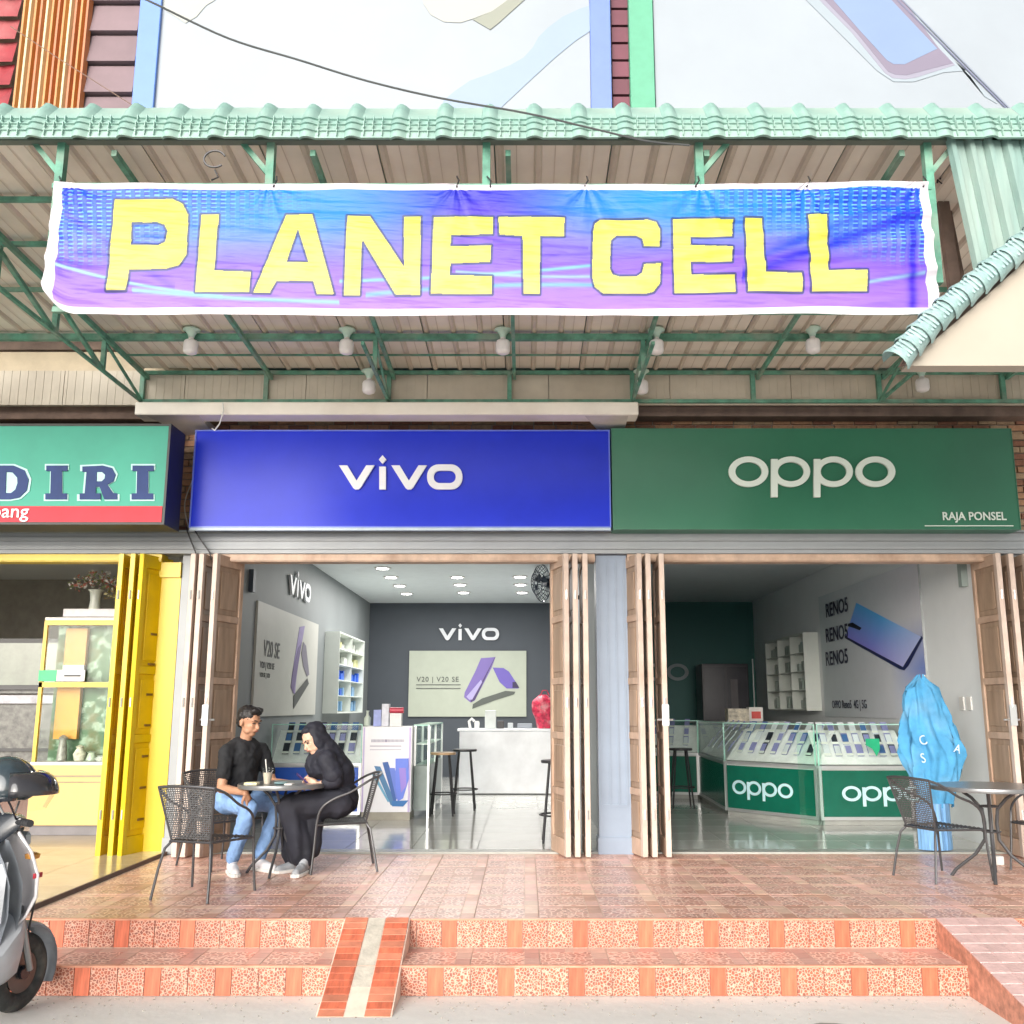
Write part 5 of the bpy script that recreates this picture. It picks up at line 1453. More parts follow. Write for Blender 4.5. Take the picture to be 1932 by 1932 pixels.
# red mesh bag
a = at(1028, 1330, 6.0)
root = empty('red_bag', (a.x, 6.1, .957), 0, 'bulging red patterned bag standing on the marbled counter by the doors', 'bag')
m = MB(); rows = []
for i in range(12):
    t = i / 11; z = .957 + .50 * t; rad = .10 + .09 * math.sin(math.pi * min(1, t * .95 + .02)) ; row = []
    for j in range(25):
        an = 2 * math.pi * j / 24; r_ = rad * (1 + .10 * math.sin(an * 5 + t * 6)) * (1 - .55 * max(0, t - .85) / .15)
        row.append((a.x + r_ * math.cos(an) * 1.0 + .02 * math.sin(t * 5), 6.12 + r_ * .6 * math.sin(an), z))
    rows.append(row)
m.grid(rows); m.build('bag_body', mat('red_pattern', (.50, .025, .07), .35, var=.6, scale=22, dirt=.5, dirtcol=(.75, .5, .5)), root, smooth=True)
m = MB(); m.tube([(a.x - .07, 6.1, 1.44), (a.x - .03, 6.1, 1.52), (a.x + .03, 6.1, 1.52), (a.x + .07, 6.1, 1.44)], .01, 6); m.build('handle', mat('red_pattern', None), root)

# stools ---------------------------------------------------------------------------
def stool(x, y, h, label, seat=True, rz=0):
    root = empty('bar_stool', (x, y, .009), rz, label, 'stool', 'bar stools in the shops')
    b = MB(); b.lathe([(.01, h), (.15, h), (.155, h - .012), (.15, h - .028), (.01, h - .028)], n=24); b.build('seat', mat('pine_seat', (.45, .30, .17), .4) if seat else DARK, root, True, smooth=True)
    for k in range(4):
        an = math.pi / 4 + k * math.pi / 2; b = MB(); b.tube([(.10 * math.cos(an), .10 * math.sin(an), h - .028), (.19 * math.cos(an), .19 * math.sin(an), 0)], .012, 6); b.build('leg', DARK, root, True)
    b = MB(); r_ = .165; zz = .25; b.tube([(r_ * math.cos(i * math.pi / 8), r_ * math.sin(i * math.pi / 8), zz) for i in range(17)], .009, 6, caps=False); b.build('foot_ring', DARK, root, True)
stool(-.98, 3.1, .73, 'black legged bar stool with round pine seat right of the poster cabinet')
stool(-.76, 3.75, .74, 'farther bar stool partly behind the pine seated one', False)
stool(.31, .75, .76, 'black bar stool half hidden behind the mottled tan door leaf', False)
stool(1.72, 4.45, .76, 'dark bar stool at the receding end of the green counter', False)
stool(2.02, 4.05, .74, 'dark bar stool nearest the angled green panel', False)
stool(1.48, 4.0, .76, 'dark bar stool just right of the open tan leaves', False)

# wall fans ------------------------------------------------------------------------
fan = empty('wall_fan', (.55, 4.6, 2.7), 0, 'dark wall mounted fan high at the right side of the grey shop', 'fan')
c = at(1022, 1100, 4.6)
NAV = mat('dark_navy_plastic', (.018, .03, .06), .35)
def cage(cn, ax, R_, name):
    b = MB(); ax = Vector(ax).normalized(); u_ = ax.cross(Vector((0, 0, 1))).normalized(); w_ = u_.cross(ax)
    for k in range(20):
        an = 2 * math.pi * k / 20; dr = u_ * math.cos(an) + w_ * math.sin(an)
        b.tube([cn + ax * .09 + dr * .03, cn + ax * .08 + dr * R_ * .6, cn + dr * R_, cn - ax * .08 + dr * R_ * .6, cn - ax * .09 + dr * .05], .0055, 4)
    for rr_, of in ((R_, 0), (R_ * .62, .08), (.04, .09)):
        b.tube([cn + ax * of + (u_ * math.cos(2 * math.pi * i / 24) + w_ * math.sin(2 * math.pi * i / 24)) * rr_ for i in range(25)], .006, 5, caps=False)
    return b
ax = (-.88, -.45, -.10)
cage(c, ax, .26, 'cage').build('cage', NAV, fan)
b = MB()
axv = Vector(ax).normalized(); u_ = axv.cross(Vector((0, 0, 1))).normalized(); w_ = u_.cross(axv)
for k in range(3):
    an = 2 * math.pi * k / 3 + .3; d1 = u_ * math.cos(an) + w_ * math.sin(an); d2_ = u_ * math.cos(an + .8) + w_ * math.sin(an + .8)
    b.add([c + d1 * .03 + axv * .02, c + d1 * .17 + axv * .03, c + d2_ * .17 - axv * .02, c + d2_ * .04 - axv * .01], [(0, 1, 2, 3)])
b.build('blades', mat('smoke_blade', (.05, .07, .10), .3), fan)
b = MB(); b.tube([c - axv * .05, c - axv * .17], .06, 14); b.build('motor', NAV, fan, smooth=True)
b = MB(); p1 = c - axv * .12; p2 = p1 + Vector((.10, .02, -.42)); b.tube([p1, p1.lerp(p2, .5) + Vector((.02, 0, 0)), p2], .028, 8); b.box(p2.x - .05, p2.x + .18, p2.y - .04, p2.y + .04, p2.z - .14, p2.z + .06)
b.tube([p2 + Vector((-.02, -.03, 0)), p2 + Vector((-.06, -.05, -.2)), p2 + Vector((.0, -.05, -.35))], .006, 5); b.build('bracket', NAV, fan)
b = MB(); b.tube([(.68, 4.62, c.z - .2), (.80, 4.62, c.z - .2)], .03, 8); b.build('wall_mount', NAV, fan)

# ---------------------------------------------------------------- blue covered parasol
rf = empty('folded_parasol', (3.70, .12, .01), 0, 'light blue folded cloth parasol with white letters standing by the right doors', 'parasol')
PBL = mat('light_blue_cloth', (.065, .30, .55), .8, var=.2, scale=7, bump=.8, bscale=14, dirt=.35, dirtcol=(.34, .50, .60))
m = MB(); rows = []
prof = [(.03, 1.55), (.08, 1.50), (.155, 1.44), (.185, 1.36), (.205, 1.28), (.225, 1.20), (.245, 1.12), (.262, 1.04), (.278, .98), (.288, .92), (.290, .86), (.275, .80), (.262, .74), (.235, .66), (.205, .58), (.17, .50), (.15, .40)]
N_ = 120
for r_, z in prof:
    row = []
    r_ *= .90
    for j in range(N_ + 1):
        an = 2 * math.pi * j / N_
        w = 1 + .11 * math.sin(an * 9 + 2.2 * math.sin(z * 5)) + .07 * math.sin(an * 17 + z * 9 + 2 * math.sin(z * 13)) + .07 * math.sin(an * 4 + z * 9) + .05 * noise.noise(Vector((an * 6, z * 14, 1)))
        row.append((3.70 + r_ * w * math.cos(an) + .03 * math.sin(z * 3), .16 + r_ * w * math.sin(an) * .55, z + .02 * math.sin(an * 5)))
    rows.append(row)
m.grid(rows); m.build('cloth_cover', PBL, rf, smooth=True)
m = MB(); rows = []
for z in (.42, .25, .02):
    rows.append([(3.69 + (.14 + .012 * math.sin(j * 1.1)) * math.cos(2 * math.pi * j / 72), .16 + .09 * math.sin(2 * math.pi * j / 72) + .01 * math.sin(j * 1.1), z) for j in range(73)])
m.grid(rows); m.build('lower_skirt', mat('pale_blue_skirt', (.20, .42, .72), .5, var=.3, scale=20, stretch=(3, 3, .2)), rf, smooth=True)
m = MB(); m.tube([(3.70, .16, .05), (3.70, .16, 1.56)], .018, 8); m.build('pole', CHROME, rf)
for tx, X_, Z_, s_, rr_ in (('C', 3.555, .93, .12, .35), ('S', 3.55, .78, .12, .2), ('A', 3.84, .88, .11, -.35)):
    text_obj('letter', tx, s_, (X_, -.02, Z_), (1, 0, rr_), (-rr_, 0, 1), mat('white_cloth_print', (.50, .62, .72), .6), rf, .004, .0, sx=.8)

# ================================================================ yellow shop goods
sc = empty('glass_showcase', (-4.3, 1.3, 0), 0, 'yellow framed glass showcase over cream drawers in the left shop', 'showcase')
CRM = mat('cream_yellow_laminate', (.62, .42, .14), .4, var=.03)
XL, XR = -4.95, -3.42
bxp(sc, 'base_cabinet', XL, XR, 1.10, 1.60, .12, .70, CRM)
bxp(sc, 'toe_board', XL + .02, XR, 1.14, 1.6, .022, .12, mat('toe_grey', (.18, .17, .18), .6))
bxp(sc, 'drawer_line', XL + .01, XR, 1.088, 1.10, .585, .60, mat('drawer_dark', (.30, .24, .15), .5)); bxp(sc, 'drawer_line', XL + .01, XR, 1.088, 1.10, .53, .54, mat('drawer_dark', None))
YF_ = mat('yellow_frame', (.70, .46, .04), .35, var=.05)
bxp(sc, 'counter_edge', XL - .01, XR, 1.085, 1.62, .70, .73, WHITE)
for z0, z1 in ((1.47, 1.52), (2.10, 2.15)): bxp(sc, 'cross_rail', XL, XR, 1.09, 1.13, z0, z1, YF_)
bxp(sc, 'upright', XL, XL + .035, 1.09, 1.13, .73, 2.10, YF_); bxp(sc, 'upright', XL, XL + .03, 1.57, 1.60, .73, 2.10, YF_)
def tree_reflection(u, v):  # trees mirrored in the showcase glass, painted on a sheet behind it
    n1 = snoise(u * 26, v * 22, 3); n2 = snoise(u * 7, v * 8, 5)
    c = mixc(np.array(s2l((.30, .52, .30))), np.array(s2l((.80, .92, .80))), np.clip((n1 - .50) * 6, 0, 1))
    c = mixc(c, np.array(s2l((.55, .50, .20))), np.clip((n2 - .55) * 5, 0, 1) * (u < .35) * .8)
    c = mixc(c, np.array(s2l((.26, .46, .32))), np.clip((snoise(u * 9 + 4, v * 7, 8) - .40) * 5, 0, 1) * np.where(v < .45, .9, .45) * (u > .3))
    return c * .5
painted('painted_reflection', (XL + .04, 1.34, .73), (XR - XL, 0, 0), (0, 0, 1.38), 190, 170, tree_reflection, PRINT, sc)
for x0, x1, z0, z1, c_ in ((-4.80, -4.58, 1.52, 2.08, (.60, .28, .06)), (-4.80, -4.58, 1.52, 1.70, (.74, .70, .62)), (-4.84, -4.60, .95, 1.47, (.64, .28, .02))):
    bxp(sc, 'reflected_column', x0, x1, 1.27 - (.01 if z1 < 1.8 and z0 > 1.4 else 0), 1.33, z0, z1, mat('col_%d' % int(c_[2] * 100), c_, .5, var=.12, scale=14))  # columns mirrored in the glass, added as coloured slabs behind it
bxp(sc, 'shelf_glass', XL + .04, XR, 1.13, 1.56, 1.49, 1.50, GLG); bxp(sc, 'front_glass', XL + .04, XR, 1.10, 1.105, .73, 2.10, GL)
bxp(sc, 'top_tray', -4.78, XR, 1.12, 1.55, 2.19, 2.27, mat('pale_lilac_board', (.60, .57, .60), .4)); bxp(sc, 'top_board', XL, XR, 1.10, 1.60, 2.152, 2.18, WHITE)
rr = random.Random(4)
goods = [('figurine', (.30, .28, .26)), ('trinket_box', (.65, .60, .50)), ('jar', (.45, .50, .40)), ('dish', (.70, .70, .66))]
for k, xg in enumerate((-4.70, -4.52, -4.40, -4.30, -4.20)):
    nm, c_ = goods[k % 4]; b = MB(); h_ = (.26, .16, .10, .06, .12)[k]
    b.lathe([(.03, 0), (.05, .01), (.045 + .02 * (k % 2), h_ * .45), (.03, h_ * .8), (.045, h_ * .9), (.012, h_)], (xg, 1.20, .732), 12)
    tagged(b, nm, mat('g_' + nm, c_, .3, var=.4, scale=30), ['dark tall ornate figurine behind the showcase glass at its left', 'cream lidded trinket box beside the dark figurine', 'low greenish jar in the middle of the showcase bottom', 'flat white dish near the yellow doors in the showcase', 'short ornate pot next to the yellow leaves in the showcase'][k], 'ornament', smooth=True)
b = MB(); b.box(XL - .0, XL + .18, 1.07, 1.08, 1.53, 1.64); tagged(b, 'green_card', mat('green_card', (.02, .50, .16), .4), 'small bright green card at the corner of the showcase middle rail', 'card')
b = MB(); b.box(XL + .185, XL + .47, 1.07, 1.08, 1.53, 1.64, 0); b.box(XL + .26, XL + .43, 1.066, 1.07, 1.575, 1.595, 1); tagged(b, 'white_card', [WHITE, DARK], 'small white card with dark print next to the green card', 'card')
# vases with flowers
def vase(x, y, z, h, col, label, n=60, spread=.24, fc=((.8, .78, .76), (.55, .20, .16), (.28, .34, .16))):
    root = empty('flower_vase', (x, y, z), 0, label, 'vase')
    b = MB(); b.lathe([(.05, 0), (.06, .01), (.05, h * .5), (.06, h * .9), (.08, h), (.07, h)], (x, y, z + .001), 16); b.build('vase_body', mat('vase_%d' % int(col[0] * 100), col, .3), root, smooth=True)
    ms = [mat('petal_%d' % int(c_[0] * 100), c_, .6, var=.2, randv=.1) for c_ in fc]
    rr = random.Random(int(x * 100)); mb = [MB() for _ in ms]
    for i in range(n * 6):
        an = rr.uniform(0, 6.28); el = rr.uniform(-.2, 1.4); R_ = rr.uniform(.4, 1) * spread
        c0 = Vector((x + R_ * math.cos(an) * math.cos(el) * 1.25, y + R_ * math.sin(an) * math.cos(el), z + h + R_ * math.sin(el) * .75 + .03)); s_ = rr.uniform(.012, .026)
        v1 = Vector((rr.uniform(-1, 1), rr.uniform(-1, 1), rr.uniform(-1, 1))).normalized(); v2 = v1.cross(Vector((rr.uniform(-1, 1), rr.uniform(-1, 1), 1))).normalized()
        rr.choice(mb).add([c0 - v1 * s_, c0 + v2 * s_ * .7, c0 + v1 * s_, c0 - v2 * s_ * .7], [(0, 1, 2, 3)])
    for k, m_ in enumerate(mb): m_.build(('blossom', 'blossom', 'foliage')[k], ms[k], root, kind='stuff')
vase(-4.56, 1.35, 2.272, .22, (.70, .74, .66), 'pale vase of pink and white flowers on top of the yellow showcase')
vase(-4.22, 1.38, 2.272, .12, (.55, .50, .42), 'low pot of yellowish dried flowers on the showcase top near the yellow doors', spread=.2, fc=((.7, .64, .35), (.4, .28, .12), (.35, .33, .12)))
vase(-5.05, 2.1, 2.0, .14, (.5, .48, .46), 'small dark red flower ornament above the framed picture', spread=.11, fc=((.35, .22, .22), (.25, .06, .06), (.2, .14, .12)))
# stand under it, framed picture and glass case at far left
root = empty('framed_picture', (-5.4, 1.9, 1.6), 0, 'black framed greenish glass panel at the left edge of the yellow shop', 'picture')
bxp(root, 'frame', -6.0, -5.08, 1.95, 1.98, 1.46, 2.02, DARK); bxp(root, 'glass_sheet', -5.96, -5.13, 1.94, 1.952, 1.51, 1.97, mat('grey_green_glass', (.16, .19, .15), .12, var=.2, scale=4))
root = empty('tall_case', (-5.5, 2.0, 0), 0, 'dark framed glass case with pale goods behind the scooter at the left edge', 'showcase')
bxp(root, 'lower_case', -6.4, -5.10, 1.96, 2.5, .02, .55, mat('brown_case', (.12, .05, .03), .3)); bxp(root, 'glass_body', -6.4, -5.12, 2.0, 2.5, .56, 1.30, mat('case_goods', (.11, .11, .10), .3, var=.7, scale=14))
bxp(root, 'pale_top', -6.4, -5.10, 1.94, 2.5, 1.31, 1.40, mat('pale_goods_top', (.40, .40, .44), .4, var=.3, scale=10))
bxp(root, 'black_rail', -6.4, -5.09, 1.94, 1.96, .80, .83, DARK); bxp(root, 'black_rail', -6.4, -5.09, 1.94, 1.96, .60, .62, DARK)
bxp(root, 'back_shelf', -6.4, -4.9, 2.02, 2.5, 1.42, 2.0, mat('case_goods', None))
b = MB(); b.lathe([(.0, 0), (.09, 0), (.09, -.015), (.0, -.015)], (-4.9, 2.6, CZ - .10), 16); tagged(b, 'ceiling_downlight', LAMP, 'small lit ceiling light in the yellow shop', 'ceiling light')
# ================================================================ furniture on the terrace
RAT = mat('grey_woven_rattan', (.075, .075, .078), .55, var=.35, scale=60)
FRM = mat('dark_grey_tube', (.085, .085, .09), .35, metal=.4, var=.1)
def chair_proto():
    """rattan armchair, faces +Y, origin on the floor under the seat centre"""
    root = empty('rattan_chair'); SH = .43
    # back frame: inverted U with flaring top, arms curving forward and down
    b = MB()
    bl, br = Vector((-.17, -.20, SH)), Vector((.17, -.20, SH))
    tl, tr = Vector((-.245, -.29, SH + .40)), Vector((.245, -.29, SH + .40))
    def arc(a, c, mid, n=10): return [a.lerp(mid, t).lerp(mid.lerp(c, t), t) for t in [i / n for i in range(n + 1)]]
    b.tube(arc(tl, tr, Vector((0, -.37, SH + .43))), .012, 8); b.build('top_rail', FRM, root, True, smooth=True)
    for s in (-1, 1):
        b = MB()
        pts = [Vector((s * .245, -.29, SH + .40)), Vector((s * .285, -.20, SH + .36)), Vector((s * .30, -.05, SH + .27)), Vector((s * .30, .10, SH + .21)), Vector((s * .285, .20, SH + .13)), Vector((s * .27, .235, SH)), Vector((s * .275, .25, .22)), Vector((s * .285, .27, 0))]
        sm = []
        for i in range(len(pts) - 1):
            p0, p1, p2, p3 = pts[max(i - 1, 0)], pts[i], pts[i + 1], pts[min(i + 2, len(pts) - 1)]
            for k in range(4):
                t = k / 4; sm.append(.5 * ((2 * p1) + (p2 - p0) * t + (2 * p0 - 5 * p1 + 4 * p2 - p3) * t * t + (3 * p1 - p0 - 3 * p2 + p3) * t ** 3))
        sm.append(pts[-1]); b.tube(sm, .0105, 8); b.build('arm_and_front_leg', FRM, root, True, smooth=True)
        b = MB(); b.tube([(s * .17, -.19, SH - .01), (s * .20, -.23, SH - .06), (s * .225, -.26, .22), (s * .245, -.30, 0)], .0105, 8); b.build('rear_leg', FRM, root, True, smooth=True)
        b = MB(); b.tube([(s * .17, -.195, SH), (s * .245, -.29, SH + .40)], .009, 6); b.build('back_tube', FRM, root, True)
    b = MB(); b.tube([(-.27, .235, SH - .015), (.27, .235, SH - .015)], .010, 6); b.tube([(-.18, -.2, SH - .01), (.18, -.2, SH - .01)], .010, 6)
    for s in (-1, 1): b.tube([(s * .18, -.2, SH - .01), (s * .27, .235, SH - .015)], .010, 6)
    b.build('seat_frame', FRM, root, True)
    # woven back: real strands
    def bp(u, v, off=0):
        w = .165 + .075 * v; x = (u * 2 - 1) * w
        y = -.20 - .09 * v - .035 * v * (1 - (u * 2 - 1) ** 2)
        return Vector((x, y + off, SH + .01 + .39 * v + .018 * v * (1 - (u * 2 - 1) ** 2)))
    b = MB(); n = 22
    for k in range(n + 1):
        u = k / n; k0 = len(b.v)
        P_ = [bp(u, j / 16, .002 * (-1) ** (j + k)) for j in range(17)]
        b.grid([[p + Vector((-.0042, 0, 0)) for p in P_], [p + Vector((.0042, 0, 0)) for p in P_]])
    for k in range(24):
        v = (k + .5) / 24
        P_ = [bp(j / 22, v, .002 * (-1) ** (j + k + 1)) for j in range(23)]
        b.grid([[p + Vector((0, 0, -.0046)) for p in P_], [p + Vector((0, 0, .0046)) for p in P_]])
    b.build('woven_back', RAT, root, True, kind='stuff')
    b = MB()
    def spt(u, v, o): 
        w = .17 + .095 * v; return Vector(((u * 2 - 1) * w, -.195 + .425 * v, SH + o - .012 * math.sin(math.pi * u) * math.sin(math.pi * v)))
    for k in range(23):
        u = k / 22; P_ = [spt(u, j / 16, .002 * (-1) ** (j + k)) for j in range(17)]
        b.grid([[p + Vector((-.0065, 0, 0)) for p in P_], [p + Vector((.0065, 0, 0)) for p in P_]])
    for k in range(26):
        v = (k + .5) / 26; P_ = [spt(j / 22, v, .002 * (-1) ** (j + k + 1)) for j in range(23)]
        b.grid([[p + Vector((0, -.006, 0)) for p in P_], [p + Vector((0, .006, 0)) for p in P_]])
    b.build('woven_seat', RAT, root, True, kind='stuff')
    return root
cp = chair_proto()
def facing(fx, fy): return math.atan2(-fx, fy)
CH = [((-2.22, -1.92, .001), facing(.29, .96), 'empty grey rattan chair with its back to the street, left of the couple'),
      ((-2.50, -.62, .001), facing(.80, -.60), 'dark rattan chair the seated man leans in'),
      ((-1.47, -.80, .001), facing(-.97, -.22), 'dark rattan chair the woman in black sits on'),
      ((3.17, -1.22, .001), facing(.93, .36), 'empty rattan chair left of the right hand table'),
      ((4.16, -1.05, .001), facing(-.95, -.2), 'rattan chair cut by the right edge of the photo')]
for k, (loc, rz, lb) in enumerate(CH):
    cc_ = place(cp, k == 0, loc, rz, lb, 'rattan armchairs on the terrace', 'chair'); cc_.scale = (.90, .90, .88)

TTOP = mat('smoked_glass_top', (.13, .135, .14), .12, var=.1, coat=.4)
def table_proto():
    root = empty('round_table'); Rr = .34; h = .675
    b = MB(); b.lathe([(.01, h - .010), (Rr - .008, h - .010), (Rr - .008, h), (.01, h)], n=48); b.build('glass_top', TTOP, root, True)
    b = MB(); b.lathe([(Rr - .012, h - .028), (Rr, h - .028), (Rr + .004, h - .012), (Rr, h + .004), (Rr - .009, h + .005)], n=48); b.build('rim', mat('grey_rim', (.22, .225, .23), .3, metal=.5), root, True, smooth=True)
    for k in range(4):
        an = math.pi / 4 + k * math.pi / 2 + .25; c, s = math.cos(an), math.sin(an)
        pr = [(.17, h - .03), (.10, h - .09), (.045, h - .17), (.035, .40), (.04, .28), (.10, .17), (.22, .05), (.25, 0)]
        b = MB(); b.tube([(r_ * c, r_ * s, z) for r_, z in pr], .011, 8); b.build('leg', FRM, root, True, smooth=True)
    for zz in (h - .15, .34):
        b = MB(); b.tube([(.052 * math.cos(i * math.pi / 8), .052 * math.sin(i * math.pi / 8), zz) for i in range(17)], .007, 6, caps=False); b.build('ring', FRM, root, True)
    return root
tp = table_proto()
place(tp, True, (-1.92, -1.02, .001), .5, 'round glass topped metal table between the man and the woman', 'round terrace tables', 'table')
place(tp, False, (3.56, -1.25, .001), .1, 'round glass topped metal table at the right edge', 'round terrace tables', 'table')
for o in [x for x in COL.objects if x.name.startswith('round_table')]:
    if o.location.x > 0: o.scale = (1.22, 1.22, 1.0)
TT_ = .677
# things on the table
root = empty('drink_cup', (-2.02, -1.10, TT_), 0, 'clear plastic cup with pale iced drink in front of the man', 'cup')
b = MB(); b.lathe([(.026, 0), (.036, .085), (.036, .088), (.001, .086)], (-2.02, -1.10, TT_ + .001), 16); b.build('drink', mat('milky_tea', (.60, .52, .42), .2), root, smooth=True)
b = MB(); b.lathe([(.030, .0), (.043, .125), (.041, .125)], (-2.02, -1.10, TT_ + .002), 20); b.build('cup_wall', glass('cup_plastic', (.93, .95, .95), .3), root)
b = MB(); b.tube([(-2.02, -1.10, TT_ + .03), (-2.045, -1.09, TT_ + .19)], .004, 6); b.build('straw', WHITE, root)
b = MB(); b.box(-2.17, -2.07, -1.22, -1.14, TT_ + .001, TT_ + .022); tagged(b, 'snack_box', mat('yellow_white_pack', (.75, .68, .42), .5, var=.3, scale=20), 'flat yellowish white snack pack at the left side of the table', 'box', bevel=.004)
b = MB(); b.lathe([(.03, 0), (.05, .012), (.052, .02), (.02, .016)], (-1.90, -1.16, TT_ + .001), 16); tagged(b, 'ashtray', mat('teal_dish', (.22, .36, .38), .3), 'small pale teal dish in the middle of the table', 'dish', smooth=True)
b = MB(); b.box(-1.86, -1.80, -1.22, -1.12, TT_ + .001, TT_ + .012); tagged(b, 'tissue_pack', WHITE, 'small white tissue pack on the table before the woman', 'tissue pack', bevel=.003)
b = MB(); b.box(3.84, 3.93, -.62, -.55, .001, .07); tagged(b, 'white_carton', WHITE, 'small white carton on the floor behind the right table', 'box', bevel=.004)

# ================================================================ people
SKIN = mat('tan_skin', (.44, .235, .145), .5, var=.08, scale=9, spec=.4)
SKINW = mat('light_skin', (.62, .38, .27), .5, var=.05, scale=9, spec=.4)
BLK = mat('black_tshirt', (.013, .014, .017), .85, var=.25, scale=8, bump=.3, bscale=25)
BLKW = mat('black_hijab_cloth', (.013, .014, .024), .75, var=.3, scale=6, bump=.25, bscale=16)
SKIRT = mat('black_skirt_cloth', (.017, .018, .028), .8, var=.3, scale=6, bump=.25, bscale=16)
JEAN = mat('light_blue_denim', (.20, .34, .60), .8, var=.22, scale=7, bump=.3, bscale=60)
HAIR = mat('black_hair', (.012, .010, .010), .45, var=.3, scale=40, bump=.6, bscale=90)
SNEAK = mat('white_sneaker', (.72, .70, .72), .5, var=.06)
SNEAKG = mat('grey_sneaker', (.36, .38, .41), .6, var=.2, scale=20)
SOLE = mat('white_sole', (.78, .77, .74), .5)
V = Vector
def frame_from(fwd, up=V((0, 0, 1))):
    f = V(fwd).normalized(); r = f.cross(up).normalized(); u_ = r.cross(f).normalized()
    return f, r, u_
def head_prims(c, fwd, up, s=1.0):
    """c = centre of the skull. returns volumes of a head with brow, nose, jaw, ears, neck root"""
    f, r, u_ = frame_from(fwd, up)
    M3 = Matrix((r, f, u_)).transposed()
    P = lambda a, b, c_: c + r * a * s + f * b * s + u_ * c_ * s
    return [('e', P(0, -.008, .025), (.074 * s, .092 * s, .088 * s), M3),      # cranium
            ('e', P(0, .030, -.030), (.060 * s, .058 * s, .072 * s), M3),      # face
            ('e', P(0, .048, -.082), (.032 * s, .030 * s, .026 * s), M3),      # chin
            ('e', P(.036, .028, -.062), (.022 * s, .034 * s, .026 * s), M3), ('e', P(-.036, .028, -.062), (.022 * s, .034 * s, .026 * s), M3),
            ('c', P(0, .082, .0), P(0, .098, -.030), .009 * s, .014 * s),      # nose
            ('e', P(0, .083, -.053), (.024 * s, .011 * s, .010 * s), M3),      # lips
            ('c', P(-.040, .078, .020), P(.040, .078, .020), .009 * s, .009 * s),  # brow
            ('e', P(.034, .062, -.018), (.018 * s, .018 * s, .014 * s), M3), ('e', P(-.034, .062, -.018), (.018 * s, .018 * s, .014 * s), M3),
            ('e', P(.076, -.008, -.010), (.009 * s, .018 * s, .030 * s), M3), ('e', P(-.076, -.008, -.010), (.009 * s, .018 * s, .030 * s), M3)]
def face_bits(root, c, fwd, up, s=1.0):
    f, r, u_ = frame_from(fwd, up); P = lambda a, b, c_: c + r * a * s + f * b * s + u_ * c_ * s
    for sg in (-1, 1):
        b = MB(); b.tube([P(sg * .018, .080, .001), P(sg * .032, .080, .003), P(sg * .045, .071, .000)], [.003, .0052, .003], 6); b.build('eye', DARK, root)
        b = MB(); b.tube([P(sg * .014, .090, .020), P(sg * .032, .088, .026), P(sg * .050, .074, .020)], [.003, .0045, .0025], 6); b.build('eyebrow', HAIR, root)
    b = MB(); b.tube([P(-.022, .090, -.053), P(0, .096, -.055), P(.022, .090, -.053)], [.002, .0042, .002], 6); b.build('mouth', mat('lip', (.42, .13, .10), .5), root)
def hand_prims(w, fdir, pn, curl=.5, s=1.0, thumb=1):
    """w = wrist, fdir = towards the fingers, pn = palm normal (the side the fingers bend to)"""
    f = V(fdir).normalized(); n = (V(pn) - f * V(pn).dot(f)).normalized(); r = f.cross(n)
    out = [('c', w, w + f * .05 * s, .022 * s, .026 * s)]
    for k, (off, L) in enumerate(((-.030, .072), (-.010, .082), (.010, .078), (.029, .062))):
        b0 = w + f * .075 * s + r * off * s; out.append(('c', w + f * .03 * s + r * off * .7 * s, b0, .014 * s, .0115 * s))
        a = curl * (.8 + .12 * k); p = b0; ang = 0
        for j in range(3):
            ang += a; q_ = p + (f * math.cos(ang) + n * math.sin(ang)) * L * s * (.45, .32, .25)[j]
            out.append(('c', p, q_, (.0098 - .0008 * j) * s, (.0090 - .0008 * j) * s)); p = q_
    t0 = w + f * .02 * s - r * .024 * s * thumb; t1 = t0 + (f * .6 - r * .75 * thumb + n * .25).normalized() * .042 * s; t2 = t1 + (f * .9 - r * .2 * thumb + n * .35).normalized() * .034 * s
    out += [('c', t0, t1, .014 * s, .0115 * s), ('c', t1, t2, .011 * s, .009 * s)]
    return out
def shoe(root, ankle, fdir, up_m, name='shoe', s=1.0):
    f = V((fdir[0], fdir[1], 0)).normalized(); r = V((f.y, -f.x, 0)); a = V(ankle); g_ = V((a.x, a.y, .012))
    o = blob(name, [('c', g_ + f * -.045 + V((0, 0, .035)), g_ + f * .06 + V((0, 0, .036)), .038 * s, .042 * s), ('c', g_ + f * .06 + V((0, 0, .030)), g_ + f * .165 + V((0, 0, .022)), .042 * s, .034 * s),
                    ('c', a + V((0, 0, .0)), g_ + f * -.02 + V((0, 0, .05)), .042, .042)], .006, up_m, root, 4)
    so = MB(); pts = []
    for t, w in ((-.09, .028), (-.06, .040), (.0, .042), (.08, .047), (.14, .046), (.19, .034), (.208, .012)):
        pts.append(g_ + f * t + r * w + V((0, 0, -.010)))
    for t, w in reversed(((-.09, .028), (-.06, .040), (.0, .042), (.08, .047), (.14, .046), (.19, .034), (.208, .012))):
        pts.append(g_ + f * t - r * w + V((0, 0, -.010)))
    so.prism(pts, (0, 0, .026)); so.build('sole', SOLE, o, bevel=.004) if False else so.build('sole', SOLE, root, bevel=.004)
    return o

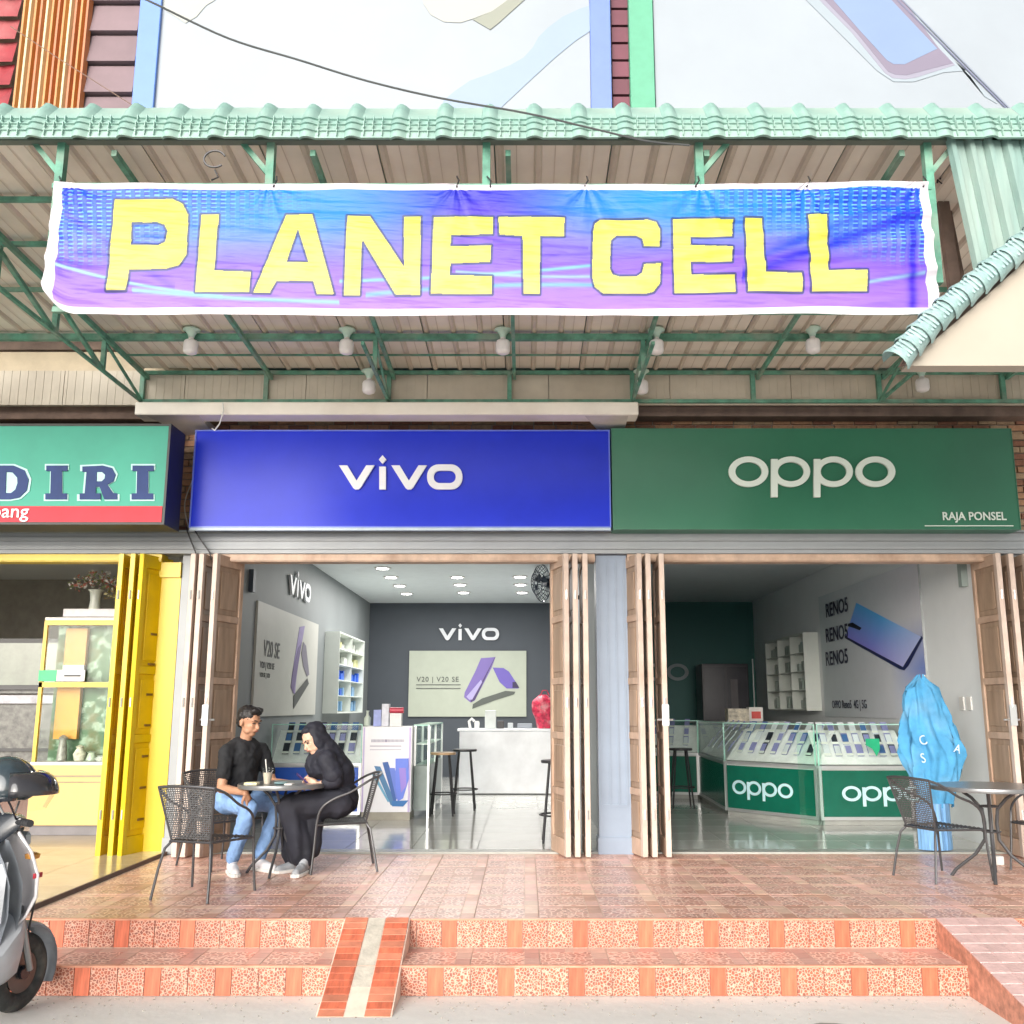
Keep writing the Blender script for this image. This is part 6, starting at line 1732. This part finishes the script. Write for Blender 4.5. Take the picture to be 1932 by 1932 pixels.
# --- the man --------------------------------------------------------------------------
P0 = V((-2.38, -.66, 0))
man = empty('person', (P0.x, P0.y, 0), 0, 'seated man in black T-shirt, light blue jeans and white sneakers, smiling across the table', 'person')
f = V((.80, -.60, 0)).normalized(); r = V((f.y, -f.x, 0))      # r = his right side (towards the street)
pel = P0 + V((0, 0, .53)); hipR, hipL = pel + r * .09 + V((0, 0, -.01)), pel - r * .09 + V((0, 0, -.01))
kneeR, kneeL = V((-2.165, -1.05, .50)), V((-1.985, -.78, .50))
ankR, ankL = V((-2.27, -1.06, .09)), V((-2.10, -.90, .09))
chest = pel + V((0, 0, .30)) + f * .04; neck = pel + V((0, 0, .475)) + f * .07
shR, shL = neck + r * .175 + V((0, 0, -.085)), neck - r * .175 + V((0, 0, -.085))
elR = shR + V((-.005, -.06, -.29)) ; elL = shL + V((.10, .02, -.27))
wrR = V((-2.185, -1.10, .615)); wrL = elL + V((.20, -.12, .0))
hc = neck + V((0, 0, .150)) + f * .045
hf = V((.86, -.42, -.22)).normalized(); hu = V((.18, -.1, 1)).normalized()
body = [('c', pel, chest, .10, .10), ('c', chest, neck, .10, .05), ('c', shR, elR, .050, .041), ('c', elR, wrR, .040, .026), ('c', shL, elL, .050, .041), ('c', elL, wrL, .040, .026),
        ('c', hipR, kneeR, .075, .055), ('c', kneeR, ankR, .052, .035), ('c', hipL, kneeL, .075, .055), ('c', kneeL, ankL, .052, .035),
        ('c', shR, neck, .035, .035), ('c', shL, neck, .035, .035), ('c', neck + V((0, 0, -.03)), hc + V((0, 0, -.06)) - f * .01, .052, .050)]
body += head_prims(hc, hf, hu, 1.08)
body += hand_prims(wrR, (kneeR + V((.03, -.02, .02)) - wrR).normalized() + V((.1, 0, -.55)), (-.2, .4, -1), .35, 1.0, 1)
body += hand_prims(wrL, (wrL - elL), (0, 0, -1), .4, 1.0, -1)
blob('body', body, .0055, SKIN, man, 3)
face_bits(man, hc, hf, hu, 1.08)
# clothes
tor = Matrix((r, f, V((0, 0, 1)))).transposed()
shirt = [('e', pel + V((0, 0, .06)), (.175, .125, .13), tor), ('c', pel + V((0, 0, .02)), chest, .135, .14), ('c', chest, neck + V((0, 0, -.10)), .14, .09), ('e', pel + V((0, 0, .20)) + f * .02, (.18, .135, .17), tor), ('e', chest + V((0, 0, .05)), (.195, .14, .16), tor), ('c', shR, shL, .062, .062), ('c', shR, neck + V((0, 0, -.035)), .060, .062), ('c', shL, neck + V((0, 0, -.035)), .060, .062),
         ('c', shR, shR.lerp(elR, .62), .064, .062), ('c', shL, shL.lerp(elL, .62), .064, .062), ('c', neck + V((0, 0, -.06)), neck + V((0, 0, -.03)), .085, .066)]
nz_ = lambda amp, sc__: (lambda co, no: co + no * (amp * noise.noise(co * sc__) + amp * .5 * noise.noise(co * sc__ * 2.3 + V((3, 1, 2)))))
blob('tshirt', shirt, .008, BLK, man, 6, nz_(.010, 13))
jeans = [('c', hipR, hipL, .115, .115), ('c', hipR, kneeR, .098, .074), ('c', kneeR, ankR + V((0, 0, .03)), .072, .054), ('c', hipL, kneeL, .098, .074), ('c', kneeL, ankL + V((0, 0, .03)), .072, .054), ('e', pel + V((0, 0, .0)), (.15, .125, .10), tor)]
blob('jeans', jeans, .008, JEAN, man, 6, nz_(.008, 17))
F_, R_m, U_ = frame_from(hf, hu); HP = lambda a, b, c_: hc + R_m * a + F_ * b + U_ * c_; HM = Matrix((R_m, F_, U_)).transposed() * 1.06
HP0 = HP; HP = lambda a, b, c_: HP0(a * 1.06, b * 1.06, c_ * 1.06)
hair = [('e', HP(0, -.020, .045), (.084, .096, .080), HM), ('e', HP(0, .045, .088), (.062, .046, .034), HM), ('e', HP(0, -.060, -.005), (.066, .046, .066), HM), ('e', HP(.02, .066, .096), (.036, .026, .022), HM), ('e', HP(-.03, .05, .098), (.036, .03, .024), HM)]
blob('hair', hair, .006, HAIR, man, 3, nz_(.006, 40))
shoe(man, ankR, (.35, -.75), SNEAK); shoe(man, ankL, (.75, -.55), SNEAK)

# --- the woman ------------------------------------------------------------------------
P1 = V((-1.49, -.82, 0))
wom = empty('person', (P1.x, P1.y, 0), 0, 'seated woman in black hijab and long black dress bending over her phone', 'person')
f = V((-.95, -.28, 0)).normalized(); r = V((f.y, -f.x, 0))
pel = P1 + V((0, 0, .52)); chest = pel + f * .07 + V((0, 0, .27)); neck = pel + f * .14 + V((0, 0, .405))
shR, shL = neck + r * .155 + V((0, 0, -.06)), neck - r * .155 + V((0, 0, -.06))
hc = neck + f * .090 + V((0, -.02, .085)); hf = V((-.60, -.62, -.42)).normalized(); hu = V((-.50, -.12, .85)).normalized()
wrL_ = at(600, 1481, -1.02); wrR_ = V((wrL_.x - .015, wrL_.y + .09, wrL_.z + .0))
# nearer arm: her left side faces the street
elN = V((-1.50, -1.02, .70)); elF = V((-1.54, -.66, .70))
shN, shF = (shL, shR) if shL.y < shR.y else (shR, shL)
hipN, hipF = pel + V((0, -.09, 0)), pel + V((0, .09, 0))
kN, kF = V((-1.86, -1.02, .50)), V((-1.87, -.84, .50)); aN, aF = V((-1.72, -1.06, .09)), V((-1.80, -.92, .09))
body = [('c', pel, chest, .09, .09), ('c', chest, neck, .08, .05), ('c', shN, elN, .042, .036), ('c', elN, wrL_, .034, .023), ('c', shF, elF, .042, .036), ('c', elF, wrR_, .034, .023),
        ('c', neck, hc - hf * .02, .048, .046), ('c', shN, neck, .045, .045), ('c', shF, neck, .045, .045),
        ('c', hipN, kN, .07, .05), ('c', kN, aN, .048, .033), ('c', hipF, kF, .07, .05), ('c', kF, aF, .048, .033)]
body += head_prims(hc, hf, hu, 1.0)
body += hand_prims(wrL_, (-1, .15, .28), (.1, 1, .35), .55, .95, -1) + hand_prims(wrR_, (-1, -.15, .28), (.1, -1, .35), .5, .95, 1)
blob('body', body, .0055, SKINW, wom, 3)
face_bits(wom, hc, hf, hu, 1.0)
F_, R_m, U_ = frame_from(hf, hu); HP = lambda a, b, c_: hc + R_m * a + F_ * b + U_ * c_; HM = Matrix((R_m, F_, U_)).transposed()
tor = Matrix((r, f, V((0, 0, 1)))).transposed()
hij = [('e', HP(0, -.042, .045), (.098, .098, .098), HM), ('e', HP(0, -.050, -.045), (.100, .080, .095), HM), ('e', HP(.068, .000, -.03), (.030, .052, .080), HM), ('e', HP(-.068, .000, -.03), (.030, .052, .080), HM),
       ('e', HP(0, -.01, -.125), (.070, .050, .026), HM), ('e', HP(0, .020, .098), (.066, .045, .026), HM),
       ('c', HP(0, -.04, -.10), neck + f * .05 + V((0, 0, -.12)), .085, .11), ('c', neck + V((0, 0, -.02)), chest, .10, .12),
       ('e', neck + f * .0 + V((0, 0, -.10)), (.185, .135, .14), tor), ('c', shN, shN.lerp(elN, .75), .078, .082), ('c', shF, shF.lerp(elF, .75), .078, .082), ('c', neck, chest - f * .02, .11, .13)]
blob('hijab', hij, .008, BLKW, wom, 6, nz_(.008, 14))
dress = [('e', pel + V((0, 0, .04)), (.175, .15, .15), tor), ('e', pel + f * .02 + V((0, 0, .2)), (.16, .13, .18), tor), ('c', shN, elN, .064, .066), ('c', elN, elN.lerp(wrL_, .45), .066, .050), ('c', shF, elF, .064, .066), ('c', elF, elF.lerp(wrR_, .45), .066, .050), ('e', chest, (.165, .13, .16), tor)]
blob('dress_top', dress, .008, BLKW, wom, 6, nz_(.009, 13))
sk = [('c', hipN, kN, .13, .095), ('c', hipF, kF, .13, .095), ('c', kN, V((-1.74, -1.03, .15)), .10, .085), ('c', kF, V((-1.84, -.90, .15)), .10, .09), ('c', V((-1.80, -.93, .46)), V((-1.78, -.96, .15)), .11, .10), ('c', V((-1.68, -.92, .40)), V((-1.70, -.97, .16)), .09, .085), ('c', V((-1.75, -1.03, .15)), V((-1.74, -1.02, .11)), .085, .075), ('c', V((-1.83, -.9, .15)), V((-1.83, -.91, .11)), .085, .075)]
def skd(co, no):
    h = max(0, .55 - co.z)
    return co + no * (.010 * math.sin(co.x * 48 + co.y * 30 + co.z * 3) * min(1, h * 3) + .008 * noise.noise(co * 12))
blob('skirt', sk, .008, SKIRT, wom, 6, skd)
shoe(wom, aN, (-.1, -.95), SNEAKG, s=.95); shoe(wom, aF, (-.6, -.7), SNEAKG, s=.95)
ph_c = wrL_ + V((-.125, .04, .035))
root = empty('held_phone', ph_c, 0, 'dark purple phone held in the woman\'s hands', 'phone')
b = MB(); M = Matrix.Rotation(R(-50), 3, 'Y') @ Matrix.Rotation(R(20), 3, 'Z')
b.cbox(ph_c, (.008, .075, .15), M.to_3x3()); b.build('case', mat('purple_phone', (.06, .03, .16), .3), root, bevel=.003)
b = MB(); b.cbox(ph_c + M @ V((.0045, 0, 0)), (.001, .066, .138), M.to_3x3()); b.build('screen', mat('phone_glass', (.02, .02, .03), .08), root)

# ================================================================ scooter at the left edge
sc_r = empty('scooter', (-2.89, -4.0, TZ3), math.atan2(.97, .25), 'black and white step-through scooter cut by the left edge, front wheel towards the shops', 'scooter')
BKP = mat('gloss_black_plastic', (.018, .022, .030), .22, var=.1, coat=.3)
GRP_ = mat('scuffed_grey_plastic', (.24, .265, .30), .42, var=.3, scale=6, dirt=.3, dirtcol=(.25, .27, .30))
WHP = mat('white_fairing', (.72, .70, .72), .25, var=.03, coat=.3)
TYR = mat('tyre_rubber', (.035, .038, .038), .75, var=.3, scale=20, bump=.4, bscale=60, dirt=.5, dirtcol=(.17, .17, .15))
def loc_build(b, nm, m, parent=sc_r, **k): return b.build(nm, m, parent, True, **k)
def wheel(cx, cz, nm):
    rw = .20
    w = empty(nm, (cx, 0, cz)); w.parent = sc_r
    b = MB(); rows = []
    for i in range(41):
        a = 2 * math.pi * i / 40
        rows.append([V(((rw - .05 + .05 * math.cos(t)) * math.cos(a), .045 * math.sin(t), (rw - .05 + .05 * math.cos(t)) * math.sin(a))) for t in [2 * math.pi * j / 14 for j in range(15)]])
    b.grid(rows); b.build('tyre', TYR, w, True, smooth=True)
    b = MB()
    for s in (-1, 1):
        b.tube([V((.155 * math.cos(2 * math.pi * i / 24), s * .022, .155 * math.sin(2 * math.pi * i / 24))) for i in range(25)], .010, 6, caps=False)
    for k in range(5):
        a = 2 * math.pi * k / 5; b.bar((.03 * math.cos(a), 0, .03 * math.sin(a)), (.155 * math.cos(a + .15), 0, .155 * math.sin(a + .15)), .022, .03)
    b.tube([(0, -.05, 0), (0, .05, 0)], .035, 12); b.build('rim', BKP, w, True)
    b = MB(); b.tube([(0, -.028, 0), (0, -.024, 0)], .105, 24); b.build('brake_disc', mat('brake_steel', (.12, .12, .12), .35, metal=.8), w, True)
wheel(.62, .20, 'front_wheel'); wheel(-.62, .20, 'rear_wheel')
def hull(nm, secs, m, **k):
    """loft through cross-sections: list of lists of points with equal counts"""
    b = MB(); b.grid([s + [s[0]] for s in secs]); n = len(secs[0])
    b.f.append(tuple(range(n))); b.m.append(0); kk = (len(secs) - 1) * (n + 1); b.f.append(tuple(kk + i for i in reversed(range(n)))); b.m.append(0)
    return loc_build(b, nm, m, smooth=True, **k)
def sec(c, w, h, n=12, tilt=0, sq=2.6):
    out = []
    for i in range(n):
        a = 2 * math.pi * i / n; ca, sa = math.cos(a), math.sin(a)
        y = w / 2 * math.copysign(abs(ca) ** (2 / sq), ca); z = h / 2 * math.copysign(abs(sa) ** (2 / sq), sa)
        out.append(V((c[0] + z * math.sin(tilt), y, c[2] + z * math.cos(tilt))))
    return out
# front fender
b = MB(); rows = []
for i in range(15):
    a = R(-28 + i * 15); rows.append([V((.62 + (.245 - .03 * (1 - math.cos(t))) * math.cos(a), .068 * math.sin(t), .215 + (.245 - .03 * (1 - math.cos(t))) * math.sin(a))) for t in [R(-85 + 17 * j) for j in range(11)]])
b.grid(rows); loc_build(b, 'front_fender', GRP_, smooth=True)
for s in (-1, 1):
    b = MB(); b.tube([(.62, s * .075, .215), (.50, s * .075, .56)], .017, 8); loc_build(b, 'fork_leg', mat('fork_silver', (.35, .36, .37), .35, metal=.6), smooth=True)
# leg shield: inner dark panel and outer white fairing
b = MB(); rows = []
for z, w, x in ((.30, .20, .42), (.40, .30, .43), (.55, .36, .44), (.70, .38, .42), (.82, .34, .385), (.92, .26, .36)):
    rows.append([V((x - .05 * (abs(j) / 4) ** 2, j / 4 * w / 2, z)) for j in range(-4, 5)])
rows_b = [[p + V((-.09, 0, 0)) for p in r_] for r_ in rows]
b.grid(rows); b.grid(rows_b); loc_build(b, 'leg_shield', GRP_, smooth=True)
b = MB(); b.box(.26, .30, -.07, .07, .52, .78); loc_build(b, 'glove_box', BKP, bevel=.015)
b = MB(); b.box(.275, .31, -.012, .012, .36, .50); loc_build(b, 'shield_rib', BKP, bevel=.004)
b = MB(); rows = []
for z, w, x in ((.44, .22, .50), (.52, .36, .55), (.62, .46, .56), (.74, .50, .535), (.86, .47, .49), (.96, .36, .445)):
    rows.append([V((x - .12 * (abs(j) / 5) ** 2.2, j / 5 * w / 2, z)) for j in range(-5, 6)])
b.grid(rows); o = loc_build(b, 'front_fairing', WHP, smooth=True); o.modifiers.new('t', 'SOLIDIFY').thickness = .012
for s in (-1, 1):
    b = MB(); b.box(.40, .46, s * .228 - .004, s * .228 + .004, .72, .745); loc_build(b, 'red_badge', mat('red_badge', (.45, .02, .04), .3))
    b = MB(); b.lathe([(.001, 0), (.035, .01), (.04, .03), (.02, .04)], (.47, s * .15, .80), 12); loc_build(b, 'indicator', mat('amber_lens', (.65, .30, .06), .2), smooth=True)
b = MB(); b.box(.50, .535, -.09, .09, .86, .94); loc_build(b, 'headlight', mat('headlight_glass', (.55, .60, .62), .1), bevel=.02)
b = MB(); b.tube([(.318, .04, .86), (.300, .04, .86)], .022, 12); b.tube([(.30, .04, .86), (.285, .04, .86)], .008, 8); loc_build(b, 'key_lock', CHROME, smooth=True)
for s in (-1, 1):
    b = MB(); b.grid([[(.30 - .05, s * .10, .50), (.27, s * .165, .52)], [(.30 - .05, s * .11, .80), (.27, s * .175, .82)]]); loc_build(b, 'pale_side_panel', mat('pale_grey_panel', (.42, .44, .47), .35, var=.1))
    b = MB(); b.tube([(.60, s * .055, .38), (.56, s * .12, .60), (.45, s * .16, .84), (.36, s * .14, .98)], .006, 6); loc_build(b, 'brake_cable', DARK, smooth=True)
b = MB(); b.box(.20, .26, -.13, .13, .29, .34); loc_build(b, 'foot_ledge', mat('pale_grey_panel', None), bevel=.01)
# floorboard, body, seat
hull('lower_apron', [sec((.47, 0, .42), .30, .30), sec((.40, 0, .36), .40, .34), sec((.28, 0, .30), .42, .24), sec((.12, 0, .26), .38, .14)], mat('pale_grey_panel', None))
hull('floorboard', [sec((.36, 0, .29), .26, .06), sec((.10, 0, .27), .30, .07), sec((-.12, 0, .28), .30, .08)], BKP)
hull('rear_body', [sec((-.08, 0, .42), .20, .30), sec((-.25, 0, .50), .30, .36), sec((-.55, 0, .58), .32, .30), sec((-.85, 0, .68), .22, .18), sec((-.98, 0, .74), .10, .08)], WHP)
hull('seat', [sec((-.02, 0, .72), .16, .08), sec((-.25, 0, .74), .27, .11), sec((-.55, 0, .78), .28, .11), sec((-.82, 0, .82), .18, .07)], mat('black_seat_vinyl', (.02, .02, .022), .5))
hull('engine', [sec((-.15, 0, .28), .12, .14), sec((-.45, 0, .26), .18, .2), sec((-.65, 0, .24), .1, .14)], mat('engine_grey', (.16, .17, .17), .45))
# handlebar and cluster
hull('handlebar_cover', [sec((.33, 0, .93), .14, .10), sec((.37, 0, 1.0), .30, .10), sec((.44, 0, 1.0), .24, .09), sec((.50, 0, .96), .12, .05)], BKP)
for s in (-1, 1):
    b = MB(); b.tube([(.38, s * .10, 1.0), (.34, s * .18, 1.01), (.30, s * .22, 1.01)], .013, 8); b.tube([(.335, s * .185, 1.01), (.29, s * .27, 1.01)], .019, 10); loc_build(b, 'handlebar', DARK, smooth=True)
    b = MB(); b.tube([(.36, s * .12, 1.02), (.30, s * .14, 1.08), (.28, s * .13, 1.12)], .006, 6); b.lathe([(.001, -.012), (.05, -.008), (.055, .006), (.001, .012)], (.26, s * .13, 1.13), 16)
    loc_build(b, 'mirror', BKP, smooth=True)
# helmet -----------------------------------------------------------------------------------
hp = at(9, 1500, -3.58)
he = empty('helmet', hp, 0, 'glossy black half-face helmet with peaked visor resting on the scooter handlebar', 'helmet')
HLM = mat('gloss_helmet_shell', (.03, .045, .055), .12, var=.4, scale=7, coat=.6)
m = MB(); rows = []
hfw = V((1, -.10, 0)).normalized(); hr = V((hfw.y, -hfw.x, 0))
for i in range(13):
    ph_ = math.pi * .62 * i / 12; row = []
    for j in range(33):
        th = 2 * math.pi * j / 32
        x = .135 * math.sin(ph_) * math.cos(th); y = .115 * math.sin(ph_) * math.sin(th); z = .135 * math.cos(ph_)
        front = max(0, math.cos(th)); z = max(z, -.055 + .06 * front ** 1.5)
        row.append(hp + hfw * x + hr * y + V((0, 0, z + .02)))
    rows.append(row)
rows = [[hp + (p_ - hp) * 1.32 for p_ in r_] for r_ in rows]
m.grid(rows); o = m.build('shell', HLM, he, smooth=True); o.modifiers.new('t', 'SOLIDIFY').thickness = .006
m = MB(); rows = []
for i in range(7):
    t = i / 6; row = []
    for j in range(11):
        th = R(-62 + 12.4 * j); rad = .134 + .070 * math.sin(t * math.pi * .5); z = .075 - .090 * t ** 1.6
        row.append(hp + hfw * (rad * math.cos(th) + .01) + hr * (rad * .80 * math.sin(th)) + V((0, 0, z + .02)))
    rows.append(row)
rows = [[hp + (p_ - hp) * 1.32 for p_ in r_] for r_ in rows]
m.grid(rows); o = m.build('peak_visor', mat('smoke_visor', (.035, .035, .04), .08, coat=.5), he, smooth=True); o.modifiers.new('t', 'SOLIDIFY').thickness = .003
m = MB(); m.lathe([(.001, .118), (.020, .116), (.02, .108), (.001, .106)], hp - V((0, 0, 0)), 12); 
m = MB(); rows = []
for i in range(4):
    row = []
    for j in range(11):
        th = R(-50 + 10 * j); rad = (.205 - .012 * i) * 1.30; row.append(hp + hfw * (rad * math.cos(th)) + hr * (rad * .78 * math.sin(th)) + V((0, 0, .01 - .028 * i)))
    rows.append(row)
m.grid(rows); m.build('clear_visor', glass('visor_clear', (.93, .93, .92), .5), he)
m = MB(); c0 = hp + hr * .112 + hfw * .02; m.tube([c0, c0 + V((0, -.012, 0))], .022, 12); m.build('visor_pivot', CHROME, he)
m = MB(); m.tube([hp + hfw * .03 + hr * .09 + V((0, 0, -.04)), hp + hfw * .05 + hr * .05 + V((0, 0, -.12)), hp + hfw * .03 - hr * .05 + V((0, 0, -.12)), hp + hfw * .03 - hr * .09 + V((0, 0, -.04))], .006, 6); m.build('chin_strap', mat('grey_strap', (.3, .31, .32), .7), he)
bpy.data.scenes.remove(WORK)
